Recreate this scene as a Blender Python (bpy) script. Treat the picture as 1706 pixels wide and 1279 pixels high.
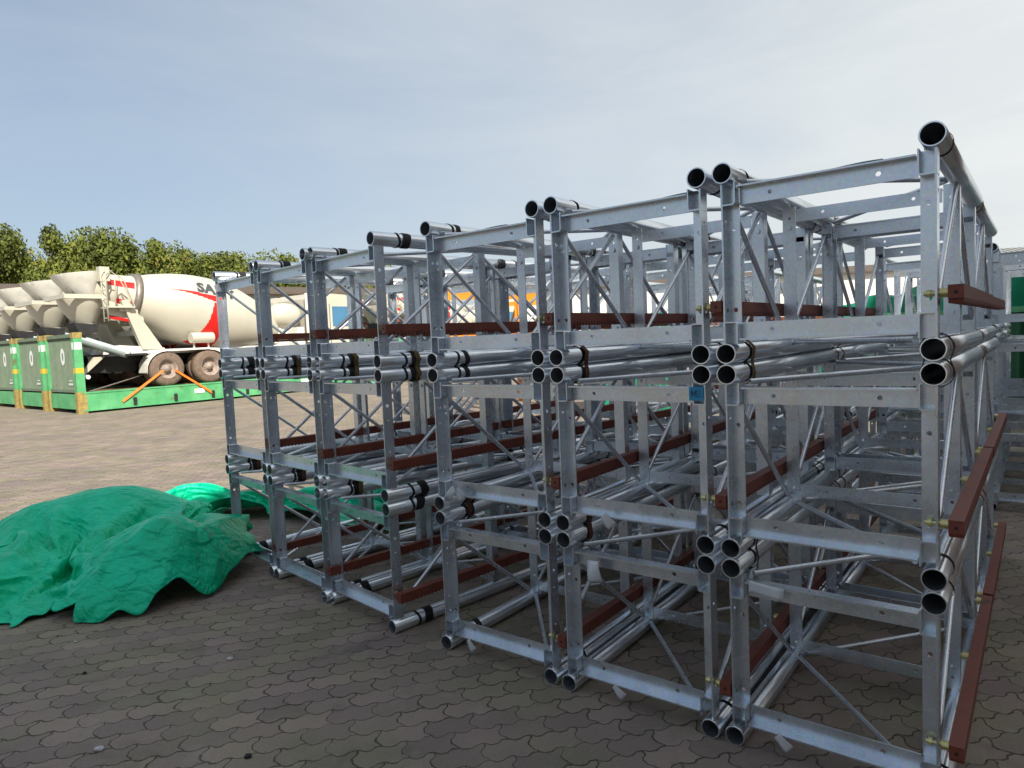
import bpy, bmesh, math, random
from mathutils import Vector, Matrix
random.seed(7)
PI = math.pi
for o in list(bpy.data.objects): bpy.data.objects.remove(o)
SC = bpy.context.scene
COL = SC.collection

# ------------------------------------------------------------------ camera
CAM_F, PITCH, ROLL, CAM_H = 1138.58, 0.06571155, -0.04393257, 1.5792
cam = bpy.data.cameras.new('camera'); camo = bpy.data.objects.new('camera', cam); COL.objects.link(camo)
cam.sensor_fit = 'HORIZONTAL'; cam.sensor_width = 36; cam.lens = CAM_F/1706*36
cam.clip_start = .05; cam.clip_end = 3000
Rv = Vector((1, 0, 0)); Fv = Vector((0, math.cos(PITCH), -math.sin(PITCH))); Uv = Rv.cross(Fv)
c_, s_ = math.cos(ROLL), math.sin(ROLL)
Rr = c_*Rv + s_*Uv; Ur = -s_*Rv + c_*Uv
M = Matrix((Rr, Ur, -Fv)).transposed().to_4x4(); M.translation = (0, 0, CAM_H)
camo.matrix_world = M
SC.camera = camo
SC.render.resolution_x = 1024; SC.render.resolution_y = 768

# ------------------------------------------------------------------ light
SUN_EL = math.radians(40); SUN_AZ = Vector((.42, -.91, 0)).normalized()     # horizontal direction towards the sun
sun = bpy.data.lights.new('sun', 'SUN'); sun.energy = 5.0; sun.angle = math.radians(.55); sun.color = (1, .93, .82)
suno = bpy.data.objects.new('sun', sun); COL.objects.link(suno)
sd = SUN_AZ*math.cos(SUN_EL) + Vector((0, 0, math.sin(SUN_EL)))
suno.rotation_euler = sd.to_track_quat('Z', 'Y').to_euler()
W = bpy.data.worlds.new('World'); SC.world = W; W.use_nodes = True
nt = W.node_tree; nt.nodes.clear()
def NN(nt, t, **k):
    n = nt.nodes.new(t)
    for a, v in k.items():
        if a.startswith('i_'): n.inputs[a[2:].replace('_', ' ')].default_value = v
        else: setattr(n, a, v)
    return n
wo = NN(nt, 'ShaderNodeOutputWorld'); bg = NN(nt, 'ShaderNodeBackground'); bg.inputs[1].default_value = .097
sk = NN(nt, 'ShaderNodeTexSky', sky_type='NISHITA', sun_disc=False, sun_elevation=SUN_EL,
        sun_rotation=math.atan2(SUN_AZ.x, SUN_AZ.y), air_density=1.0, dust_density=2.6, ozone_density=1.6)
tc = NN(nt, 'ShaderNodeTexCoord'); mp = NN(nt, 'ShaderNodeMapping'); mp.inputs['Scale'].default_value = (1, 1.3, 4.5)
mp.inputs['Rotation'].default_value = (.12, .1, .6)
nz = NN(nt, 'ShaderNodeTexNoise', i_Scale=1.9, i_Detail=7, i_Roughness=.62, i_Distortion=.5)
cr = NN(nt, 'ShaderNodeMapRange'); cr.inputs[1].default_value = .36; cr.inputs[2].default_value = .78
cr.inputs[3].default_value = .46; cr.inputs[4].default_value = .72
mx = NN(nt, 'ShaderNodeMix', data_type='RGBA')
# thin high cloud veil: whiter and warmer to the right
sx = NN(nt, 'ShaderNodeSeparateXYZ'); mr = NN(nt, 'ShaderNodeMapRange'); mr.inputs[1].default_value = -.5; mr.inputs[2].default_value = .75
vc = NN(nt, 'ShaderNodeMix', data_type='RGBA'); vc.inputs['A'].default_value = (3.9, 4.55, 5.25, 1); vc.inputs['B'].default_value = (6.4, 6.6, 6.5, 1)
L = nt.links.new
L(tc.outputs['Generated'], mp.inputs[0]); L(mp.outputs[0], nz.inputs[0]); L(nz.outputs[0], cr.inputs[0]); ad = NN(nt, 'ShaderNodeMath', operation='MULTIPLY_ADD', use_clamp=True); ad.inputs[1].default_value = .45; L(cr.outputs[0], ad.inputs[2]); L(ad.outputs[0], mx.inputs['Factor'])
L(tc.outputs['Generated'], sx.inputs[0]); L(sx.outputs[0], mr.inputs[0]); L(mr.outputs[0], vc.inputs['Factor']); L(mr.outputs[0], ad.inputs[0])
L(sk.outputs[0], mx.inputs['A']); L(vc.outputs['Result'], mx.inputs['B']); L(mx.outputs['Result'], bg.inputs[0]); L(bg.outputs[0], wo.inputs[0])
SC.view_settings.view_transform = 'Standard'; SC.view_settings.look = 'None'; SC.view_settings.gamma = 1
SC.view_settings.exposure = .50
SC.render.engine = 'CYCLES'

# ------------------------------------------------------------------ materials
MATS = {}
def mat(name, col, rough=.6, metal=0, var=.15, scale=8, bump=0, bscale=40, spec=.5, detail=5, col2=None, mid=.5, trans=0, aniso=None):
    if name in MATS: return MATS[name]
    m = bpy.data.materials.new(name); m.use_nodes = True; n = m.node_tree; P = n.nodes['Principled BSDF']; l = n.links.new
    P.inputs['Roughness'].default_value = rough; P.inputs['Metallic'].default_value = metal; P.inputs['Specular IOR Level'].default_value = spec
    t = NN(n, 'ShaderNodeTexCoord'); mp = NN(n, 'ShaderNodeMapping')
    if aniso: mp.inputs['Scale'].default_value = aniso
    l(t.outputs['Object'], mp.inputs[0])
    z = NN(n, 'ShaderNodeTexNoise', i_Scale=scale, i_Detail=detail, i_Roughness=.6); l(mp.outputs[0], z.inputs[0])
    r = NN(n, 'ShaderNodeMapRange'); r.inputs[1].default_value = mid-.2; r.inputs[2].default_value = mid+.2; l(z.outputs[0], r.inputs[0])
    x = NN(n, 'ShaderNodeMix', data_type='RGBA'); l(r.outputs[0], x.inputs['Factor'])
    b = col2 or tuple(min(1, c*(1+var)) for c in col); a = col if col2 else tuple(c*(1-var) for c in col)
    x.inputs['A'].default_value = (*a, 1); x.inputs['B'].default_value = (*b, 1)
    l(x.outputs['Result'], P.inputs['Base Color'])
    rr = NN(n, 'ShaderNodeMapRange'); rr.inputs[3].default_value = max(0, rough-.09); rr.inputs[4].default_value = min(1, rough+.12); l(z.outputs[0], rr.inputs[0]); l(rr.outputs[0], P.inputs['Roughness'])
    if bump:
        z2 = NN(n, 'ShaderNodeTexNoise', i_Scale=bscale, i_Detail=4); l(mp.outputs[0], z2.inputs[0])
        bb = NN(n, 'ShaderNodeBump', i_Strength=bump, i_Distance=.01); l(z2.outputs[0], bb.inputs['Height']); l(bb.outputs[0], P.inputs['Normal'])
    if trans: P.inputs['Transmission Weight'].default_value = trans
    MATS[name] = m; return m
def galv(name, base, rough, zinc=1.0, metal=.6, bump=.12, rv=1, cv=.76):
    m = bpy.data.materials.new(name); m.use_nodes = True; n = m.node_tree; P = n.nodes['Principled BSDF']; l = n.links.new
    P.inputs['Metallic'].default_value = metal
    t = NN(n, 'ShaderNodeTexCoord'); oi = NN(n, 'ShaderNodeObjectInfo')
    ad = NN(n, 'ShaderNodeVectorMath', operation='ADD'); l(t.outputs['Object'], ad.inputs[0]); l(oi.outputs['Location'], ad.inputs[1])
    v = NN(n, 'ShaderNodeTexVoronoi', i_Scale=95); l(ad.outputs[0], v.inputs[0])
    z = NN(n, 'ShaderNodeTexNoise', i_Scale=5, i_Detail=6, i_Roughness=.65); l(ad.outputs[0], z.inputs[0])
    z3 = NN(n, 'ShaderNodeTexNoise', i_Scale=60, i_Detail=3); l(ad.outputs[0], z3.inputs[0])
    r = NN(n, 'ShaderNodeMapRange'); r.inputs[1].default_value = .3; r.inputs[2].default_value = .7; l(z.outputs[0], r.inputs[0])
    x = NN(n, 'ShaderNodeMix', data_type='RGBA'); l(r.outputs[0], x.inputs['Factor'])
    x.inputs['A'].default_value = (*[c*cv for c in base], 1); x.inputs['B'].default_value = (*base, 1)
    x2 = NN(n, 'ShaderNodeMix', data_type='RGBA', blend_type='MULTIPLY'); x2.inputs['Factor'].default_value = .14*zinc; l(x.outputs['Result'], x2.inputs['A']); l(v.outputs['Color'], x2.inputs['B'])
    l(x2.outputs['Result'], P.inputs['Base Color'])
    rr = NN(n, 'ShaderNodeMapRange'); rr.inputs[1].default_value = .3; rr.inputs[2].default_value = .7; rr.inputs[3].default_value = rough-.08*rv; rr.inputs[4].default_value = rough+.14*rv; l(z.outputs[0], rr.inputs[0]); l(rr.outputs[0], P.inputs['Roughness'])
    bb = NN(n, 'ShaderNodeBump', i_Strength=bump, i_Distance=.002); l(z3.outputs[0], bb.inputs['Height']); l(bb.outputs[0], P.inputs['Normal'])
    MATS[name] = m; return m
GT = galv('galvanized_tube', (.84, .88, .93), .24, metal=.93, bump=.02, rv=.2, zinc=.3, cv=.9)
GP = galv('galvanized_plate', (.79, .85, .92), .27, metal=.86, bump=.07, rv=.8)
GR = galv('galvanized_rod', (.84, .88, .94), .27, metal=.82, bump=.05, rv=.6)
RED = mat('rack_primer', (.15, .032, .020), .5, var=.3, scale=14, bump=.15, bscale=90, col2=(.22, .055, .030))
RUB = mat('black_tape', (.012, .012, .013), .75, var=.3, bump=.6, bscale=80)
ZN = mat('yellow_zinc', (.62, .55, .25), .35, metal=.8)
WEB = mat('olive_webbing', (.13, .09, .03), .85, var=.3, scale=60, bump=.4, bscale=300)
WEB2 = mat('brown_webbing', (.10, .04, .022), .85, var=.3, scale=60, bump=.4, bscale=300)
PAPER = mat('paper', (.5, .5, .51), .8, var=.08)
PLAS = mat('clear_film', (.55, .57, .6), .25, var=.1, spec=.6)
BLUE = mat('blue_sticker', (.01, .26, .47), .4, var=.1)
INK = mat('ink', (.02, .05, .12), .6)

def patches(m, col, lo=.62, hi=.68, scale=4, amount=.8, rough=None, metal=None):
    """worn patches with a shape of their own (rust, scuffs, white rust) mixed over the base colour"""
    n = m.node_tree; P = n.nodes['Principled BSDF']; l = n.links.new; src = P.inputs['Base Color'].links[0].from_socket
    t = NN(n, 'ShaderNodeTexCoord'); oi = NN(n, 'ShaderNodeObjectInfo'); ad = NN(n, 'ShaderNodeVectorMath', operation='ADD'); l(t.outputs['Object'], ad.inputs[0]); l(oi.outputs['Location'], ad.inputs[1])
    z = NN(n, 'ShaderNodeTexNoise', i_Scale=scale, i_Detail=9, i_Roughness=.72); l(ad.outputs[0], z.inputs[0])
    r = NN(n, 'ShaderNodeMapRange'); r.inputs[1].default_value = lo; r.inputs[2].default_value = hi; r.inputs[4].default_value = amount; l(z.outputs[0], r.inputs[0])
    x = NN(n, 'ShaderNodeMix', data_type='RGBA'); l(r.outputs[0], x.inputs['Factor']); l(src, x.inputs['A']); x.inputs['B'].default_value = (*col, 1); l(x.outputs['Result'], P.inputs['Base Color'])
    if metal is not None:
        y = NN(n, 'ShaderNodeMapRange'); y.inputs[1].default_value = 0; y.inputs[2].default_value = 1; y.inputs[3].default_value = P.inputs['Metallic'].default_value; y.inputs[4].default_value = metal; l(r.outputs[0], y.inputs[0]); l(y.outputs[0], P.inputs['Metallic'])
patches(GP, (.70, .74, .76), .58, .72, 7, .45, metal=.3)
patches(GP, (.26, .25, .24), .70, .76, 16, .5, metal=.3)
patches(GT, (.22, .21, .20), .70, .76, 12, .6, metal=.3)
patches(RED, (.045, .018, .014), .60, .68, 11, .8)
patches(RED, (.33, .17, .12), .68, .72, 25, .8)
# ------------------------------------------------------------------ mesh helpers
def V(*a): return Vector(a)
def box(bm, x0, x1, y0, y1, z0, z1, m=None):
    vs = [bm.verts.new((x, y, z)) for x in (x0, x1) for y in (y0, y1) for z in (z0, z1)]
    fs = []
    for f in ((0, 1, 3, 2), (4, 6, 7, 5), (0, 4, 5, 1), (2, 3, 7, 6), (0, 2, 6, 4), (1, 5, 7, 3)):
        fs.append(bm.faces.new([vs[i] for i in f]))
    if m is not None:
        for v in vs: v.co = m @ v.co
    return vs, fs
def obox(bm, c, u, v, w, hu, hv, hw):
    m = Matrix((u.normalized(), v.normalized(), w.normalized())).transposed().to_4x4(); m.translation = c
    return box(bm, -hu, hu, -hv, hv, -hw, hw, m)
def bar(bm, a, b, w, t, up=V(0, 0, 1)):
    a = Vector(a); b = Vector(b); d = (b-a).normalized(); s = d.cross(up)
    if s.length < 1e-4: s = d.cross(V(1, 0, 0))
    s.normalize(); n = s.cross(d)
    return obox(bm, (a+b)/2, d, s, n, (b-a).length/2, w/2, t/2)
def ring(a, d, r, n, ph=0):
    d = d.normalized(); s = d.orthogonal().normalized() if abs(d.z) > .9 else d.cross(V(0, 0, 1)).normalized(); t = s.cross(d)
    return [a + r*(math.cos(ph+2*PI*i/n)*s + math.sin(ph+2*PI*i/n)*t) for i in range(n)]
def skin(bm, A, B, smooth=True, flip=False):
    n = len(A)
    for i in range(n):
        q = [A[i], A[(i+1) % n], B[(i+1) % n], B[i]]
        if flip: q.reverse()
        f = bm.faces.new(q); f.smooth = smooth
def nv(bm, P): return [bm.verts.new(p) for p in P]
def rod(bm, a, b, r, n=10, r2=None, cap=True):
    a = Vector(a); b = Vector(b); d = b-a; r2 = r if r2 is None else r2
    skin(bm, nv(bm, ring(a, d, r, n)), nv(bm, ring(b, d, r2, n)))
    if cap:
        bm.faces.new(nv(bm, ring(a, d, r, n))); bm.faces.new(list(reversed(nv(bm, ring(b, d, r2, n)))))
def pipe(bm, a, b, r, w, n=28):
    a = Vector(a); b = Vector(b); d = b-a; e = d.normalized()*.0015
    for p, q in ((a, b), (b, a)):
        pass
    o = [ring(a, d, r-.0015, n), ring(a+e, d, r, n), ring(b-e, d, r, n), ring(b, d, r-.0015, n)]
    v = [nv(bm, k) for k in o]
    for i in range(3): skin(bm, v[i], v[i+1])
    ia, ib = ring(a, d, r-w, n), ring(b, d, r-w, n)
    skin(bm, nv(bm, ib), nv(bm, ia))
    skin(bm, nv(bm, ring(a, d, r-w, n)), nv(bm, o[0]), False); skin(bm, nv(bm, o[3]), nv(bm, ib), False)
def tube_path(bm, pts, r, n=8, cap=True):
    pts = [Vector(p) for p in pts]; prev = None; N = len(pts); fr = None
    for i, p in enumerate(pts):
        d = (pts[min(i+1, N-1)]-pts[max(i-1, 0)]).normalized()
        s = d.cross(V(0, 0, 1)) if fr is None else fr - d*fr.dot(d)
        if s.length < 1e-3: s = d.orthogonal()
        s.normalize(); fr = s; t = s.cross(d); rr = r[i] if isinstance(r, (list, tuple)) else r
        cur = nv(bm, [p + rr*(math.cos(2*PI*k/n)*s+math.sin(2*PI*k/n)*t) for k in range(n)])
        if prev: skin(bm, prev, cur)
        elif cap: bm.faces.new(cur)
        prev = cur
    if cap: bm.faces.new(list(reversed(prev)))
def plate(bm, o, u, v, Lu, Lv, t, holes=()):
    """flat bar from corner o, long side u, width v, thickness t along u x v, with real round holes (a, b, r)"""
    o = Vector(o); u = Vector(u); v = Vector(v); n = u.cross(v)
    def face(off, rev):
        cuts = 0.
        def quad(a, b):
            p = nv(bm, [o+u*a+off, o+u*b+off, o+u*b+v*Lv+off, o+u*a+v*Lv+off])
            bm.faces.new(p[::-1] if rev else p)
        for a, b, r in sorted(holes):
            quad(cuts, a-r*1.5); cuts = a+r*1.5; K = 16
            inn = []; out = []
            for i in range(K):
                th = 2*PI*i/K+PI/4; cx, sy = math.cos(th), math.sin(th)
                inn.append(o+u*(a+r*cx)+v*(b+r*sy)+off)
                s = 1/max(abs(cx), abs(sy)); X, Y = cx*s, sy*s
                out.append(o+u*(a+r*1.5*X)+v*(b+(Y*(Lv-b) if Y > 0 else Y*b))+off)
            I = nv(bm, inn); O = nv(bm, out)
            skin(bm, O, I, False, rev)
        quad(cuts, Lu)
    face(n*t, False); face(n*0, True)
    for a, b, c, d in (((0, 0), (Lu, 0), 0, 0), ((Lu, 0), (Lu, Lv), 0, 0), ((Lu, Lv), (0, Lv), 0, 0), ((0, Lv), (0, 0), 0, 0)):
        P = o+u*a[0]+v*a[1]; Q = o+u*b[0]+v*b[1]; bm.faces.new(nv(bm, [P, Q, Q+n*t, P+n*t]))
    for a, b, r in holes:
        A = [o+u*(a+r*math.cos(2*PI*i/16+PI/4))+v*(b+r*math.sin(2*PI*i/16+PI/4)) for i in range(16)]
        skin(bm, nv(bm, A), nv(bm, [p+n*t for p in A]), True, True)
def prism(bm, P, off):
    off = Vector(off); A = [Vector(p) for p in P]
    bm.faces.new(nv(bm, A)[::-1]); bm.faces.new(nv(bm, [p+off for p in A]))
    n = len(A)
    for i in range(n): bm.faces.new(nv(bm, [A[i], A[(i+1) % n], A[(i+1) % n]+off, A[i]+off]))
def mesh(name, bm, *mats, recalc=True):
    if recalc: bmesh.ops.recalc_face_normals(bm, faces=bm.faces)
    me = bpy.data.meshes.new(name); bm.to_mesh(me); bm.free()
    for m in mats: me.materials.append(m)
    return me
def link(name, data, parent=None, loc=None):
    o = bpy.data.objects.new(name, data); COL.objects.link(o)
    if parent: o.parent = parent
    if loc: o.location = loc
    return o
def obj(name, bm, m, parent=None, loc=None, recalc=True):
    return link(name, mesh(name, bm, *(m if isinstance(m, (list, tuple)) else [m]), recalc=recalc), parent, loc)
def tag(o, label=None, cat=None, group=None, kind=None):
    if label: o['label'] = label
    if cat: o['category'] = cat
    if group: o['group'] = group
    if kind: o['kind'] = kind
    return o
def empty(name, loc=(0, 0, 0), rz=0):
    o = bpy.data.objects.new(name, None); COL.objects.link(o); o.location = loc; o.rotation_euler = (0, 0, rz); o.empty_display_size = .1
    return o
def copy_tree(o, parent=None, skip=()):
    c = o.copy(); COL.objects.link(c); c.parent = parent
    for ch in list(o.children):
        if ch.name.split('.')[0] in skip: continue
        copy_tree(ch, c)
    return c
def pix(x, y, Y=None, z=None):
    """ray through photograph pixel x, y (1706 wide); point at forward depth Y or height z"""
    u = (x-853)/CAM_F; v = (y-639.5)/CAM_F
    a = u*math.cos(ROLL)+v*math.sin(ROLL); b = -u*math.sin(ROLL)+v*math.cos(ROLL)
    d = Rv*a - Uv*b + Fv
    k = Y/d.y if Y else (z-CAM_H)/d.z
    return Vector((0, 0, CAM_H)) + d*k
def smooth(me):
    for p in me.polygons: p.use_smooth = True

# ================================================================== GROUND
def ground_mat():
    m = bpy.data.materials.new('interlocking_pavers'); m.use_nodes = True; n = m.node_tree; P = n.nodes['Principled BSDF']; l = n.links.new
    def ma(op, a, b=None, c=None):
        q = NN(n, 'ShaderNodeMath', operation=op)
        for i, v in enumerate((a, b, c)):
            if v is None: continue
            if isinstance(v, (int, float)): q.inputs[i].default_value = v
            else: l(v, q.inputs[i])
        return q.outputs[0]
    t = NN(n, 'ShaderNodeTexCoord'); mp = NN(n, 'ShaderNodeMapping'); mp.inputs['Rotation'].default_value = (0, 0, math.radians(-14)); l(t.outputs['Object'], mp.inputs[0])
    wn = NN(n, 'ShaderNodeTexNoise', i_Scale=1.3, i_Detail=3); l(mp.outputs[0], wn.inputs[0])
    ws = NN(n, 'ShaderNodeVectorMath', operation='SCALE'); ws.inputs['Scale'].default_value = .05; l(wn.outputs['Color'], ws.inputs[0])
    wa = NN(n, 'ShaderNodeVectorMath', operation='ADD'); l(mp.outputs[0], wa.inputs[0]); l(ws.outputs[0], wa.inputs[1])
    wn2 = NN(n, 'ShaderNodeTexNoise', i_Scale=26, i_Detail=2); l(mp.outputs[0], wn2.inputs[0])
    ws2 = NN(n, 'ShaderNodeVectorMath', operation='SCALE'); ws2.inputs['Scale'].default_value = .02; l(wn2.outputs['Color'], ws2.inputs[0])
    wb = NN(n, 'ShaderNodeVectorMath', operation='ADD'); l(wa.outputs[0], wb.inputs[0]); l(ws2.outputs[0], wb.inputs[1])
    s = NN(n, 'ShaderNodeSeparateXYZ'); l(wb.outputs[0], s.inputs[0]); X, Y = s.outputs[0], s.outputs[1]
    bw, rh = .192, .112
    tx = ma('PINGPONG', ma('ADD', Y, 50*rh), rh/2)      # triangle waves
    ty = ma('MULTIPLY', ma('PINGPONG', ma('ADD', X, 50*bw), bw/4), rh*2/bw)
    # soft clipped zig-zag
    X2 = ma('ADD', X, ma('MULTIPLY', ma('SUBTRACT', ma('SMOOTH_MIN', ma('MAXIMUM', tx, rh*.13), rh*.37, .006), rh*.25), .85))
    Y2 = ma('ADD', Y, ma('MULTIPLY', ma('SUBTRACT', ma('SMOOTH_MIN', ma('MAXIMUM', ty, rh*.13), rh*.37, .006), rh*.25), .62))
    cb = NN(n, 'ShaderNodeCombineXYZ'); l(X2, cb.inputs[0]); l(Y2, cb.inputs[1])
    br = NN(n, 'ShaderNodeTexBrick', i_Scale=1, i_Bias=0); br.inputs['Brick Width'].default_value = bw; br.inputs['Row Height'].default_value = rh
    mn_ = NN(n, 'ShaderNodeTexNoise', i_Scale=4, i_Detail=4); l(mp.outputs[0], mn_.inputs[0]); mm_ = NN(n, 'ShaderNodeMapRange'); mm_.inputs[1].default_value = .35; mm_.inputs[2].default_value = .7; mm_.inputs[3].default_value = .0012; mm_.inputs[4].default_value = .0062; l(mn_.outputs[0], mm_.inputs[0]); l(mm_.outputs[0], br.inputs['Mortar Size']); br.inputs['Mortar Smooth'].default_value = .5
    br.inputs['Color1'].default_value = (.232, .203, .172, 1); br.inputs['Color2'].default_value = (.325, .277, .225, 1); br.inputs['Mortar'].default_value = (.10, .09, .062, 1)
    l(cb.outputs[0], br.inputs[0])
    st = NN(n, 'ShaderNodeTexNoise', i_Scale=.9, i_Detail=8, i_Roughness=.65); l(t.outputs['Object'], st.inputs[0])
    sr = NN(n, 'ShaderNodeValToRGB'); sr.color_ramp.elements[0].position = .3; sr.color_ramp.elements[0].color = (.72, .72, .74, 1); sr.color_ramp.elements[1].position = .68; sr.color_ramp.elements[1].color = (1.08, 1.03, 1, 1)
    l(st.outputs[0], sr.inputs[0])
    m1 = NN(n, 'ShaderNodeMix', data_type='RGBA', blend_type='MULTIPLY'); m1.inputs['Factor'].default_value = 1; l(br.outputs['Color'], m1.inputs['A']); l(sr.outputs[0], m1.inputs['B'])
    fn = NN(n, 'ShaderNodeTexNoise', i_Scale=120, i_Detail=4, i_Roughness=.7); l(t.outputs['Object'], fn.inputs[0])
    fr = NN(n, 'ShaderNodeMapRange'); fr.inputs[3].default_value = .62; fr.inputs[4].default_value = 1.38; l(fn.outputs[0], fr.inputs[0])
    m2 = NN(n, 'ShaderNodeVectorMath', operation='SCALE'); l(m1.outputs['Result'], m2.inputs[0]); l(fr.outputs[0], m2.inputs['Scale'])
    # pale scuffs
    sc = NN(n, 'ShaderNodeTexNoise', i_Scale=3.3, i_Detail=9, i_Roughness=.72); l(t.outputs['Object'], sc.inputs[0])
    s2 = NN(n, 'ShaderNodeMapRange'); s2.inputs[1].default_value = .56; s2.inputs[2].default_value = .78; s2.inputs[4].default_value = .55; l(sc.outputs[0], s2.inputs[0])
    m3 = NN(n, 'ShaderNodeMix', data_type='RGBA'); l(s2.outputs[0], m3.inputs['Factor']); l(m2.outputs[0], m3.inputs['A']); m3.inputs['B'].default_value = (.36, .34, .31, 1)
    # greenish moss film and purplish blocks in broad drifts, dark oily stains
    hn = NN(n, 'ShaderNodeTexNoise', i_Scale=2.1, i_Detail=3); l(wa.outputs[0], hn.inputs[0])
    hr = NN(n, 'ShaderNodeValToRGB'); e = hr.color_ramp.elements; e[0].position = .38; e[0].color = (.93, .98, .86, 1); e[1].position = .62; e[1].color = (1.03, .97, 1.04, 1); l(hn.outputs[0], hr.inputs[0])
    m4 = NN(n, 'ShaderNodeMix', data_type='RGBA', blend_type='MULTIPLY'); m4.inputs['Factor'].default_value = 1; l(m3.outputs['Result'], m4.inputs['A']); l(hr.outputs[0], m4.inputs['B'])
    on = NN(n, 'ShaderNodeTexNoise', i_Scale=1.7, i_Detail=8, i_Roughness=.68, i_Distortion=.6); on.noise_dimensions = '3D'
    of = NN(n, 'ShaderNodeVectorMath', operation='ADD'); of.inputs[1].default_value = (13, 7, 2); l(t.outputs['Object'], of.inputs[0]); l(of.outputs[0], on.inputs[0])
    orr = NN(n, 'ShaderNodeMapRange'); orr.inputs[1].default_value = .55; orr.inputs[2].default_value = .72; orr.inputs[3].default_value = 1; orr.inputs[4].default_value = .66; l(on.outputs[0], orr.inputs[0])
    m5 = NN(n, 'ShaderNodeVectorMath', operation='SCALE'); l(m4.outputs['Result'], m5.inputs[0]); l(orr.outputs[0], m5.inputs['Scale'])
    l(m5.outputs[0], P.inputs['Base Color'])
    P.inputs['Roughness'].default_value = .82; P.inputs['Specular IOR Level'].default_value = .3
    h = ma('ADD', ma('MULTIPLY', ma('SUBTRACT', 1, br.outputs['Fac']), 1), ma('MULTIPLY', fn.outputs[0], .28))
    h2 = ma('ADD', h, ma('MULTIPLY', sc.outputs[0], .9))
    b = NN(n, 'ShaderNodeBump', i_Strength=.9, i_Distance=.009); l(h2, b.inputs['Height']); l(b.outputs[0], P.inputs['Normal'])
    return m
bm = bmesh.new(); bm.faces.new(nv(bm, [V(-900, -300, 0), V(900, -300, 0), V(900, 1500, 0), V(-900, 1500, 0)]))
tag(obj('paved_yard_ground', bm, ground_mat()), kind='structure')

# ================================================================== MAST SECTION
TW = .65; R0 = .038; PITCHZ = .6497+.0767; LEN = 1.508; HX = TW/2; ZB = .038; ZT = .038+.65
def post_end(side, back):
    """corner post of an end frame: L profile, side flange reaching forward, with U-shaped stubs on both tubes"""
    bm = bmesh.new(); sx = side; xo = sx*(HX+.010); z0 = ZB+.034; z1 = ZT-.034; H = z1-z0
    yf, yb = .012, .074
    # side flange (in the side plane)
    hol = [(.125, .03, .009), (.20, .03, .004), (H-.21, .03, .004), (H-.13, .03, .0095)]
    if sx > 0: plate(bm, (xo-.006, yf, z0), (0, 0, 1), (0, 1, 0), H, yb-yf, -.006, hol)
    else: plate(bm, (xo+.006, yf, z0), (0, 0, 1), (0, 1, 0), H, yb-yf, .006, hol)
    # flange facing the front, at the back of the profile
    x_in = xo-sx*.050; a = min(xo-sx*.006, x_in); 
    plate(bm, (a, yb-.006, z0+.05), (0, 0, 1), (1, 0, 0), H-.10, .044, -.006, [(.075, .022, .009), (H-.21, .022, .008)])
    # stubs: channel bent round, open to the front
    for zt, dz in ((z0, 1), (z1, -1)):
        w = .053; hh = .082; pr = []; r = .012
        for k in range(6):
            th = PI/2*k/5; pr.append((w-r+r*math.sin(th), hh-r+r*math.cos(th)))
        out = [(0, 0), (0, hh)] + pr + [(w, 0)]
        inn = [(w-.005, 0)] + [(w-r+(r-.005)*math.sin(PI/2*k/5), hh-r+(r-.005)*math.cos(PI/2*k/5)) for k in range(5, -1, -1)] + [(.005, hh-.005), (.005, 0)]
        P = out+inn; n = len(P)
        pts = [V(xo+sx*.001-sx*p[0], yf-.001, zt+dz*p[1]) for p in P]; off = V(0, yb-yf-.002, 0)
        for i in range(n):
            j = (i+1) % n; bm.faces.new(nv(bm, [pts[i], pts[j], pts[j]+off, pts[i]+off]))
        K = len(out)
        for o2 in (V(0, 0, 0), off):
            for i in range(K-1):
                j = n-1-i
                ii = [pts[i], pts[i+1], pts[max(K, j-1)], pts[j if j >= K else K]]
                if (ii[2]-ii[3]).length < 1e-6: ii = ii[:3]
                bm.faces.new(nv(bm, [p+o2 for p in ii]))
        box(bm, min(xo-sx*.004, xo-sx*.050), max(xo-sx*.004, xo-sx*.050), yb-.011, yb-.006, min(zt, zt+dz*.075), max(zt, zt+dz*.075))   # web at the back of the stub
    if back:
        for v in bm.verts: v.co.y = LEN-v.co.y
    return bm
def beam_end(top, back):
    bm = bmesh.new(); x0, x1 = -HX+.044, HX-.044; L_ = x1-x0
    hol = [(L_*.19, .03, .0075), (L_*.80, .03, .0085)]
    if top:
        plate(bm, (x0, .060, ZT-.112), (1, 0, 0), (0, 0, 1), L_, .058, .006, hol)
        box(bm, x0+.002, x1-.002, .014, .066, ZT-.054, ZT-.048)
    else:
        plate(bm, (x0, .060, ZB+.054), (1, 0, 0), (0, 0, 1), L_, .058, .006, hol)
        box(bm, x0+.002, x1-.002, .010, .066, ZB+.048, ZB+.054)
    if back:
        for v in bm.verts: v.co.y = LEN-v.co.y
    return bm
YM = LEN/2
def post_mid(side):
    bm = bmesh.new(); sx = side; xo = sx*(HX+.008); a = min(xo, xo-sx*.055); z0 = ZB+.032; H = ZT-ZB-.064
    plate(bm, (a, YM+.003, z0), (0, 0, 1), (1, 0, 0), H, .055, -.006, [(.05, .028, .007), (H-.05, .028, .007)])
    x1 = xo-sx*.006
    box(bm, min(xo, x1), max(xo, x1), YM+.003, YM+.048, z0+.001, z0+H-.001)
    for z in (z0+.09, z0+H-.09): rod(bm, (a+.028, YM-.012, z), (a+.028, YM+.002, z), .011, 6)
    return bm
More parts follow.
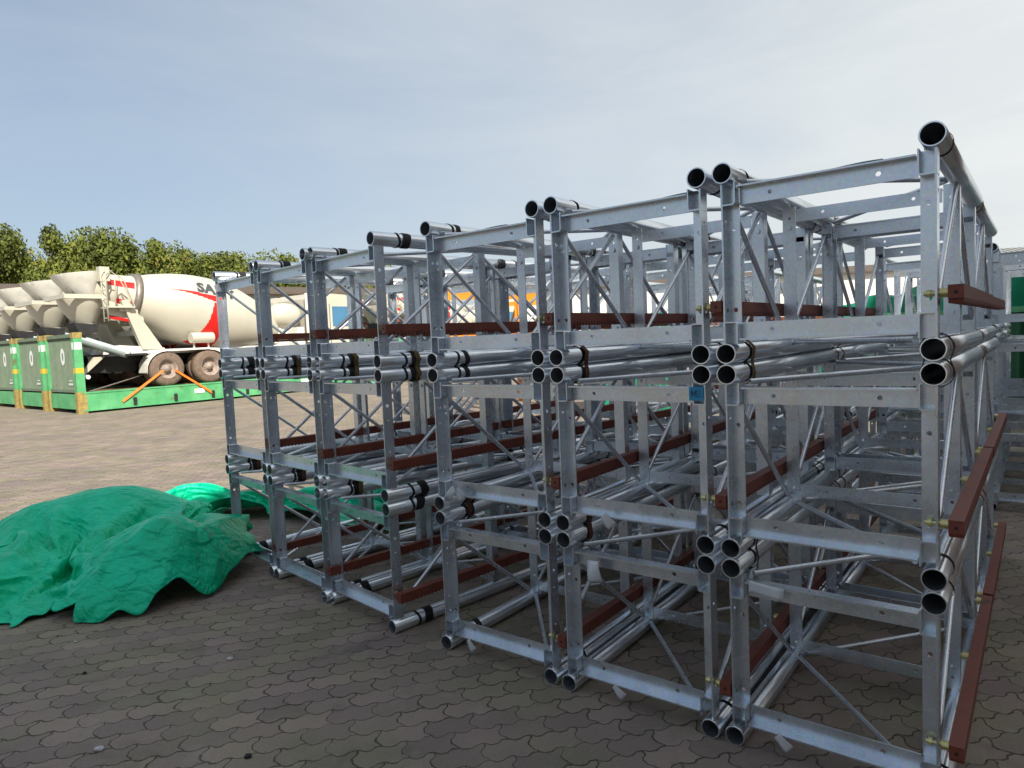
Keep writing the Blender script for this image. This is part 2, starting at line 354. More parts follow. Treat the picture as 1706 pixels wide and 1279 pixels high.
def beam_mid(top):
    bm = bmesh.new(); x0, x1 = -HX+.050, HX-.050; L_ = x1-x0; z = ZT-.10 if top else ZB+.045
    plate(bm, (x0, YM+.002, z), (1, 0, 0), (0, 0, 1), L_, .055, .005, [(L_*.2, .03, .007), (L_*.82, .03, .007)])
    zz = z+.050 if top else z; box(bm, x0+.002, x1-.002, YM+.003, YM+.045, zz, zz+.005)
    return bm
def rod_part(a, b):
    bm = bmesh.new(); rod(bm, a, b, .0105, 10); return bm
def rack_bm():
    bm = bmesh.new(); xc = HX+.058; w = .021; zt = ZB+.195; zb = zt-.042; y0, y1 = .012, LEN-.012
    pts = [(y0, zt), (y1, zt), (y1, zb)]; n = 59; p = (y1-y0)/n
    prof = []
    for i in range(n):
        y = y1-p*i
        prof += [(y-p*.06, zb-.001), (y-p*.26, zb-.014), (y-p*.60, zb-.014), (y-p*.82, zb-.001)]
    # body plus teeth as prisms (keeps faces convex)
    prism(bm, [(xc-w, y0, zb), (xc-w, y1, zb), (xc-w, y1, zt), (xc-w, y0, zt)], (2*w, 0, 0))
    for i in range(n):
        a, b, c, d = [(xc-w+.0005, q[0], q[1]) for q in prof[4*i:4*i+4]]
        prism(bm, [a, b, c, d], (2*w-.001, 0, 0))
    return bm
def rack_hole_bm():
    bm = bmesh.new(); rod(bm, (HX+.058, .010, ZB+.172), (HX+.058, .0125, ZB+.172), .005, 8); return bm
def bolt_bm(y):
    bm = bmesh.new(); z = ZB+.172
    rod(bm, (HX-.03, y, z), (HX+.037, y, z), .007, 8)
    rod(bm, (HX-.022, y, z), (HX-.010, y, z), .0135, 6); rod(bm, (HX+.014, y, z), (HX+.037, y, z), .015, 10)
    return bm
def tape_bm(sx, top, y, w, thin=False, seed=0):
    rnd = random.Random(seed); bm = bmesh.new(); c = V(sx*HX, y, ZT if top else ZB); n = 28; m = 5 if not thin else 3; prev = None
    for j in range(m):
        yy = (j/(m-1)-.5)*w
        cur = []
        for i in range(n):
            th = 2*PI*i/n
            r = R0+.0015+(.0015 if 0 < j < m-1 else 0)+rnd.random()*.0012
            cur.append(bm.verts.new(c+V(r*math.cos(th), yy+.005*math.sin(2*th+seed)+rnd.uniform(-.001, .001), r*math.sin(th))))
        if prev: skin(bm, prev, cur)
        prev = cur
    return bm
section_meshes = {}
def make_section():
    r = empty('mast_section')
    for sx in (-1, 1):
        for z in (ZB, ZT):
            bm = bmesh.new(); pipe(bm, (sx*HX, 0, z), (sx*HX, LEN, z), R0, .0048); obj('chord_tube', bm, GT, r, recalc=False)
    for back in (0, 1):
        for sx in (-1, 1): obj('corner_post', post_end(sx, back), GP, r)
        for top in (0, 1): obj('cross_angle', beam_end(top, back), GP, r)
    for sx in (-1, 1): obj('middle_post', post_mid(sx), GP, r)
    for top in (0, 1): obj('middle_cross_angle', beam_mid(top), GP, r)
    e = .085
    xl, xr = -HX+.004, HX-.004
    segs = [((xl, .07, ZT-.10), (xl, YM-.03, ZB+.05)), ((xl, YM+.03, ZB+.05), (xl, LEN-.07, ZT-.10)),
            ((xr, .07, ZB+.10), (xr, YM-.03, ZT-.05)), ((xr, YM+.03, ZT-.05), (xr, LEN-.07, ZB+.10)),
            ((-HX+.06, .075, ZT-.03), (HX-.04, YM-.02, ZT-.015)), ((HX-.04, YM+.02, ZT-.015), (-HX+.06, LEN-.075, ZT-.03)),
            ((HX-.06, .075, ZB+.03), (-HX+.04, YM-.02, ZB+.02)), ((-HX+.04, YM+.02, ZB+.02), (HX-.06, LEN-.075, ZB+.03))]
    for a, b in segs: obj('diagonal_brace', rod_part(a, b), GR, r)
    k = obj('gear_rack', rack_bm(), RED, r)
    obj('end_hole', rack_hole_bm(), RUB, k)
    for y in (.045, YM+.026, LEN-.045): obj('rack_bolt', bolt_bm(y), ZN, r)
    return r
proto = make_section()
COLS = [('A', 1.299, 2.101, -.663), ('B', .709, 2.555, -.659), ('C', .118, 3.019, -.660), ('D', -.713, 3.644, -.800), ('E', -1.222, 4.141, -.802), ('F', -1.731, 4.669, -.800)]
ORD = ['rightmost', 'second', 'third', 'fourth', 'fifth', 'leftmost']
STK = ['rightmost stack nearest the camera', 'second stack from the right', 'third stack from the right', 'fourth stack from the right', 'fifth stack from the right', 'leftmost stack beside the green tarpaulin']
LV = ['bottom', 'middle', 'top']
used = False
def place(x, y, z, yaw, label, group, src=None):
    global used
    if src is None and not used: o = proto; used = True
    else: o = copy_tree(src or proto)
    o.location = (x, y, z); o.rotation_euler = (0, 0, yaw); tag(o, label, 'mast section', group)
    return o
GRP = 'galvanized mast sections stacked three high'
SECT = {}
rj = random.Random(3)
for ci, (nm, x0, y0, yaw) in enumerate(COLS):
    w = V(math.cos(yaw), math.sin(yaw), 0); d = V(-math.sin(yaw), math.cos(yaw), 0)
    for row in (0, 1):
        for lv in range(3):
            j = 0 if row == 0 else rj.uniform(.002, .014); jx = 0 if row == 0 else rj.uniform(-.012, .012)
            p = V(x0, y0, 0)-w*(HX-jx)+d*(row*(LEN+.004)+j)
            lab = '%s galvanized section of the %s, %s' % (LV[lv], STK[ci], 'front row' if row == 0 else 'second row behind')
            SECT[nm, row, lv] = place(p.x, p.y, lv*PITCHZ, yaw, lab, GRP)
            o = SECT[nm, row, lv]
            # tape wrapped round the tubes near the joints
            if nm in 'AB': wt = .016
            elif nm == 'C': wt = .035
            else: wt = .055
            for sx in (-1, 1):
                for tp in (0, 1):
                    if row == 1 and (nm not in 'AB' and tp == 0): continue
                    yy = .20 + (.01 if tp else .03) + .01*((ci*3+lv) % 3)
                    if nm == 'A': yy = .16
                    tk = ('t', nm in 'AB', nm == 'C', sx, tp, row, lv % 2)
                    if tk not in section_meshes: section_meshes[tk] = mesh('tape_wrap', tape_bm(sx, tp, yy if row == 0 else .03, wt, nm in 'AB', seed=len(section_meshes)), RUB)
                    link('tape_wrap', section_meshes[tk], o)

# far block of further sections, joined parts only (too small to show more)
def lite_section():
    r = empty('mast_section')
    bm = bmesh.new()
    for sx in (-1, 1):
        for z in (ZB, ZT): 
            b2 = bmesh.new(); pipe(b2, (sx*HX, 0, z), (sx*HX, LEN, z), R0, .0048, 16); obj('chord_tube', b2, GT, r, recalc=False)
    bm.free()
    def join(fs):
        out = bmesh.new()
        for b in fs:
            me = bpy.data.meshes.new('tmp'); b.to_mesh(me); b.free(); out.from_mesh(me); bpy.data.meshes.remove(me)
        return out
    for back in (0, 1): obj('end_frame', join([post_end(-1, back), post_end(1, back), beam_end(0, back), beam_end(1, back)]), GP, r)
    obj('middle_frame', join([post_mid(-1), post_mid(1), beam_mid(0), beam_mid(1)]), GP, r)
    xl, xr = -HX+.004, HX-.004
    for a, b in [((xl, .07, ZT-.10), (xl, YM-.03, ZB+.05)), ((xl, YM+.03, ZB+.05), (xl, LEN-.07, ZT-.10)), ((xr, .07, ZB+.10), (xr, YM-.03, ZT-.05)), ((xr, YM+.03, ZT-.05), (xr, LEN-.07, ZB+.10))]:
        obj('diagonal_brace', rod_part(a, b), GR, r)
    obj('gear_rack', rack_bm(), RED, r)
    return r
lite = lite_section(); lused = False
yaw = -.66; w = V(math.cos(yaw), math.sin(yaw), 0); d = V(-math.sin(yaw), math.cos(yaw), 0)
base = V(1.299, 2.101, 0)+d*(2*LEN+1.25)+w*1.4
FC = ['rightmost', 'second', 'third', 'fourth', 'fifth', 'sixth']
for c in range(6):
    for row in (0, 1):
        for lv in range(3):
            if c in (3,) and lv == 2: continue
            o = lite if not lused else copy_tree(lite); lused = True
            p = base-w*(HX+c*.80+(.12 if c > 2 else 0))+d*(row*(LEN+.01)+rj.uniform(0, .03))
            o.location = (p.x, p.y, lv*PITCHZ); o.rotation_euler = (0, 0, yaw+(.03 if c > 2 else 0))
            tag(o, '%s section of the %s stack in the block behind the aisle, %s row' % (LV[lv], FC[c], 'near' if row == 0 else 'far'), 'mast section', 'galvanized mast sections in the block behind the aisle')

# ================================================================== LARGE STRUCTURES
CONC = mat('pale_render', (.50, .47, .42), .85, var=.1, scale=.6, bump=.1)
DARKROOF = mat('brown_roof_edge', (.10, .075, .055), .8, var=.2)
GLASS = mat('blue_glass', (.05, .17, .30), .12, var=.2, scale=1, spec=.8)
def corr_mat(name, col, period, rough=.5, metal=.3, axis=0):
    m = mat(name, col, rough, metal, var=.12, scale=1.5); n = m.node_tree; P = n.nodes['Principled BSDF']
    t = NN(n, 'ShaderNodeTexCoord'); s = NN(n, 'ShaderNodeSeparateXYZ'); n.links.new(t.outputs['Object'], s.inputs[0])
    w_ = NN(n, 'ShaderNodeMath', operation='MULTIPLY'); w_.inputs[1].default_value = 2*PI/period; n.links.new(s.outputs[axis], w_.inputs[0])
    q = NN(n, 'ShaderNodeMath', operation='SINE'); n.links.new(w_.outputs[0], q.inputs[0])
    b = NN(n, 'ShaderNodeBump', i_Strength=.9, i_Distance=period*.25); n.links.new(q.outputs[0], b.inputs['Height']); n.links.new(b.outputs[0], P.inputs['Normal'])
    return m
SHEET = corr_mat('grey_corrugated_sheet', (.30, .31, .31), .25)
PALE = corr_mat('pale_corrugated_wall', (.62, .63, .64), .25, .6, 0)
def local(root_loc, heading):
    pass
def hall(label, P, Q, depth, h, name='factory_hall', wallm=None, roofh=.5, windows=None, cat='building'):
    """building whose long wall runs from ground point P to Q; extends away on the left side of P->Q"""
    P = Vector(P); Q = Vector(Q); u = (Q-P).normalized(); Ln = (Q-P).length; rz = math.atan2(u.y, u.x)
    r = tag(empty(name, P, rz), label, cat)
    bm = bmesh.new(); box(bm, 0, Ln, 0, depth, 0, h); obj('wall', bm, wallm or CONC, r)
    bm = bmesh.new(); prism(bm, [(-.3, -.4, h), (-.3, -.4, h+.12), (-.3, depth/2, h+.12+roofh), (-.3, depth+.4, h+.12), (-.3, depth+.4, h)], (Ln+.6, 0, 0)); obj('roof', bm, PALE if name == 'warehouse' else DARKROOF, r)
    if windows:
        z0, z1, st, ww = windows; x = 1.0
        while x+ww < Ln:
            bm = bmesh.new(); box(bm, x, x+ww, -.05, -.003, z0, z1); wnd = obj('window', bm, GLASS, r)
            bm = bmesh.new(); n_ = max(2, int(ww/1.2))
            for k in range(n_+1): box(bm, x+ww*k/n_-.03, x+ww*k/n_+.03, -.08, -.052, z0, z1)
            box(bm, x-.04, x+ww+.04, -.09, -.082, z1-.03, z1+.05); box(bm, x-.04, x+ww+.04, -.09, -.082, z0-.05, z0+.03)
            obj('window_frame', bm, MATS['steel_blue'], wnd); x += st
    return r
mat('steel_blue', (.06, .16, .22), .5)
hall('tall pale warehouse right behind the viewer that shades the yard', (15.5, -1.75, 0), (2.6, -4.1, 0), 13, 10, 'warehouse', PALE)
hall('tall pale warehouse wing added behind the viewer to slant the shade edge', (2.6, -4.1, 0), (-6.5, -9.2, 0), 12, 9.9, 'warehouse', PALE)  # unseen wing, angled to set where the shade ends on the yard
hall('lower brown block added beyond the right edge to shade the far stacks', (9.6, 7.0, 0), (10.2, .8, 0), 9, 7.5, 'warehouse', corr_mat('brown_corrugated_wall', (.36, .235, .17), .25, .6, 0))  # unseen block added to shade the right; brown taken from tube reflections
hall('long pale low building with blue windows behind the mixer trucks', (-34, 27.5, 0), (-6, 49, 0), 14, 4.95, 'factory_hall', CONC, 1.0, (3.7, 4.6, 6.5, 5.2))
BRIGHT = mat('bright_render', (.74, .72, .66), .8, var=.05, scale=.3)
hall('bright pale hall far beyond the galvanized stacks', (-2, 52, 0), (60, 40, 0), 20, 5.0, 'factory_hall', BRIGHT, 1.2)

# ================================================================== TREES
def leaf_mat():
    m = bpy.data.materials.new('tree_leaves'); m.use_nodes = True; n = m.node_tree; P = n.nodes['Principled BSDF']; l = n.links.new
    t = NN(n, 'ShaderNodeTexCoord'); oi = NN(n, 'ShaderNodeObjectInfo')
    ad = NN(n, 'ShaderNodeVectorMath', operation='ADD'); l(t.outputs['Object'], ad.inputs[0]); l(oi.outputs['Location'], ad.inputs[1])
    z = NN(n, 'ShaderNodeTexNoise', i_Scale=.55, i_Detail=4, i_Roughness=.7); l(ad.outputs[0], z.inputs[0])
    r = NN(n, 'ShaderNodeValToRGB'); e = r.color_ramp.elements
    e[0].position = .32; e[0].color = (.05, .063, .019, 1); e[1].position = .72; e[1].color = (.27, .205, .052, 1)
    k = e.new(.45); k.color = (.092, .112, .025, 1); k = e.new(.58); k.color = (.14, .17, .028, 1)
    l(z.outputs[0], r.inputs[0]); l(r.outputs[0], P.inputs['Base Color']); P.inputs['Roughness'].default_value = .7; P.inputs['Specular IOR Level'].default_value = .2
    P.inputs['Subsurface Weight'].default_value = 0
    return m
LEAF = leaf_mat(); BARK = mat('bark', (.07, .055, .04), .9, var=.3, scale=5)
def make_tree(h, rw, seed, nl=9000):
    rnd = random.Random(seed); r = empty('broadleaf_tree')
    bm = bmesh.new(); pts = [V(0, 0, 0), V(.1, .05, h*.25), V(-.1, .1, h*.5), V(.1, 0, h*.8)]
    tube_path(bm, pts, [.22, .18, .12, .04], 8); lobes = []
    for k in range(9):
        th = rnd.uniform(0, 2*PI); z0 = h*rnd.uniform(.2, .6); q = V(math.cos(th)*rw*rnd.uniform(.3, .8), math.sin(th)*rw*rnd.uniform(.3, .8), z0+h*rnd.uniform(.08, .32))
        tube_path(bm, [V(0, 0, z0), (V(0, 0, z0)+q)/2+V(0, 0, .3), q], [.09, .06, .02], 6); lobes.append((q, rnd.uniform(.35, .62)*rw))
    obj('trunk', bm, BARK, r)
    for k in range(13):
        th = rnd.uniform(0, 2*PI); zz = rnd.uniform(.12, .93)**.8; rr = rw*(1-.75*max(0, zz-.45)/.55)*rnd.uniform(.2, .85)
        lobes.append((V(math.cos(th)*rr, math.sin(th)*rr, h*zz), rnd.uniform(.25, .5)*rw))
    lobes.append((V(0, 0, h*.9), .3*rw))
    bm = bmesh.new()
    wts = [l[1]**2 for l in lobes]
    for k in range(nl):
        c, R_ = rnd.choices(lobes, wts)[0]
        n = V(rnd.gauss(0, 1), rnd.gauss(0, 1), rnd.gauss(0, 1)).normalized()
        p = c + n*R_*rnd.uniform(.55, 1.12) if rnd.random() < .85 else c+n*R_*rnd.random()
        if p.z < .5 or p.z > h*1.02: continue
        s = rnd.uniform(.08, .17); a = (n+V(rnd.gauss(0, .6), rnd.gauss(0, .6), rnd.gauss(0, .6))).normalized(); t = a.orthogonal().normalized(); t = Matrix.Rotation(rnd.uniform(0, 6.3), 3, a) @ t; b = a.cross(t)
        bm.faces.new(nv(bm, [p+t*s, p+b*s*.6, p-t*s, p-b*s*.6]))
    obj('crown', bm, LEAF, r, recalc=False)
    return r
TR = [make_tree(9.5, 2.7, 11), make_tree(8.5, 2.5, 12), make_tree(9.0, 3.0, 13), make_tree(8.0, 2.3, 14)]
# photograph x of each crown, y of its top, depth
tl = [(-150, 400, 50), (-75, 385, 53), (8, 380, 50), (82, 374, 50), (122, 392, 54), (160, 384, 50), (205, 402, 51), (258, 397, 50), (305, 408, 52), (340, 428, 55), (375, 422, 52), (430, 436, 56), (480, 418, 54), (530, 440, 58), (590, 438, 60), (40, 425, 57), (230, 430, 58), (300, 436, 60), (-10, 412, 61), (108, 412, 60), (182, 416, 62), (265, 418, 62), (330, 438, 64), (400, 446, 64)]
tlab = ['off frame', 'off frame', 'tree at the left edge of the photo, wide pale green crown', 'tallest rounded tree, second from the left edge', 'tree partly hidden right of the tallest tree', 'upright bushy tree above the second mixer truck', 'lower pointed tree above the rear of the nearest truck', 'broad yellowish tree directly above the drum of the nearest truck',
        'brown tinged tree above the drum right of the broad yellowish tree', 'low tree right of the brown tinged tree above the drum', 'small rounded tree just left of the leftmost stack top', 'tree crown seen just above the second stack from the left', 'green crown rising above the left stacks', 'low crown behind the building roof right of the last visible crown', 'last low crown at the right end of the tree row', 'hidden back row tree behind the tallest tree', 'back row tree behind the yellowish trees', 'back row tree filling the gap behind the drum', 'far back tree low behind the left edge crown', 'far back tree filling the dip right of the tallest tree', 'far back tree low behind the pointed tree', 'far back tree behind the broad yellowish tree', 'far back tree low behind the leftmost stack top', 'farthest low tree just right of the small rounded one']
for i, (px, py, D) in enumerate(tl):
    top = pix(px, py, Y=D); o = TR[i % 4] if i < 4 else copy_tree(TR[i % 4])
    hb = [9.5, 8.5, 9.0, 8.0][i % 4]; s = top.z/hb/1.0
    o.location = (top.x, top.y, 0); o.scale = ([.94, .88, 1.0, .92][i % 4],)*2+(s,); o.rotation_euler = (0, 0, i*1.3)
    tag(o, tlab[i] if tlab[i] != 'off frame' else ('outermost leafy tree past the left end of the row' if i == 0 else 'leafy tree just past the left edge of the photo'), 'tree', 'trees in a row beyond the truck park')

# ================================================================== FLATRACKS AND MIXER TRUCKS
GRN = mat('flatrack_green', (.05, .30, .11), .55, var=.2, scale=2.5, col2=(.13, .43, .19), bump=.1)
GRND = mat('flatrack_weathered_green', (.10, .16, .10), .7, var=.3, scale=3, col2=(.17, .21, .15))
RUST = mat('rusty_yellow_casting', (.40, .33, .09), .7, scale=9, col2=(.22, .13, .05))
WPAINT = mat('white_marking', (.72, .74, .72), .6, var=.05)
YEL = mat('yellow_patch', (.62, .42, .03), .6)
WOOD = mat('deck_timber', (.20, .12, .07), .8, var=.3, scale=6)
CREAM = mat('cream_truck_paint', (.52, .495, .41), .32, var=.05, scale=1.2, spec=.6)
CREAM2 = mat('dusty_cream_steel', (.70, .69, .63), .55, var=.12, scale=3)
GREYP = mat('grey_chute_lining', (.36, .42, .42), .45, var=.12, scale=3)
REDP = mat('red_truck_stripe', (.62, .012, .010), .35, var=.08)
BLK = mat('black_chassis', (.018, .018, .02), .6, var=.3)
TYRE = mat('dusty_tyre', (.16, .115, .085), .9, var=.25, scale=9, bump=.3, bscale=60)
RIM = mat('dusty_rim', (.30, .24, .20), .6, var=.3, scale=8)
INKD = mat('dark_lettering', (.05, .06, .07), .5)
ORG = mat('orange_strap', (.70, .17, .01), .7, var=.15)
STEEL = mat('bright_steel', (.6, .6, .6), .3, metal=.9)
HD = math.atan2(.77, .63)
patches(GRN, (.17, .07, .03), .60, .66, 3.5, .85); patches(GRND, (.13, .07, .04), .58, .68, 4, .7); patches(GRN, (.30, .33, .27), .62, .70, 1.6, .5); patches(CREAM2, (.34, .31, .26), .60, .70, 3, .4); patches(CREAM, (.38, .34, .27), .62, .72, 2.2, .35)
def make_flatrack():
    r = empty('flatrack')
    LF, WF = 12.2, 2.44
    bm = bmesh.new()
    box(bm, .16, LF-.16, 0, .12, .08, .60); box(bm, .16, LF-.16, WF-.12, WF, .08, .60)
    box(bm, .10, LF-.10, -.02, .14, .56, .605); box(bm, .10, LF-.10, -.015, .14, .06, .10)
    for k in range(9): box(bm, 1.2+k*1.2, 1.24+k*1.2, -.012, .0, .10, .56)
    for k in range(20): box(bm, .4+k*.6, .46+k*.6, .12, WF-.12, .35, .55)
    for e in (0, LF-.2): box(bm, e+.03, e+.17, .16, WF-.16, .12, .55)
    obj('base_frame', bm, GRN, r)
    bm = bmesh.new()
    for k in range(60): box(bm, .3+k*.195, .3+k*.195+.185, .13, WF-.13, .555, .585)
    obj('deck_board', bm, WOOD, r)
    for e in (0, 1):
        x0 = 0 if not e else LF-.22; x1 = x0+.22
        for y in (0, WF-.17):
            bm = bmesh.new(); box(bm, x0, x1, y, y+.17, .62, 2.14)
            p = obj('end_post', bm, GRN, r)
            bm = bmesh.new(); yy = -.004 if y == 0 else WF+.001; box(bm, x0+.02, x1-.02, yy, yy+.003, 1.82, 2.02); box(bm, x0-.004, x0-.001, y+.02, y+.15, 1.82, 2.02); obj('white_patch', bm, WPAINT, p)
            bm = bmesh.new(); box(bm, x0+.01, x1-.01, yy, yy+.003, 1.15, 1.3); box(bm, x0-.004, x0-.001, y+.01, y+.16, 1.15, 1.3); obj('yellow_patch', bm, YEL, p)
            for z in (.0, 2.14):
                bm = bmesh.new(); _, f = box(bm, x0-.01, x1+.01, y-.008, y+.18, z, z+.16 if z else .62)
                obj('corner_casting', bm, RUST, r)
        # corrugated end wall
        bm = bmesh.new(); n_ = 22; w_ = (WF-.34)/n_; xo = x0+.08
        prev = None
        for k in range(n_+1):
            for q, dx in ((0, 0), (.35, 0), (.5, .035), (.85, .035)):
                if k == n_ and q: break
                y = .17+w_*(k+q); cur = nv(bm, [V(xo+dx, y, .64), V(xo+dx, y, 2.2), V(xo+dx+.02, y, 2.2), V(xo+dx+.02, y, .64)])
                if prev:
                    for a in range(4): bm.faces.new([prev[a], cur[a], cur[(a+1) % 4], prev[(a+1) % 4]])
                prev = cur
        box(bm, x0+.04, x0+.18, .17, WF-.17, 2.17, 2.27); box(bm, x0+.04, x0+.18, .17, WF-.17, .60, .68)
        wl = obj('end_wall', bm, GRND, r)
        if e == 0:
            bm = bmesh.new(); 
            P = [V(xo-.005, 1.15+.17*math.cos(t*PI/12), 1.63+.25*math.sin(t*PI/12)) for t in range(24)]
            Q = [V(xo-.005, 1.15+.06*math.cos(t*PI/12), 1.63+.12*math.sin(t*PI/12)) for t in range(24)]
            skin(bm, nv(bm, P), nv(bm, Q), False); obj('oval_emblem', bm, WPAINT, wl)
            bm = bmesh.new()
            for k in range(4): box(bm, xo-.006, xo-.004, .50+k*.09, .56+k*.09, .80, .86)
            for k in range(3): box(bm, xo-.006, xo-.004, .53+k*.09, .59+k*.09, .92, .95)
            obj('stencil_mark', bm, WPAINT, wl)
    for q in ((3.3, 3.62, .30, .44), (7.2, 7.9, .34, .46)): bm = bmesh.new(); box(bm, q[0], q[1], -.020, -.016, q[2], q[3]); obj('white_plate', bm, WPAINT, r)
    for k in range(9):
        bm = bmesh.new(); x = 1.5+k*1.2; rod(bm, (x, -.06, .30), (x, .0, .30), .05, 10); box(bm, x-.045, x+.045, -.05, -.012, .12, .29); obj('lashing_ring', bm, BLK, r)
    return r
PROF = [(.85, .50), (1.2, .54), (2.0, .68), (2.6, .90), (3.3, 1.10), (4.0, 1.20), (4.6, 1.21), (5.2, 1.13), (5.7, .99), (6.2, .82), (6.8, .56), (7.0, .40)]
def prof(x):
    for (a, ra), (b, rb) in zip(PROF, PROF[1:]):
        if x <= b:
            i = PROF.index((a, ra)); p0 = PROF[max(i-1, 0)]; p3 = PROF[min(i+2, len(PROF)-1)]; t = max(0, (x-a)/(b-a))
            m0 = (rb-p0[1])/(b-p0[0])*(b-a); m1 = (p3[1]-ra)/(p3[0]-a)*(b-a)
            return (2*t**3-3*t*t+1)*ra+(t**3-2*t*t+t)*m0+(-2*t**3+3*t*t)*rb+(t**3-t*t)*m1
    return PROF[-1][1]
def dpt(x, th, dr=0):       # th in degrees, 0 = towards -y side, 90 = up
    r = prof(x)+dr; a = math.radians(th); ax = V(1, 0, -.22).normalized(); up = V(.22, 0, 1).normalized()
    return V(x, 0, 2.8-.22*(x-2)) + up*(r*math.sin(a)) + V(0, -1, 0)*(r*math.cos(a))
def inpoly(x, y, P):
    c = False
    for i in range(len(P)):
        (x1, y1), (x2, y2) = P[i], P[i-1]
        if (y1 > y) != (y2 > y) and x < (x2-x1)*(y-y1)/(y2-y1)+x1: c = not c
    return c
REDS = [[(4.56, 13), (4.82, 10), (5.0, -30), (4.96, -72), (4.08, -72), (4.35, -40), (4.5, -15)], [(3.2, 25.5), (4.1, 25), (4.86, 25), (4.84, 14), (4.56, 14.5), (4.5, 15), (4.1, 19), (3.6, 23)],
        [(1.4, 40), (2.37, 37), (2.37, 17), (1.5, 17)], [(1.9, -18), (2.37, -18), (2.37, -48), (2.0, -44)], [(1.2, -50), (2.3, -56), (2.3, -68), (1.2, -64)],
        [(4.56, 167), (4.82, 170), (5.0, 210), (4.96, 252), (4.08, 252), (4.5, 195)]]
def wheel(r, x, y, ro=.53, w=.62, side=-1):
    bm = bmesh.new(); c0 = y; n = 32
    pr = [(0, .30), (0, ro-.10), (.03, ro-.02), (.07, ro), (w*.44, ro), (w*.46, ro-.06), (w*.54, ro-.06), (w*.56, ro), (w-.07, ro), (w-.03, ro-.02), (w, ro-.1), (w, .30)]
    prev = None
    for (d, q) in pr:
        cur = nv(bm, ring(V(x, y-side*d, .53), V(0, 1, 0), q, n)); 
        if prev: skin(bm, prev, cur)
        prev = cur
    for k in range(48):   # tread lugs
        a = 2*PI*k/48
        for s in (.10, .38) if w > .4 else (.08,):
            cc = V(x+(ro+.004)*math.cos(a), y-side*(s+.06), .53+(ro+.004)*math.sin(a)); obox(bm, cc, V(-math.sin(a), 0, math.cos(a)), V(0, 1, 0), V(math.cos(a), 0, math.sin(a)), .022, .06, .01)
    t = obj('tyre', bm, TYRE, r)
    bm = bmesh.new(); prev = None
    for (d, q) in [(.01, .31), (.02, .27), (.10, .25), (.16, .20), (.15, .11), (.03, .10), (.02, .0001)]:
        cur = nv(bm, ring(V(x, y-side*d, .53), V(0, 1, 0), q, 24))
        if prev: skin(bm, prev, cur)
        prev = cur
    for k in range(10): a = 2*PI*k/10; rod(bm, (x+.155*math.cos(a), y+side*-.17, .53+.155*math.sin(a)), (x+.155*math.cos(a), y-side*.12, .53+.155*math.sin(a)), .017, 6)
    obj('rim', bm, RIM, t)
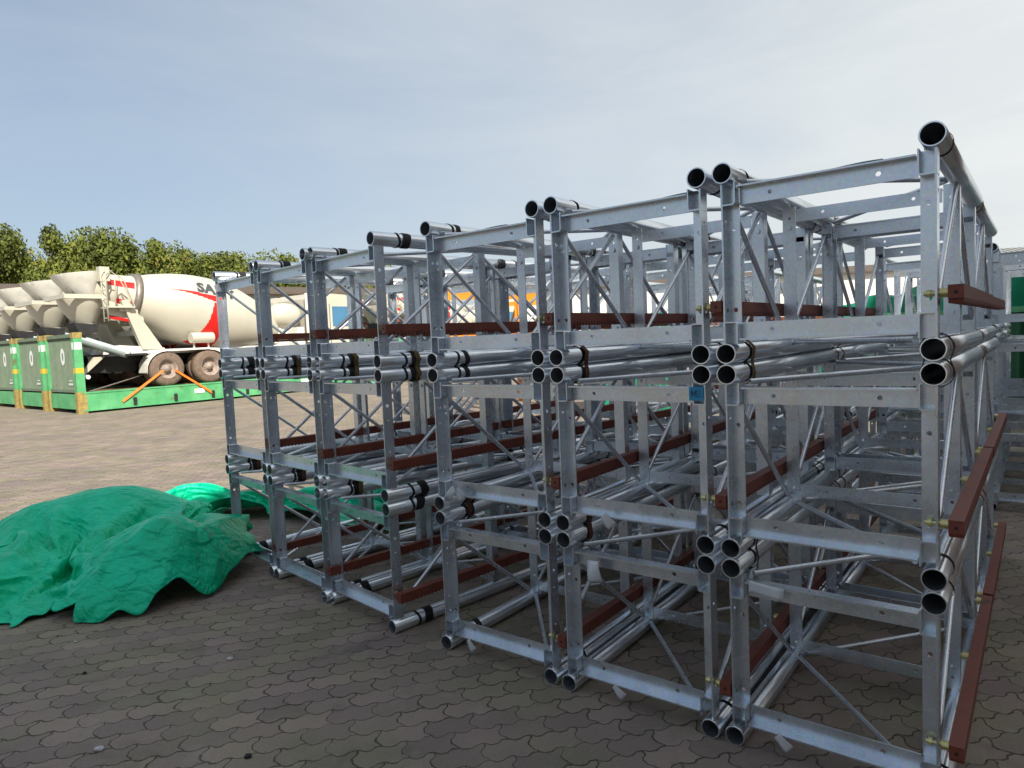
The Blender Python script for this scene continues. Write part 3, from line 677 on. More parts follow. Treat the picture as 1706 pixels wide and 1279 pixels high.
def make_truck():
    r = empty('mixer_truck')
    # drum
    bm = bmesh.new(); nx_, nt_ = 230, 252; prev = None
    for i in range(nx_+1):
        x = .85+(7.0-.85)*i/nx_
        cur = [bm.verts.new(dpt(x, 360*k/nt_+180)) for k in range(nt_)]
        if prev:
            for k in range(nt_):
                f = bm.faces.new([prev[k], prev[(k+1) % nt_], cur[(k+1) % nt_], cur[k]]); f.smooth = True
                xm = x-.013+.42; th = (360*(k+.5)/nt_+180) % 360; t2 = th-360 if th > 180 and th > 270 else th
                if any(inpoly(xm, t2, P) or inpoly(xm, t2-360, P) for P in REDS): f.material_index = 1
        prev = cur
    bm.faces.new(prev)
    bm2 = bmesh.new()
    dr = obj('drum', bm, [CREAM, REDP], r)
    bm = bmesh.new(); prev = None
    for (x, d) in [(1.98, .005), (1.98, .06), (2.16, .055), (2.16, .005)]:
        cur = [bm.verts.new(dpt(x, 5*k, d)) for k in range(72)]
        if prev: skin(bm, prev, cur)
        prev = cur
    obj('drum_ring', bm, mat('worn_steel_ring', (.26, .23, .20), .45, metal=.5), dr)
    # lettering on the drum
    cu = bpy.data.curves.new('t', 'FONT'); cu.body = 'SANY'; cu.size = 1; cu.offset = .055; cu.resolution_u = 3; cu.space_character = 1.08
    to = bpy.data.objects.new('t', cu); COL.objects.link(to); dg = bpy.context.evaluated_depsgraph_get(); me = bpy.data.meshes.new_from_object(to.evaluated_get(dg)); bpy.data.objects.remove(to)
    bm = bmesh.new(); bm.from_mesh(me); bmesh.ops.subdivide_edges(bm, edges=[e for e in bm.edges if e.calc_length() > .15], cuts=4, use_grid_fill=False)
    bmesh.ops.triangulate(bm, faces=bm.faces)
    xs = [v.co.x for v in bm.verts]; x0, x1 = min(xs), max(xs)
    for v in bm.verts:
        u = (v.co.x-x0)/(x1-x0); h = v.co.y/.73; s = 3.62+u*1.30
        v.co = dpt(s, 27+h*19, .010)
    obj('drum_lettering', bm, INKD, dr, recalc=False)
    # chassis
    bm = bmesh.new()
    for y in (-.42, .34): box(bm, .6, 9.6, y, y+.08, .78, 1.0)
    for k in range(9): box(bm, .8+k*1.05, .9+k*1.05, -.34, .34, .82, .96)
    box(bm, .9, 2.0, -1.15, 1.15, .98, 1.04)
    rod(bm, (2.55, -.8, .53), (2.55, .8, .53), .12, 10); rod(bm, (3.9, -.8, .53), (3.9, .8, .53), .12, 10); rod(bm, (8.3, -.9, .53), (8.3, .9, .53), .08, 10)
    box(bm, 4.9, 6.9, -1.05, -.55, .45, .95); box(bm, 4.9, 6.9, .55, 1.05, .45, .95); box(bm, .62, 2.0, -.3, .3, .5, .8)
    obj('chassis', bm, BLK, r)
    bm = bmesh.new(); box(bm, 1.3, 7.2, -.55, -.40, 1.0, 1.14); box(bm, 1.3, 7.2, .40, .55, 1.0, 1.14)
    prism(bm, [(1.15, -.95, 1.02), (2.6, -.95, 1.02), (2.6, -.95, 1.18), (1.3, -.95, 1.3)], (0, .5, 0)); prism(bm, [(1.15, .45, 1.02), (2.6, .45, 1.02), (2.6, .45, 1.18), (1.3, .45, 1.3)], (0, .5, 0))
    rod(bm, (6.9, 0, 1.2), (6.9, 0, 1.55), .3, 12); box(bm, 6.9, 7.5, -.45, .45, 1.0, 1.9)
    obj('subframe', bm, CREAM2, r)
    # rear pedestal: slanted legs carrying the drum rollers
    bm = bmesh.new()
    for y in (-.98, .80):
        prism(bm, [(1.45, y, 2.62), (1.63, y, 2.66), (2.55, y, 1.15), (1.95, y, 1.15)], (0, .18, 0))
        prism(bm, [(1.43, y-.03, 2.62), (1.50, y-.03, 2.64), (2.08, y-.03, 1.15), (1.93, y-.03, 1.15)], (0, .03, 0))
    box(bm, 1.38, 1.62, -.98, .98, 2.30, 2.48); box(bm, 1.9, 2.1, -.9, .9, 1.6, 1.75)
    rod(bm, (1.95, -.45, 2.05), (2.2, -.45, 2.05), .14, 14); rod(bm, (1.95, .45, 2.05), (2.2, .45, 2.05), .14, 14)
    obj('drum_pedestal', bm, CREAM, r)
    # loading hopper (top, open) and discharge funnel
    def cone(bm, levels, n=32, t=.015):
        for off in (0, t):
            prev = None
            for (c, rx, ry, tilt) in levels:
                cur = [bm.verts.new(V(c.x+(rx-off)*math.cos(2*PI*k/n), c.y+(ry-off)*math.sin(2*PI*k/n), c.z+tilt*rx*math.cos(2*PI*k/n))) for k in range(n)]
                if prev: skin(bm, prev, cur)
                prev = cur
        # rims
        for (c, rx, ry, tilt) in (levels[0], levels[-1]):
            A = [V(c.x+rx*math.cos(2*PI*k/n), c.y+ry*math.sin(2*PI*k/n), c.z+tilt*rx*math.cos(2*PI*k/n)) for k in range(n)]
            B = [V(c.x+(rx-t)*math.cos(2*PI*k/n), c.y+(ry-t)*math.sin(2*PI*k/n), c.z+tilt*rx*math.cos(2*PI*k/n)) for k in range(n)]
            skin(bm, nv(bm, A), nv(bm, B), False)
    bm = bmesh.new()
    cone(bm, [(V(.58, 0, 3.46), .60, .80, .12), (V(.62, 0, 3.30), .56, .76, .1), (V(.78, 0, 2.82), .36, .50, 0)])
    for a in (-.6, .0, .6): tube_path(bm, [(.58-.58*math.cos(a), .78*math.sin(a), 3.38), (.78-.37*math.cos(a), .5*math.sin(a), 2.82)], .018, 5)
    obj('loading_hopper', bm, CREAM2, r)
    bm = bmesh.new()
    cone(bm, [(V(.66, 0, 2.70), .56, .80, 0), (V(.68, 0, 2.45), .52, .72, 0), (V(.76, 0, 1.98), .28, .34, 0)])
    box(bm, .08, 1.1, -.84, -.76, 2.68, 2.80); box(bm, .08, 1.1, .76, .84, 2.68, 2.80); box(bm, .0, .08, -.84, .84, 2.68, 2.80)
    for sy in (-1, 1): prism(bm, [(.95, sy*.80, 2.70), (1.95, sy*.80, 2.35), (1.9, sy*.80, 2.0), (1.15, sy*.80, 2.05)], (0, sy*.04, 0))
    obj('discharge_funnel', bm, CREAM, r)
    bm = bmesh.new(); 
    for sy in (-1, 1): prism(bm, [(1.12, sy*.85, 2.10), (1.90, sy*.85, 1.95), (1.90, sy*.85, 2.02), (1.12, sy*.85, 2.20)], (0, sy*.01, 0))
    obj('red_edge_stripe', bm, REDP, r)
    bm = bmesh.new(); prism(bm, [(.36, -.36, 2.0), (1.0, -.36, 1.95), (.95, -.36, 1.72), (.5, -.36, 1.62)], (0, .72, 0)); obj('rubber_skirt', bm, BLK, r)
    # discharge chute, half pipe swung forward along the near side
    bm = bmesh.new(); a, b = V(.25, -.25, 1.72), V(1.45, -1.18, 1.12); prev = None; d = (b-a).normalized(); s_v = d.cross(V(0, 0, 1)).normalized(); up = s_v.cross(d)
    for i in range(9):
        p = a+(b-a)*i/8; R_ = .27-.05*i/8; cur = []
        for k in range(13): th = PI+PI*k/12; cur.append(bm.verts.new(p+s_v*R_*math.cos(th)+up*R_*math.sin(th)))
        for k in range(12, -1, -1): th = PI+PI*k/12; cur.append(bm.verts.new(p+s_v*(R_-.015)*math.cos(th)+up*(R_-.015)*math.sin(th)))
        if prev: skin(bm, prev, cur)
        prev = cur
    obj('discharge_chute', bm, GREYP, r)
    # ladder and platform
    bm = bmesh.new()
    for y in (-1.12, -.82):
        tube_path(bm, [(1.0, y, 2.0), (1.0, y, 3.35), (1.08, y, 3.48), (1.2, y, 3.45)], .02, 6)
    for k in range(5): rod(bm, (1.0, -1.12, 2.1+k*.27), (1.0, -.82, 2.1+k*.27), .016, 6)
    obj('ladder', bm, CREAM, r)
    bm = bmesh.new(); box(bm, 1.0, 1.75, -1.15, -.62, 2.40, 2.44)
    tube_path(bm, [(1.72, -1.13, 2.44), (1.50, -1.13, 3.2), (1.35, -1.13, 3.35), (1.25, -1.13, 3.30), (1.22, -1.13, 2.44)], .018, 6)
    tube_path(bm, [(1.35, -.85, 2.9), (1.36, -.9, 3.4), (1.2, -.9, 3.5), (1.1, -.9, 3.35)], .015, 6); rod(bm, (1.75, -1.13, 2.44), (1.35, -1.13, 3.3), .016, 6)
    rod(bm, (1.1, -.72, 2.44), (1.1, -.72, 3.6), .09, 10); box(bm, .98, 1.25, -.80, -.55, 3.2, 3.62)
    obj('platform', bm, CREAM, r)
    # small drum / tank low on the side, front water tank, drive
    bm = bmesh.new(); rod(bm, (3.42, -.98, 1.46), (4.15, -.98, 1.46), .17, 16); box(bm, 3.52, 3.56, -.95, -.90, 1.1, 1.35); box(bm, 4.0, 4.04, -.95, -.90, 1.1, 1.35); obj('side_tank', bm, CREAM, r)
    bm = bmesh.new(); prev = None
    for k in range(9):
        t = PI*k/8; x = 7.25-.62*math.cos(t); q = max(.02, .46*math.sin(t)**.6); cur = nv(bm, ring(V(x, -.35, 2.2), V(1, 0, 0), q, 20))
        if prev: skin(bm, prev, cur)
        prev = cur
    obj('water_tank', bm, CREAM, r)
    bm = bmesh.new(); rod(bm, (7.0, 0, 1.7), (7.5, 0, 1.65), .22, 14); box(bm, 7.3, 7.6, -1.05, -.3, 1.05, 1.75); rod(bm, (7.9, -.85, 1.2), (7.9, -.85, 3.0), .06, 8); obj('drum_drive', bm, CREAM2, r)
    # cab
    bm = bmesh.new(); P = [(8.0, .75), (9.95, .75), (10.0, 1.5), (9.75, 2.55), (9.4, 2.95), (8.15, 3.0), (8.0, 2.8)]
    prism(bm, [(x, -1.22, z) for x, z in P], (0, 2.44, 0)); cb = obj('cab', bm, CREAM, r)
    bm = bmesh.new(); prism(bm, [(8.75, -1.232, 1.75), (9.85, -1.232, 1.75), (9.62, -1.232, 2.5), (8.75, -1.232, 2.5)], (0, .010, 0)); box(bm, 8.15, 8.5, -1.232, -1.222, 1.9, 2.45); obj('side_window', bm, GLASS, cb)
    bm = bmesh.new(); box(bm, 8.62, 8.64, -1.228, -1.221, .95, 2.6); box(bm, 8.70, 8.82, -1.25, -1.223, 1.5, 1.54); rod(bm, (9.7, -1.45, 1.8), (9.7, -1.45, 2.4), .07, 8); rod(bm, (9.6, -1.22, 2.5), (9.7, -1.45, 2.4), .015, 6); obj('mirror', bm, BLK, cb)
    # fenders, rear guard, wheels
    for sy in (-1, 1):
        bm = bmesh.new(); pts = []
        for k in range(7): t = PI-PI/2*k/6; pts.append((2.55+.62*math.cos(t), .55+.58*math.sin(t)))
        pts = [(1.92, .45)]+pts+[(3.9, 1.14)]
        for k in range(7): t = PI/2-PI/2*k/6; pts.append((3.9+.62*math.cos(t), .55+.58*math.sin(t)))
        prev = None
        for x, z in pts:
            c = V(x, 0, z); cur = nv(bm, [V(x, sy*1.22, z), V(x, sy*1.22, z-.06), V(x, sy*1.19, z-.02), V(x, sy*.62, z-.02), V(x, sy*.62, z)])
            if prev: skin(bm, prev, cur, False)
            prev = cur
        obj('fender', bm, CREAM2, r)
        for x in (2.55, 3.9): 
            wr = sy*1.20; wheel(r, x, wr, side=sy)
        wheel(r, 8.6, sy*1.18, w=.32, side=sy)
    bm = bmesh.new(); rod(bm, (.35, -1.1, .42), (.35, 1.1, .42), .062, 10); g = obj('rear_guard_bar', bm, WPAINT, r)
    bm = bmesh.new()
    for k in range(5): y = -.95+k*.42; rod(bm, (.35, y, .42), (.35, y+.2, .42), .066, 10)
    obj('red_band', bm, REDP, g)
    for y in (-.62, .52): bm = bmesh.new(); prism(bm, [(.30, y, .46), (.42, y, .46), (1.0, y, .98), (.72, y, .98)], (0, .1, 0)); obj('guard_strut', bm, CREAM, r)
    return r
fr0 = make_flatrack(); tk0 = make_truck()
u = V(.63, .77, 0).normalized(); pv = V(-u.y, u.x, 0); O0 = pix(132, 690, z=0); O0.z = 0
spots = [(0, 0, 'nearest the camera, with its end wall fully in view', 'nearest cream mixer truck, its lettered drum facing the yard'),
         (0, 2.75, 'second in the row, behind the nearest one', 'second cream mixer truck, its hopper just left of the nearest truck'),
         (0, 5.5, 'third in the row with only its green post edge in view', 'third cream mixer truck, hopper rising behind the second truck'),
         (0, 8.25, 'fourth in the row, at the left edge of the photo', 'fourth cream mixer truck cut by the left edge of the photo'),
         (13.5, 2.75, 'beyond the first row, seen through the left stacks', 'far mixer truck seen through the fourth and fifth stacks'),
         (13.5, 5.5, 'in the far row behind the other far one', 'farthest mixer truck, mostly hidden behind the stacks')]
for i, (s, p, fl, tl_) in enumerate(spots):
    P = O0+u*s+pv*p
    f = fr0 if i == 0 else copy_tree(fr0); f.location = P; f.rotation_euler = (0, 0, HD)
    tag(f, 'green flatrack container '+fl, 'flatrack', 'flatracks carrying mixer trucks')
    t = tk0 if i == 0 else copy_tree(tk0); t.location = P+pv*1.22+V(0, 0, .605)+u*.0; t.rotation_euler = (0, 0, HD)
    tag(t, tl_, 'mixer truck', 'concrete mixer trucks on flatracks')
def strap(a, b, w, t, m, label, name='lashing_strap', cat='strap', group=None):
    bm = bmesh.new(); a = Vector(a); b = Vector(b); mid = (a+b)/2; bar(bm, a, b, w, t, up=V(.5, -.6, .3)); 
    o = obj(name, bm, m); tag(o, label, cat, group); return o
hub = O0+pv*(-.03)+u*2.55+V(0, 0, 1.08)
strap(hub-u*.18, O0-pv*.04+u*1.15+V(0, 0, .25), .07, .006, ORG, 'orange lashing strap slanting left from the near truck wheel', group='orange lashing straps')
strap(hub+u*.18, O0-pv*.04+u*3.9+V(0, 0, .25), .07, .006, ORG, 'orange lashing strap slanting right from the near truck wheel', group='orange lashing straps')
bm = bmesh.new()
for k in range(3): rod(bm, O0+u*(.4+.1*k)+pv*(.3+.1*k)+V(0, 0, .61), O0+u*(2.1+.1*k)+pv*(.7+.15*k)+V(0, 0, .98), .012, 6)
tag(obj('lashing_wire', bm, STEEL), 'bright steel lashing wires running low under the near truck tail', 'wire')

# ================================================================== OTHER THINGS SEEN THROUGH AND BEYOND THE STACKS
YEM = mat('orange_yellow_paint', (.72, .25, .01), .45, var=.12, scale=3)
def yellow_frame(x, y, rz, label, h=2.75):
    r = tag(empty('yellow_frame', (x, y, 0), rz), label, 'steel frame', 'orange yellow steel frames behind the stacks')
    W_ = 1.25
    for px in (-W_/2, W_/2):
        for py in (0, 1.6):
            bm = bmesh.new(); box(bm, px-.075, px+.075, py-.02, py+.02, 0, h-.001); box(bm, px-.01, px+.01, py-.07, py-.021, 0, h-.002); obj('post', bm, YEM, r)
    for z in (h-.16, h*.62):
        for py in (0, 1.6):
            bm = bmesh.new(); box(bm, -W_/2+.076, W_/2-.076, py-.015, py+.015, z, z+.12); obj('cross_beam', bm, YEM, r)
    for px in (-W_/2, W_/2):
        bm = bmesh.new(); rod(bm, (px, .05, h-.2), (px, 1.55, h*.62), .03, 8); obj('brace', bm, YEM, r)
    return r
for i, (px, D, rz, lb) in enumerate([(775, 13.6, .1, 'orange yellow steel frame seen through the third stack, left one'), (865, 14.2, -.1, 'orange yellow steel frame seen between the third and second stacks'), (905, 17.5, .2, 'orange yellow steel frame farther back, right of the other two')]):
    q = pix(px, 590, Y=D); yellow_frame(q.x, q.y, rz, lb, 2.65)
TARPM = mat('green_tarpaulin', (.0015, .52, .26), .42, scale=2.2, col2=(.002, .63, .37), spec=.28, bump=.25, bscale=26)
def creases(m, s=2.2, dist=.045, strength=.8):
    n = m.node_tree; P = n.nodes['Principled BSDF']; l = n.links.new; t = NN(n, 'ShaderNodeTexCoord')
    mpn = NN(n, 'ShaderNodeMapping'); mpn.inputs['Rotation'].default_value = (0, 0, .5); mpn.inputs['Scale'].default_value = (1, 1.9, 1.3); l(t.outputs['Object'], mpn.inputs[0])
    old = P.inputs['Normal'].links[0].from_node if P.inputs['Normal'].links else None; last = None
    for k, (sc, ww) in enumerate(((s, 1.0), (s*2.7, .45), (s*6.5, .16))):
        z = NN(n, 'ShaderNodeTexNoise', i_Scale=sc, i_Detail=2, i_Roughness=.45, i_Distortion=.8); l(mpn.outputs[0], z.inputs[0])
        q = NN(n, 'ShaderNodeMath', operation='SUBTRACT'); q.inputs[1].default_value = .5; l(z.outputs[0], q.inputs[0])
        q2 = NN(n, 'ShaderNodeMath', operation='ABSOLUTE'); l(q.outputs[0], q2.inputs[0])
        q3 = NN(n, 'ShaderNodeMath', operation='MULTIPLY'); q3.inputs[1].default_value = ww*3; l(q2.outputs[0], q3.inputs[0])
        if last: ad_ = NN(n, 'ShaderNodeMath', operation='ADD'); l(last, ad_.inputs[0]); l(q3.outputs[0], ad_.inputs[1]); last = ad_.outputs[0]
        else: last = q3.outputs[0]
    b = NN(n, 'ShaderNodeBump', i_Strength=strength, i_Distance=dist); l(last, b.inputs['Height'])
    if old: l(b.outputs[0], old.inputs['Normal'])
    else: l(b.outputs[0], P.inputs['Normal'])
creases(TARPM)
def tarp_heap(cx, cy, rz, lx, ly, h, label, seed):
    from mathutils import noise
    bm = bmesh.new(); nx_, ny_ = 90, 60; g = []
    for j in range(ny_+1):
        row = []
        for i in range(nx_+1):
            u_, v_ = 2*i/nx_-1, 2*j/ny_-1; e = max(abs(u_), abs(v_)); q = min(1, (1-e)/.14)
            z = h*(q*q*(3-2*q))*(1-.12*abs(u_)**2)*(.80+.20*u_); p = V(u_*3+seed, v_*2, seed)
            f = abs(noise.noise(p*1.7+V(0, 0, z)))*.14+abs(noise.noise(p*4.1))*.06; sag = .12*noise.noise(p*.9)
            x = u_*lx/2*(1+.05*noise.noise(p*2+V(5, 0, 0))); y = v_*ly/2*(1+.05*noise.noise(p*2+V(9, 0, 0)))
            fold = .05*math.sin((u_*lx+v_*ly)*5+3*noise.noise(p)) * (1-q)*q*4
            row.append(bm.verts.new((x*(1+fold), y*(1+fold), max(.004, z+(sag-f)*min(1, q+.2)*h*.6))))
        g.append(row)
    for j in range(ny_):
        for i in range(nx_): f = bm.faces.new([g[j][i], g[j][i+1], g[j+1][i+1], g[j+1][i]]); f.smooth = True
    o = obj('tarpaulin_cover', bm, mat('shaded_green_tarpaulin', (.002, .20, .10), .5, scale=2, col2=(.003, .27, .14), spec=.3, bump=.3, bscale=20)); o.location = (cx, cy, 0); o.rotation_euler = (0, 0, rz)  # tarpaulin green darkened in the colour to stand for shade on these heaps
    tag(o, label, 'tarpaulin', 'green tarpaulins'); return o
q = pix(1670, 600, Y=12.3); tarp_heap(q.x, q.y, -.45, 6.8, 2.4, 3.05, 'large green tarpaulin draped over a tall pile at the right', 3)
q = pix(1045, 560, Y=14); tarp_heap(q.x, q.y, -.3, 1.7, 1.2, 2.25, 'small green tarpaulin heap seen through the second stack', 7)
q = pix(1700, 620, Y=9.5)
r = tag(empty('green_container', (q.x, q.y+1.6, 0), -.66), 'dark green corrugated container at the right edge behind the far stacks', 'container')
bm = bmesh.new(); box(bm, -1.2, 4.5, 0, 2.3, .12, 1.65); obj('body', bm, corr_mat('container_dark_green', (.012, .11, .045), .22, .5, 0), r)
for xx in (-1.26, 4.44):
    bm = bmesh.new(); box(bm, xx, xx+.12, -.05, .07, .0, 1.72); obj('corner_post', bm, GRN, r)
bm = bmesh.new(); box(bm, -1.14, 4.44, -.03, .05, 1.652, 1.74); box(bm, -1.14, 4.44, -.03, .05, .02, .118); obj('rail', bm, GRN, r)
q = pix(1700, 560, Y=20)
r = tag(empty('shed', (q.x-.55, q.y, 0), -.3), 'open pale shed with a grey corrugated roof at the right edge', 'shed')
bm = bmesh.new(); box(bm, 0, 9, .5, 5, 0, 2.72); obj('wall', bm, BRIGHT, r)
bm = bmesh.new(); prism(bm, [(-.3, -.6, 2.73), (-.3, -.6, 2.85), (-.3, 5, 4.0), (-.3, 5, 3.8)], (9.6, 0, 0)); obj('roof', bm, corr_mat('grey_roof_sheet', (.27, .27, .26), .18), r)

# ------------------------------------------------------------------ webbing straps and paper tags on the stacks
def webbing(nm, sx, lvl, y, m, label, wdt=.035):
    o = SECT[nm, 0, lvl]; yaw = o.rotation_euler.z; bm = bmesh.new(); zc = .038; n = 14; P = []
    R_ = .0465; zt = PITCHZ*0
    for k in range(n+1): t = PI*k/n; P.append(V(0, R_*math.cos(t), R_*math.sin(t)))
    top = [V(sx*HX+p.y, 0, ZB+p.z) for p in P]; bot = [V(sx*HX-p.y, 0, ZB-.0767-p.z) for p in P]
    loop = top+[V(sx*HX-R_+.012, 0, ZB-.038)]+bot+[V(sx*HX+R_-.012, 0, ZB-.038)]; prev = None; N = len(loop); vs = []
    for i, p in enumerate(loop):
        j = .006*math.sin(i*1.7+sx); c = V(sx*HX, 0, ZB-.038); d = (p-c).normalized()
        vs.append([bm.verts.new(q) for q in (p+V(0, -wdt/2+j, 0), p+V(0, wdt/2+j, 0), p+d*.003+V(0, wdt/2+j, 0), p+d*.003+V(0, -wdt/2+j, 0))])
    for i in range(N):
        a, b = vs[i], vs[(i+1) % N]
        for k in range(4): bm.faces.new([a[k], b[k], b[(k+1) % 4], a[(k+1) % 4]])
    w_ = obj('webbing_strap', bm, m); w_.location = V(*o.location)+Matrix.Rotation(yaw, 3, 'Z') @ V(0, y, 0); w_.rotation_euler = (0, 0, yaw)
    tag(w_, label, 'strap', 'webbing straps tying the tube pairs')
PN = {'A': 'rightmost stack', 'B': 'second stack from the right', 'C': 'third stack from the right', 'D': 'fourth stack from the right', 'E': 'fifth stack from the right', 'F': 'leftmost stack'}
for nm, sx, lv, y, m in [('A', -1, 2, .17, WEB), ('A', -1, 1, .17, RUB), ('A', 1, 2, .10, RUB), ('B', -1, 2, .18, WEB2), ('B', -1, 1, .16, WEB2), ('C', -1, 1, .18, WEB2), ('D', 1, 2, .235, WEB), ('D', -1, 2, .245, WEB), ('D', -1, 1, .225, WEB),
                     ('E', -1, 2, .24, WEB), ('E', -1, 1, .225, WEB2), ('F', -1, 1, .225, WEB2)]:
    webbing(nm, sx, lv, y, m, '%s strap round the %s tube pair, %s side of the %s' % ({'olive_webbing': 'olive', 'brown_webbing': 'brown', 'black_tape': 'black'}[m.name], 'upper' if lv == 2 else 'lower', 'left' if sx < 0 else 'right', PN[nm]), .014 if m is RUB else .03)
def scrap(nm, lv, x, y, z, w_, h_, ang, m, label, curl=.02, flat=False, name='paper_tag', cat='tag'):
    o = SECT[nm, 0, lv]; yaw = o.rotation_euler.z; rnd = random.Random(label); bm = bmesh.new(); g = []
    for i in range(7):
        row = []
        for j in range(5):
            u_, v_ = (i/6), (j/4-.5); a = ang
            du = V(math.cos(a), 0, math.sin(a)) if not flat else V(math.cos(a), math.sin(a), 0); dv = V(-math.sin(a), 0, math.cos(a)) if not flat else V(-math.sin(a), math.cos(a), 0); dn = du.cross(dv)
            row.append(bm.verts.new(du*(u_*h_*.62)+dv*(v_*w_*.9)+dn*(curl*.35*math.sin(u_*3+v_*1.5))))
        g.append(row)
    for i in range(6):
        for j in range(4): f = bm.faces.new([g[i][j], g[i+1][j], g[i+1][j+1], g[i][j+1]]); f.smooth = True
    p = obj(name, bm, m); md = p.modifiers.new('thickness', 'SOLIDIFY'); md.thickness = .0012
    p.location = V(*o.location)+Matrix.Rotation(yaw, 3, 'Z') @ V(x, y, z); p.rotation_euler = (0, 0, yaw); tag(p, label, cat)
scrap('A', 0, -.17, .008, ZB+.05, .04, .10, -.7, PAPER, 'white paper tag hanging from the lowest beam of the rightmost stack')
scrap('B', 0, -.10, .008, ZB+.05, .04, .10, -.7, PAPER, 'white paper tag hanging from the lowest beam of the second stack')
scrap('C', 0, -.18, .008, ZB+.05, .04, .10, -.9, PAPER, 'white paper tag hanging from the lowest beam of the third stack')
scrap('C', 1, -.22, .004, ZB+.09, .045, .12, -2.2, PAPER, 'white paper folded over the middle beam of the third stack', .03)
scrap('C', 1, -.20, .004, ZB+.09, .035, .11, -1.0, PAPER, 'white paper strip hanging right of the folded paper on third stack', .03)
scrap('B', 1, -.12, .004, ZB+.06, .05, .10, -.8, PAPER, 'white paper tag under the middle beam of the second stack', .02)
scrap('B', 0, -.18, .004, ZT-.07, .07, .15, -1.45, PLAS, 'crumpled white plastic strip hanging under the second stack beam', .03)
scrap('A', 0, -.26, .004, ZT-.055, .05, .20, -.1, PLAS, 'strip of clear film lying on a beam of the rightmost stack', .012)
scrap('E', 2, -.20, .19, ZB+.07, .07, .09, -.6, PAPER, 'white paper square on the strap of the fifth stack', .01)
for nm, x, lb in (('A', .02, 'grey cloth strip lying on the top beam of the rightmost stack'), ('B', .15, 'grey cloth strip lying on the top beam of the second stack'), ('C', .0, 'grey cloth strip lying on the top beam of the third stack')):
    scrap(nm, 2, x, .03, ZT-.046, .03, .27, .05, mat('grey_cloth', (.36, .38, .42), .9, var=.2), lb, .012, True, 'cloth_strip', 'cloth')
o = SECT['B', 0, 1]; bm = bmesh.new(); box(bm, HX-.052, HX+.004, .006, .0085, ZT-.098, ZT-.046); st = obj('blue_sticker', bm, BLUE, o)
bm = bmesh.new()
for a, b in (((-.042, -.085), (-.042, -.058)), ((-.042, -.058), (-.033, -.078)), ((-.033, -.078), (-.024, -.058)), ((-.024, -.058), (-.024, -.085))): bar(bm, (HX+a[0], .0055, ZT+a[1]), (HX+b[0], .0055, ZT+b[1]), .004, .001, up=V(0, 1, 0))
for k in range(3): box(bm, HX-.019, HX-.004, .0050, .0058, ZT-.083+k*.010, ZT-.080+k*.010)
obj('printed_mark', bm, INK, st)
# small litter on the pavers
for i, (px, py, s, m, lb) in enumerate([(165, 1250, .016, PAPER, 'small white chip on the pavers at the bottom left'), (413, 1262, .013, RUB, 'small dark stone on the pavers near the bottom edge'), (141, 1122, .009, RUB, 'tiny dark stone on the pavers below the green tarpaulin'), (383, 1099, .013, PAPER, 'pale crumb on the stained paver left of the stacks'), (126, 1070, .008, PAPER, 'tiny pale chip beside the green tarpaulin edge')]):
    bm = bmesh.new(); bmesh.ops.create_icosphere(bm, subdivisions=2, radius=s); rnd = random.Random(i)
    for v in bm.verts: v.co = V(v.co.x*1.2, v.co.y*.9, v.co.z*.6)*(1+rnd.uniform(-.2, .2))
    o = obj('pebble', bm, m); p = pix(px, py, z=0); o.location = (p.x, p.y, s*.5); tag(o, lb, 'stone')

# ================================================================== GREEN TARPAULIN PILES (cloth shapes stored as vertex offsets)
def tarp(data, name, label, fix=None):
    nx_, ny_, q = data; P = []
    for k in range(nx_*ny_):
        i = k % nx_; b = P[k-1] if i else (P[k-nx_] if k else (0, 0, 0))
        P.append((b[0]+q[3*k], b[1]+q[3*k+1], b[2]+q[3*k+2]))
    vs = [Vector((p[0]/1000, p[1]/1000, p[2]/1000)) for p in P]
    if fix: vs = fix(vs)
    me = bpy.data.meshes.new(name); me.from_pydata(vs, [], [(j*nx_+i, j*nx_+i+1, (j+1)*nx_+i+1, (j+1)*nx_+i) for j in range(ny_-1) for i in range(nx_-1)])
    me.materials.append(TARPM); smooth(me); o = link(name, me); md = o.modifiers.new('sub', 'SUBSURF'); md.levels = 2; md.render_levels = 2
    md = o.modifiers.new('t', 'SOLIDIFY'); md.thickness = .004; tag(o, label, 'tarpaulin', 'green tarpaulins'); return o
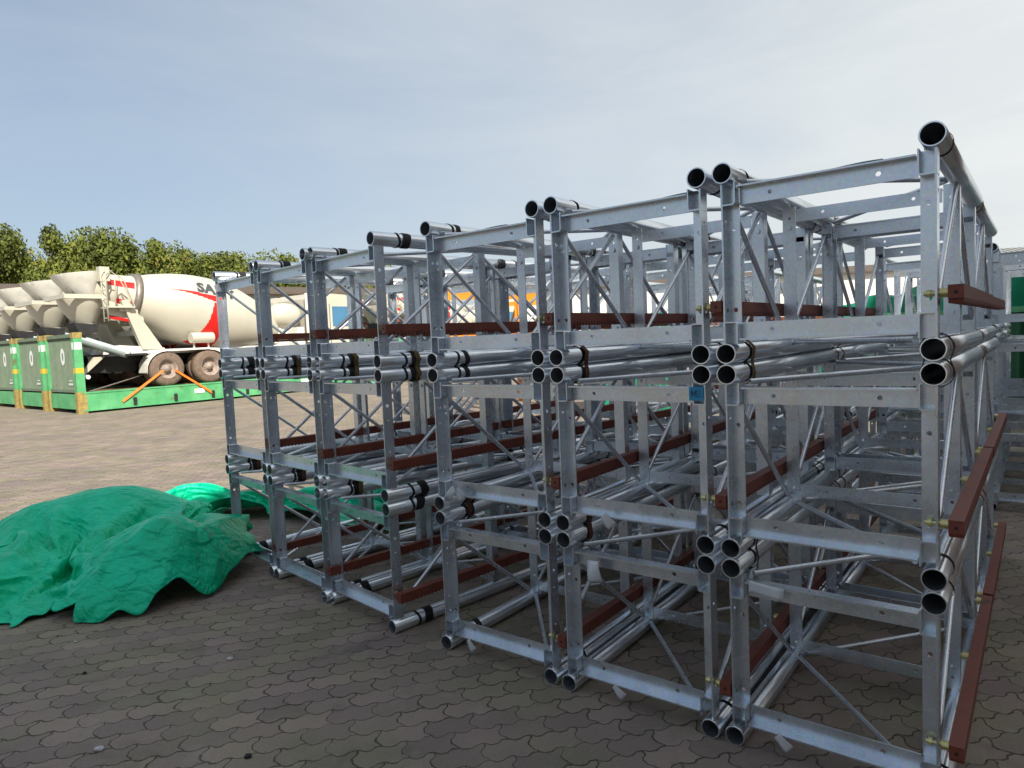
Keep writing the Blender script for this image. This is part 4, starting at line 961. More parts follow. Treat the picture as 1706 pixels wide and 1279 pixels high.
TARP_A = (112, 72, [
-4919,4190,22,30,-2,-1,32,-1,0,34,0,1,33,8,0,30,14,0,29,23,0,26,35,-1,24,40,4,22,38,14,20,32,16,21,29,18,24,25,16,27,24,10,25,13,18,1,-16,23,27,7,1,27,10,-2,11,-19,17,3,-27,4,30,-2,7,12,-11,28,23,-15,18,-3,-3,18,29,-12,-2,29,-3,-29,30,-33,-2,16,1,-41,25,25,-31,1,12,-47,23,34,-25,22,28,-5,31,32,-3,30,-31,-16,8,-49,-1,39,-18,17,34,31,-9,34,27,-15,41,34,1,37,11,38,-14,-10,62,-4,-28,63,56,13,-20,19,27,-41,-5,-12,-23,11,-6,-23,8,-4,17,15,-16,-11,7,-18,-5,8,-8,-5,
15,-14,-16,10,4,-10,22,12,18,24,19,3,22,10,5,30,11,14,45,26,10,55,-2,16,67,-28,21,78,-7,-4,45,-26,-32,56,0,-7,54,12,-36,52,11,-19,54,22,-15,23,-2,38,13,-25,26,15,32,25,13,26,26,9,33,-37,13,38,-31,28,31,-17,18,23,-29,17,26,24,4,26,30,0,28,26,16,-2,34,22,-42,5,10,-24,20,21,-17,24,37,-1,10,39,-8,12,40,-11,23,31,-16,31,3,-3,40,-11,0,40,-2,-21,34,0,-18,41,32,-29,17,35,1,-18,37,-13,-8,38,1,-3,28,17,-4,33,24,3,50,36,-5,66,37,-28,54,52,-13,34,62,8,28,43,4,30,42,-2,
36,53,-8,47,10,-3,58,15,-21,41,1,-54,28,29,-37,-1,34,-24,31,15,11,2,43,6,6,38,15,-9,28,-23,17,37,20,30,25,-3,-15,64,24,16,2,-17,32,-3,-5,36,-3,0,34,1,6,34,9,5,26,19,13,24,32,8,25,32,13,17,40,5,20,33,-4,19,28,1,21,18,21,26,13,22,27,15,11,18,2,16,11,-12,17,23,14,-10,20,-8,17,1,-29,7,28,-6,9,31,-4,0,22,-21,14,29,-15,12,-2,-9,36,33,-8,-15,28,-30,-8,24,-3,-39,27,0,-23,-9,16,-45,18,32,-31,23,39,-29,32,26,9,33,-4,-5,-1,-53,-8,27,-33,13,34,33,-14,37,34,-10,
44,35,4,45,23,29,13,-9,61,-14,-23,69,54,14,-26,3,16,-50,10,4,-33,5,-10,-20,16,-2,18,22,-18,1,8,-20,4,16,-17,3,6,1,-29,-5,-7,-27,25,13,-3,24,-14,1,28,-9,1,38,4,7,48,17,16,51,39,17,56,-16,13,83,-1,20,51,-30,-29,52,-41,-19,59,22,-23,46,43,-5,52,36,-10,1,-32,39,14,-13,38,21,19,32,15,37,-22,14,44,-5,21,34,-27,19,21,-32,22,31,-19,27,30,-2,16,13,30,1,21,32,13,4,36,8,-21,28,18,-32,18,12,-14,27,30,-8,20,41,-9,14,45,3,12,31,-16,29,27,-15,31,-3,-4,38,-6,-13,37,-3,-13,44,
31,-21,17,22,-16,-40,36,-9,-17,30,-12,-14,40,16,5,41,27,-2,41,54,-10,66,40,0,51,55,25,37,47,9,22,43,-3,30,46,-4,30,44,-20,42,15,-12,36,-2,-34,41,17,-44,31,29,-27,24,27,-5,15,24,-4,9,30,19,-7,34,-13,5,41,-1,15,33,-12,30,28,10,47,11,15,-10,24,-5,0,20,-16,22,2,-17,39,-1,-3,36,7,5,27,17,12,22,22,29,17,26,31,23,32,13,16,27,-10,23,22,-1,9,27,0,27,15,13,28,8,14,19,5,16,11,-7,18,14,1,6,25,5,-7,9,-23,21,27,-9,8,32,-8,1,22,-24,15,35,-22,2,24,-3,14,17,-14,25,
34,-22,1,30,-7,-32,25,-19,-19,7,19,-47,-10,20,-45,10,29,-25,40,38,-9,29,15,14,1,-48,-6,12,-45,4,37,32,-10,36,37,-14,47,32,6,45,36,18,29,4,52,-14,-22,68,50,8,-15,1,11,-56,9,5,-37,13,3,-22,25,-4,9,24,-14,10,3,-23,23,18,-17,4,10,0,-26,-2,-8,-32,22,9,-28,33,-4,8,20,-14,-5,32,0,-11,36,-4,25,58,26,-9,75,10,15,57,8,54,55,-50,-54,59,-39,0,50,26,-31,50,45,-1,43,31,25,13,-34,26,13,-6,36,9,26,29,21,29,-23,13,39,-23,28,32,-12,20,17,-24,29,27,-3,21,38,-11,30,15,6,6,3,40,
9,-14,25,13,-3,36,10,-7,35,18,-15,26,22,-15,20,29,-7,28,42,-6,8,33,-4,22,23,-17,30,23,-7,34,7,-14,32,-8,-3,35,21,-31,11,37,-13,-22,13,-6,-40,31,0,-11,33,22,23,42,27,-27,57,46,5,59,55,7,49,49,16,26,40,22,28,38,-11,27,42,3,25,42,-22,54,15,-2,16,4,-46,43,18,-31,43,19,-9,23,23,-14,5,29,-9,-2,29,-10,10,30,19,7,41,-6,15,31,-13,21,24,-20,53,-2,-13,-8,28,3,-8,31,5,-14,34,-8,8,15,-26,38,5,-2,26,10,22,30,22,15,6,18,36,15,21,30,25,25,-10,20,5,10,25,16,11,10,30,-3,
23,-2,10,14,19,-1,19,-1,12,10,-11,19,20,14,-6,29,-5,5,27,-13,15,28,-12,13,21,-25,9,34,-20,-3,36,-10,0,29,-18,12,33,-17,15,37,-16,9,20,-26,-9,14,11,-41,-17,19,-46,-13,27,-47,31,25,-6,22,27,-8,11,-29,15,12,-48,8,48,10,-2,40,36,-13,28,51,-5,55,10,17,35,43,35,-13,-11,60,52,1,8,-3,7,-56,8,8,-36,27,4,-14,19,-16,5,24,6,3,8,-22,22,17,-18,9,6,-1,-28,23,-17,-24,5,11,-24,30,-19,1,31,2,-7,9,6,-14,37,-5,-9,51,21,19,82,17,-22,54,10,51,64,-53,-45,53,-40,30,37,19,-43,51,43,0,
37,5,37,17,-34,28,36,15,18,0,26,8,24,32,14,23,33,-19,14,20,-39,37,30,-10,18,24,-1,27,15,11,28,31,-12,25,-3,13,1,-1,45,20,-31,15,8,-10,34,21,7,31,17,-11,29,34,-12,19,13,-2,42,41,-8,7,36,-5,14,29,-10,25,18,-16,32,-11,4,44,7,-28,23,23,-17,-40,36,-8,-9,11,18,-22,38,19,5,52,25,3,52,55,2,63,36,26,31,54,-10,31,41,5,34,29,20,14,44,-23,42,25,1,36,31,-19,21,10,-40,31,17,-39,45,9,-18,23,23,9,2,21,-19,1,37,-4,3,41,7,23,25,4,19,28,-10,14,32,-20,13,7,27,9,21,-8,
0,33,-5,-12,35,-8,-11,32,6,14,21,-9,23,17,-10,20,21,19,15,18,24,-2,14,33,26,9,0,19,9,24,24,12,12,18,12,8,14,10,-5,15,1,11,15,22,-5,12,-8,5,15,-4,6,24,-4,10,27,-8,9,29,-7,9,25,-26,13,32,-21,10,38,-15,3,38,-9,0,36,-8,9,36,-22,22,33,-22,2,14,8,-41,-25,-4,-44,-19,17,-48,21,37,-15,16,29,-27,19,-10,24,24,-39,22,48,4,0,43,28,-6,45,38,-9,42,25,19,19,26,15,17,30,39,24,-8,23,11,-4,-35,23,3,-16,20,-4,-16,14,-2,3,16,15,-10,19,-16,14,19,-14,8,20,-8,-22,27,-29,-12,
8,5,-28,9,5,-32,28,-12,15,28,-1,-11,10,7,-26,38,6,-22,73,37,0,72,14,33,71,-48,-20,42,-46,46,55,-1,-22,28,42,-16,25,-11,32,35,-10,27,38,14,-16,22,24,11,8,25,6,21,28,-13,25,28,-13,27,12,-28,24,25,-17,21,29,24,27,19,17,36,9,13,21,-17,17,15,-9,28,18,-27,21,14,-18,29,19,8,32,13,5,37,29,-9,25,20,-4,27,28,-10,19,26,-7,22,27,-4,22,19,-7,33,3,-14,39,18,-15,-35,10,-8,-30,27,18,-3,45,26,-12,53,27,21,55,41,18,47,46,8,39,37,10,26,42,-8,25,36,-2,35,33,8,30,30,-15,38,21,-17,
33,15,-39,31,16,-34,16,16,-38,19,17,7,14,26,1,11,19,-1,10,35,13,15,35,-5,24,30,-9,27,21,-21,-41,11,16,14,19,-4,11,32,1,3,30,12,3,34,-7,11,27,-1,-3,30,-24,23,31,-3,28,24,20,12,9,29,6,4,24,25,15,15,17,-4,22,18,15,-9,10,5,7,15,3,1,10,-8,13,16,15,-5,16,-9,9,14,-11,1,33,10,7,32,-9,8,32,-10,11,33,-18,0,35,-22,-6,35,-19,8,29,-12,23,36,-17,19,41,-13,14,21,3,-32,-25,-7,-42,-27,1,-45,8,36,-27,13,27,-33,32,10,30,39,-23,3,45,10,7,34,25,8,46,36,-7,40,-5,39,
28,31,11,13,50,1,28,-1,19,24,-21,-9,20,-12,10,22,1,-11,11,16,-15,16,-4,-5,14,5,-14,22,-11,-10,27,-20,-11,30,-24,2,28,-11,-19,-20,18,-26,35,-5,-9,23,7,-14,10,-11,-25,27,17,-21,57,39,-11,85,10,8,72,-41,17,46,-43,53,54,-19,-16,16,9,-17,11,26,31,43,6,11,40,9,-8,24,18,-13,34,2,-13,18,15,-5,27,19,-13,18,33,2,28,24,-5,22,29,-13,32,21,10,31,11,26,29,-4,28,21,-21,22,22,-19,26,4,-23,26,28,-4,25,21,-4,31,9,6,36,19,-1,31,23,-9,24,24,-10,21,15,-2,28,22,-4,30,24,1,29,21,-19,-29,
-1,1,-35,33,12,0,48,27,1,51,27,10,46,41,7,48,36,8,33,42,7,23,38,5,32,33,-2,35,29,-3,38,25,5,39,26,-19,28,12,-36,18,12,-46,22,21,-26,16,19,-19,12,24,13,16,21,8,19,29,18,14,35,-8,12,36,-12,31,16,-15,-39,14,-3,14,22,2,9,26,-1,15,33,2,0,33,23,19,36,2,20,33,-15,0,27,-9,27,24,18,26,23,19,17,1,34,15,2,26,13,18,-18,16,0,10,10,2,8,17,11,-12,7,-19,21,13,-6,8,16,16,-7,14,-30,12,23,-12,-6,35,-11,-2,35,-3,13,39,-3,21,40,-5,-6,31,-12,-7,34,-9,5,35,-12,19,
31,-17,31,25,2,-16,-19,-8,-42,-32,-9,-38,-9,23,-39,17,29,-27,39,-9,30,52,4,11,31,38,-17,48,30,18,50,19,23,29,-15,36,25,37,-7,25,34,12,22,25,-14,31,-15,15,15,-25,22,34,2,-3,16,14,-17,26,-7,-14,20,-2,-21,13,6,-30,25,-13,-22,27,-23,17,28,-31,10,-11,20,-29,8,15,-39,16,-1,-35,36,-8,-7,29,8,-1,49,6,-7,76,24,3,66,-22,19,56,-31,36,42,-21,-22,3,-23,-30,14,28,4,39,19,9,43,-2,-4,34,-17,-8,42,5,-8,33,20,-5,11,43,-3,30,18,-3,9,40,19,34,23,8,24,29,-6,29,12,26,30,1,32,15,-19,32,
26,-15,20,23,-24,16,9,-14,29,36,0,15,30,-16,22,9,6,34,19,1,32,12,-8,26,34,-6,13,15,-3,32,5,12,33,31,-10,-19,9,6,-25,32,10,-16,48,20,18,44,31,8,43,30,18,38,35,0,25,41,-2,36,33,-5,34,33,7,35,28,7,34,18,-20,41,25,-10,37,26,-20,22,7,-39,4,11,-42,16,26,-10,19,18,13,15,21,9,15,26,15,22,38,-8,34,12,-3,25,36,-19,-13,34,-25,-6,11,20,16,23,-9,13,32,-3,11,33,15,14,27,5,11,32,13,19,30,18,21,26,18,18,24,21,22,12,19,18,14,13,13,13,-5,13,0,9,13,-4,14,15,7,-18,
13,-5,9,15,-12,5,14,-12,16,21,-3,-4,21,-11,-3,26,-24,6,30,-20,2,32,-20,10,41,-4,12,38,9,0,32,5,3,33,0,14,23,-20,30,33,6,-15,-12,-7,-44,-31,-12,-35,-22,7,-42,25,31,-15,49,-5,35,49,23,4,39,34,-5,44,12,29,44,2,14,37,30,2,29,20,21,12,34,-19,28,15,11,22,-1,16,21,-15,26,32,2,-11,30,2,-17,31,-7,-18,30,-10,-16,25,-1,-22,18,1,-25,28,-18,0,24,-22,7,23,-11,-19,11,-4,-31,5,30,-23,19,0,-14,22,9,-21,51,-14,6,61,22,10,59,-4,10,57,-17,9,19,-28,-28,0,-21,-26,27,4,-11,32,1,-3,
39,-5,-3,39,6,-8,44,11,0,40,10,2,28,24,-3,11,41,0,16,35,11,20,29,22,23,6,33,28,-1,24,26,-5,33,16,14,31,26,-14,16,36,-11,5,29,-17,17,12,-14,30,31,-3,16,33,-4,13,23,-9,21,18,0,27,5,7,29,21,1,19,4,10,29,29,-5,-4,26,4,-7,27,15,-7,37,17,13,41,21,19,35,37,8,43,32,7,39,31,-3,24,41,-16,41,28,-1,36,26,-4,34,18,-9,37,14,-18,31,12,-34,21,25,-28,18,19,-19,17,13,-9,13,25,1,14,23,6,12,34,3,21,19,14,32,25,-2,38,12,-11,-14,30,-22,-6,14,20,5,22,12,17,19,-26,
10,30,24,9,30,17,18,30,19,16,36,19,19,25,29,22,24,19,20,15,19,21,19,7,18,12,-2,11,1,10,14,-3,12,15,2,-13,18,3,7,18,-14,7,-5,-22,10,31,1,2,28,-14,2,21,-25,-1,30,-18,6,31,-21,12,37,-5,-1,37,-2,17,28,19,-4,33,5,17,28,-13,28,25,3,-21,-8,-6,-46,-30,-15,-30,-23,4,-38,42,28,-4,50,6,30,38,28,-10,50,26,18,43,1,31,43,17,2,27,30,-10,34,13,32,27,27,-9,15,24,-17,21,2,28,23,-6,27,33,-1,-19,31,-9,-25,21,-3,-32,40,-5,-12,34,-4,-14,34,-12,-14,34,-7,9,27,-18,-15,31,-21,7,
23,-8,-27,17,9,-28,14,15,-32,15,15,-31,36,-5,-12,46,9,25,47,5,17,43,-17,-12,2,-31,-16,29,3,-14,19,-5,16,28,6,-2,30,0,-18,31,-20,4,46,-2,-3,41,9,4,27,27,-6,11,35,-9,17,34,12,12,23,34,27,-15,23,26,0,31,22,18,29,25,24,21,30,1,20,37,-11,-7,30,-32,19,18,-16,28,24,-5,28,29,-6,17,33,1,7,15,-3,22,17,7,17,10,9,18,14,8,20,30,-5,0,19,10,15,33,12,11,37,19,-3,31,24,18,38,29,22,42,31,12,32,32,-24,36,34,-18,45,27,3,36,30,9,35,10,-22,29,2,-37,34,19,-26,14,19,-26,
19,25,-21,23,16,7,16,23,5,14,22,5,14,24,18,22,26,-3,25,27,-7,39,22,-12,-22,34,-23,-6,1,22,2,16,21,6,24,-11,15,28,24,16,19,34,16,43,11,23,33,23,24,38,15,18,19,34,28,18,6,15,23,3,22,15,7,10,1,11,11,-3,11,17,10,-15,22,-6,9,17,-13,18,-13,-29,2,22,-20,10,25,-20,3,28,-17,5,34,-13,5,38,-1,-3,35,-3,-14,35,-4,18,27,1,27,28,12,14,28,-5,13,21,8,-33,-10,-11,-39,-30,-18,-23,-6,15,-37,45,21,0,49,8,35,38,33,-17,49,17,21,46,4,22,47,17,19,9,30,-22,40,16,19,40,18,15,
6,29,-27,21,6,22,31,0,18,26,-9,-31,30,-11,-27,40,-5,3,34,5,-29,45,-6,-15,38,-17,-4,35,-3,-20,39,-18,3,18,-21,-23,40,-5,9,21,5,-22,8,19,-34,20,6,-25,28,4,-24,37,-4,10,38,-1,-5,9,-20,-4,19,-17,-21,23,6,6,23,9,19,30,2,15,33,-2,-3,18,-28,7,42,-16,-2,32,7,-29,24,15,11,21,32,0,7,36,5,20,-8,32,28,22,30,35,22,15,37,1,-13,31,19,16,22,15,31,26,-5,35,22,-41,19,38,-18,4,32,-16,14,16,-1,29,13,0,29,25,5,4,17,3,15,6,13,20,31,0,-3,20,6,21,19,12,21,34,5,-9,
39,22,3,37,30,14,37,29,25,33,31,28,42,25,-1,33,31,-27,47,18,-12,43,22,-10,38,26,0,31,1,-22,13,15,-38,18,24,-28,14,21,-22,28,19,0,20,8,29,6,28,-10,18,29,-7,22,15,38,33,27,-4,19,29,-36,-44,14,2,3,5,23,7,9,20,24,16,20,7,37,1,18,36,14,15,32,32,22,32,26,27,36,21,28,29,3,23,28,13,17,16,23,17,7,8,15,14,-3,9,0,20,19,8,-11,17,-13,11,12,-14,16,2,-26,8,17,-23,12,24,-21,6,29,-8,-4,33,-8,-5,28,-8,-27,39,2,4,37,0,14,23,-1,34,21,-3,30,33,12,-10,-2,-11,-32,
-1,-12,-37,-7,6,-20,5,17,-28,42,9,18,45,11,19,41,28,-8,47,9,10,46,16,9,32,9,37,25,32,-23,33,17,13,33,13,27,13,33,-31,25,12,11,37,-1,-2,26,-11,-29,37,-13,-6,39,-12,4,44,-18,-2,45,-8,-12,40,5,-19,39,-2,-23,34,-16,-24,31,-10,-10,29,0,-24,41,-7,-4,25,4,-22,8,21,-28,18,7,-20,19,-8,-24,24,-7,4,21,-18,-13,21,-5,9,20,-2,-17,22,-2,12,24,7,15,16,5,28,19,-17,25,34,-15,-13,12,-8,-39,31,8,-3,20,28,21,21,22,25,28,32,2,34,17,13,44,8,-1,43,7,-4,36,2,2,13,17,31,22,-14,34,
26,-23,40,24,-26,31,30,-7,14,29,-3,9,6,0,22,24,-1,2,7,8,22,10,7,13,21,11,15,21,5,18,29,6,0,30,15,13,31,22,14,34,25,15,40,30,13,42,30,12,47,28,14,47,24,-5,40,18,-25,37,12,-21,36,13,-15,37,12,-12,38,15,-4,17,16,-27,4,21,-23,10,26,-13,16,18,9,17,16,20,9,31,-9,25,21,2,29,27,8,37,22,-10,-37,33,3,14,-2,26,15,5,24,16,17,28,25,24,14,16,38,3,7,45,9,30,32,23,27,36,26,30,29,10,19,18,27,18,25,5,22,17,4,9,6,14,10,7,14,20,-3,5,22,-6,3,13,-19,20,
-2,-28,13,17,-20,16,32,-11,0,27,-4,-16,21,-6,-24,28,-5,-24,41,2,6,26,-4,34,19,-5,38,34,9,12,17,2,-25,-10,-18,-35,11,-2,-25,24,8,-1,7,21,-26,42,1,17,42,7,17,35,21,-15,41,10,12,38,16,15,37,15,21,32,25,1,31,25,-4,24,8,34,24,30,-25,26,17,-7,32,-3,-21,38,-13,-6,36,-17,5,41,-19,10,52,-11,-2,48,-16,-5,45,-12,-14,41,-9,-22,37,-13,-25,32,2,-31,26,11,-35,27,14,-29,41,-4,-6,24,1,-10,9,6,-32,5,12,-22,21,-9,-14,17,-12,5,20,-7,-2,16,-2,-2,18,-1,6,4,-1,21,16,3,21,27,-1,21,
30,-9,1,14,-14,-31,19,-4,-22,27,13,14,20,31,13,42,16,6,41,13,-6,38,7,1,36,19,6,36,10,13,34,4,15,18,-8,37,23,-26,37,20,-16,40,15,-11,42,28,-1,11,19,6,6,5,-8,17,14,7,9,7,11,9,16,9,16,30,8,4,21,8,21,28,15,5,32,28,11,37,27,12,40,22,20,47,26,10,49,25,0,49,29,14,49,13,-14,38,12,-29,39,13,-9,28,6,-24,40,14,-7,24,15,-4,13,13,-20,-5,21,-15,11,21,7,15,20,19,17,29,5,19,30,-8,26,25,-11,42,29,-5,-13,47,-1,25,-3,15,14,5,27,26,8,24,5,17,36,25,18,28,
14,42,4,17,51,4,30,41,8,26,15,36,26,29,10,17,18,27,17,28,-9,17,7,15,21,1,-5,5,0,27,25,-13,15,0,-19,11,3,-21,22,31,-11,8,30,-7,-7,9,-7,-31,22,-2,-30,40,4,-12,32,-3,25,19,-7,37,28,1,27,30,8,-8,-2,-12,-39,0,-10,-36,32,4,0,25,2,2,34,4,4,30,19,-14,37,0,23,23,22,-14,41,4,19,44,17,2,22,8,33,35,21,-4,27,22,6,27,21,19,27,22,-25,27,19,-20,38,-3,-1,40,-16,-13,42,-18,-3,49,-11,-7,49,-17,-5,43,-23,-11,48,1,5,47,-11,-9,43,-11,-17,41,-15,-22,33,-3,-35,23,24,-37,
17,28,-25,20,-6,-10,17,-9,-10,20,-7,-15,10,10,-24,14,1,-13,12,-17,17,12,0,-2,16,9,-10,5,-7,27,12,-1,10,29,3,-1,25,3,21,24,-8,-11,22,-4,-26,9,-9,-30,40,-2,10,42,8,8,38,21,7,31,28,-3,39,13,6,32,12,21,29,15,22,11,-4,50,23,-25,39,35,-17,28,24,-17,30,10,-1,31,19,11,12,-6,-7,19,15,6,8,5,2,17,17,24,-9,24,2,20,26,11,10,23,12,25,32,31,9,36,31,7,48,19,1,52,17,2,46,31,18,55,9,-11,51,18,3,47,19,-8,31,4,-27,36,10,-3,15,4,-33,30,16,-6,18,18,1,-2,20,-5,
4,20,-13,22,21,0,12,21,13,31,31,-14,29,27,-13,34,37,30,0,45,8,29,1,4,13,4,32,16,4,34,12,12,27,11,12,39,21,31,8,28,43,9,22,43,12,30,29,18,25,31,4,13,21,25,21,17,8,19,11,4,20,5,-2,26,-6,13,-3,-10,34,-6,-19,21,27,-13,7,20,-6,-4,20,-4,-13,14,-1,-33,28,3,-23,38,3,11,18,-8,33,22,-5,29,32,4,5,14,-3,-36,6,-10,-32,29,-2,-6,25,-2,2,25,1,1,35,6,2,31,7,3,27,4,8,37,9,-1,37,12,7,28,15,8,24,3,14,31,18,3,26,19,1,30,23,10,31,20,-13,32,16,-15,
39,-1,-22,46,-18,10,53,-14,-11,45,-17,-19,46,-15,-12,39,-20,1,37,-23,-15,45,-8,-21,44,2,-14,47,-3,-6,46,-5,-4,39,8,-22,12,31,-29,6,14,-23,18,-6,-19,16,-4,-6,9,-4,-11,12,-2,-6,12,-6,1,11,-3,4,13,6,-5,13,0,4,5,-5,26,22,5,-8,29,-1,-1,29,6,2,3,5,-26,25,-19,-18,37,-14,-7,42,-4,-4,28,24,7,30,26,13,40,14,9,35,11,15,19,5,32,31,5,31,22,-14,40,8,-24,40,23,-15,34,32,3,11,10,0,24,5,9,12,-1,-1,17,0,0,16,18,14,9,26,13,7,22,9,13,32,23,11,32,25,4,41,29,7,
48,20,6,50,16,11,52,24,8,53,9,3,53,8,-21,46,13,-15,42,15,-4,27,6,-9,26,6,-4,10,11,-21,9,16,-10,13,17,9,11,19,2,11,23,-10,16,25,-17,20,27,5,35,39,0,47,44,5,11,37,-9,12,-1,26,17,1,26,17,12,29,-1,3,35,16,17,31,29,14,18,17,46,5,23,41,12,35,31,20,26,33,5,19,26,7,14,11,16,21,12,-1,26,9,6,27,0,20,-18,-17,32,20,-13,19,23,-9,19,25,-4,-17,8,-1,-26,0,8,-36,43,10,1,19,-5,24,17,-6,33,29,-2,9,25,-1,-28,14,-6,-35,34,-3,-5,21,-10,14,26,0,0,24,-1,-4,
31,8,-6,26,2,7,29,-1,1,32,13,-5,38,10,18,34,-3,17,24,8,-17,27,15,3,23,14,18,32,21,-4,31,24,-7,36,9,-7,42,9,-16,53,-19,-1,55,-24,-1,43,-10,-29,46,-11,-12,44,-27,13,44,-21,-16,33,-8,-37,35,-3,-32,44,-9,-20,47,3,0,47,20,8,38,19,-5,-1,24,-31,7,2,-24,17,-9,-8,12,0,-14,5,-14,19,15,2,-15,10,1,1,4,-13,20,17,12,-16,12,-1,2,12,0,28,25,-5,1,2,7,-29,14,-6,-30,34,-10,-12,35,-10,-2,40,-4,-10,34,19,9,28,18,21,33,9,22,36,19,-5,36,12,14,15,-1,39,17,0,39,17,-20,38,
20,-18,36,16,-7,27,30,5,8,8,3,17,-9,10,13,-6,2,15,15,9,16,29,12,8,28,16,10,33,21,0,28,22,25,45,27,5,48,22,11,52,9,5,56,16,0,58,9,7,55,11,-14,41,2,-33,38,12,-15,26,11,8,23,6,-3,20,13,0,5,12,-12,-4,18,-9,18,16,-1,18,19,6,22,26,0,20,34,-14,33,43,-15,45,54,17,-16,19,4,22,7,27,15,3,32,-3,-2,37,28,23,16,24,13,27,12,7,40,34,30,17,11,50,-8,31,35,-1,25,38,19,27,28,5,20,12,18,14,12,-15,30,16,17,17,-2,36,-14,-16,31,33,-8,11,28,-6,16,9,-7,-23,
8,9,-27,8,13,-37,31,5,16,19,-1,36,11,-7,25,27,-4,-29,25,-1,-32,43,-4,-4,21,-11,15,23,-2,9,28,-5,3,20,5,-24,28,1,11,28,1,-8,28,-3,1,22,-3,20,37,-7,22,36,7,0,37,8,-9,13,19,-15,30,7,3,30,28,2,31,16,-11,39,13,7,48,1,5,50,-22,-19,55,-11,-16,54,-20,-5,47,-5,-26,44,-22,6,30,-25,-25,50,-10,-12,35,3,-36,37,-15,-13,37,15,-26,36,19,22,41,19,-11,27,18,-14,12,-5,-23,4,9,-23,16,-4,-1,8,-7,4,4,-12,13,15,9,-12,-3,-12,26,20,2,-13,9,13,-12,29,-2,10,20,-5,14,-2,0,-33,
-10,-4,-35,28,-11,-23,42,-9,0,36,-13,16,33,20,-11,38,21,16,34,2,14,24,24,18,35,13,6,8,-7,34,8,-15,39,17,-13,39,23,-3,40,28,1,33,27,3,10,32,1,-3,0,6,20,-6,11,10,-2,11,23,29,6,5,29,18,7,27,19,19,46,8,-6,49,13,6,47,25,14,40,24,28,54,17,13,56,2,-25,52,11,-7,49,13,-4,32,1,-20,21,13,-6,26,4,9,8,4,-22,17,12,13,9,16,-1,2,20,-12,14,17,-17,20,19,6,26,42,-5,39,55,0,42,63,-19,-13,-10,23,23,30,15,19,19,25,4,3,42,17,13,29,25,11,27,32,19,17,14,19,34,
29,36,-5,19,46,-12,26,36,7,26,27,27,21,16,-12,14,15,18,23,24,5,19,3,36,-4,-14,33,34,-9,10,27,1,-8,7,0,-20,9,9,-29,20,10,-12,28,3,24,6,3,30,33,-6,5,30,-6,-18,25,2,-33,33,-12,8,16,-11,19,30,0,16,22,-2,-15,25,2,-17,19,8,-11,24,-3,5,28,-4,-2,34,-10,6,26,-11,33,36,2,12,20,1,-34,30,10,-4,25,11,10,29,24,-7,38,14,-11,38,14,6,42,2,-9,50,-20,-2,55,-18,6,57,-8,-10,54,-10,-20,49,-18,-16,42,-29,-2,39,1,-36,40,-2,-26,26,-15,-20,32,17,-14,40,20,4,33,19,-6,16,9,-26,
19,12,-16,16,0,-2,14,-1,3,9,-3,1,7,-8,6,12,5,-5,-1,-8,18,20,-1,-7,10,4,-4,23,-5,-1,29,6,-12,7,-5,-25,-16,3,-28,22,-14,-19,30,-17,6,41,-10,1,30,3,18,27,20,9,34,7,17,24,31,-5,25,1,24,28,5,22,18,0,27,7,-17,33,21,-11,38,26,5,38,32,7,23,25,2,-1,27,3,7,2,9,16,-19,17,13,26,3,10,31,17,6,31,13,19,39,14,15,43,18,1,49,18,10,52,13,14,55,13,8,50,7,0,44,7,-24,38,3,-23,31,9,-4,24,8,19,23,12,5,3,-6,-24,13,11,3,12,19,7,17,19,1,17,18,-13,
21,24,-12,27,44,-2,35,57,-26,33,70,-15,-7,23,0,17,10,39,23,36,20,26,20,28,7,4,42,21,14,20,22,5,22,26,31,15,25,28,15,14,38,-20,33,37,10,26,35,-6,24,25,8,6,3,34,18,18,17,22,24,18,13,-10,26,30,-10,-18,21,13,10,9,-2,-31,17,7,-11,28,5,-13,14,13,26,15,3,28,33,-8,-3,30,-12,-8,34,2,-13,19,-21,-14,29,-2,10,34,-5,6,15,3,21,24,-4,4,7,16,-20,21,-7,-6,21,3,-11,33,-16,7,15,-19,36,41,-2,-7,38,-7,-16,16,5,-19,32,13,9,28,23,12,40,11,-9,44,14,1,37,2,-22,46,-15,-18,
50,-21,0,52,-15,-7,55,-7,-16,55,-11,-4,56,-9,-5,44,-4,-18,31,-13,-17,37,-10,-14,22,20,-18,31,20,-2,32,18,-27,30,10,-7,18,8,-2,14,14,-15,12,-1,7,7,-11,5,7,-3,11,12,3,-2,9,-2,-6,16,-10,8,22,-7,-11,-1,6,-24,2,-11,-23,15,5,-19,24,16,-11,22,-28,-2,24,-10,-18,36,-10,-8,12,-1,41,31,6,20,29,19,14,26,4,4,19,20,19,20,-13,24,23,14,16,24,-16,24,36,-5,13,31,6,34,16,17,37,26,-3,13,17,14,9,26,5,-1,-6,16,20,5,9,21,39,13,-2,26,16,29,45,11,-2,47,11,5,42,15,22,48,11,10,
50,17,8,48,2,-17,39,-1,-15,36,-1,3,25,5,-10,20,14,5,22,18,3,0,-12,-20,14,7,-4,18,9,-5,19,17,3,18,23,-9,19,32,-1,30,41,-21,33,69,-13,28,76,-16,-16,20,19,27,18,35,20,18,40,18,42,14,15,-1,31,21,10,26,28,10,35,25,29,-23,25,22,23,21,41,3,29,39,3,22,36,-17,20,19,22,11,14,22,9,13,17,18,17,28,38,8,1,16,-5,-24,24,14,-1,12,2,-18,16,-2,-22,23,19,11,26,10,22,21,2,26,16,-16,-19,40,-3,11,17,-12,-26,40,-7,2,34,-8,20,36,-6,-14,20,2,20,3,0,28,27,-6,7,5,6,-21,
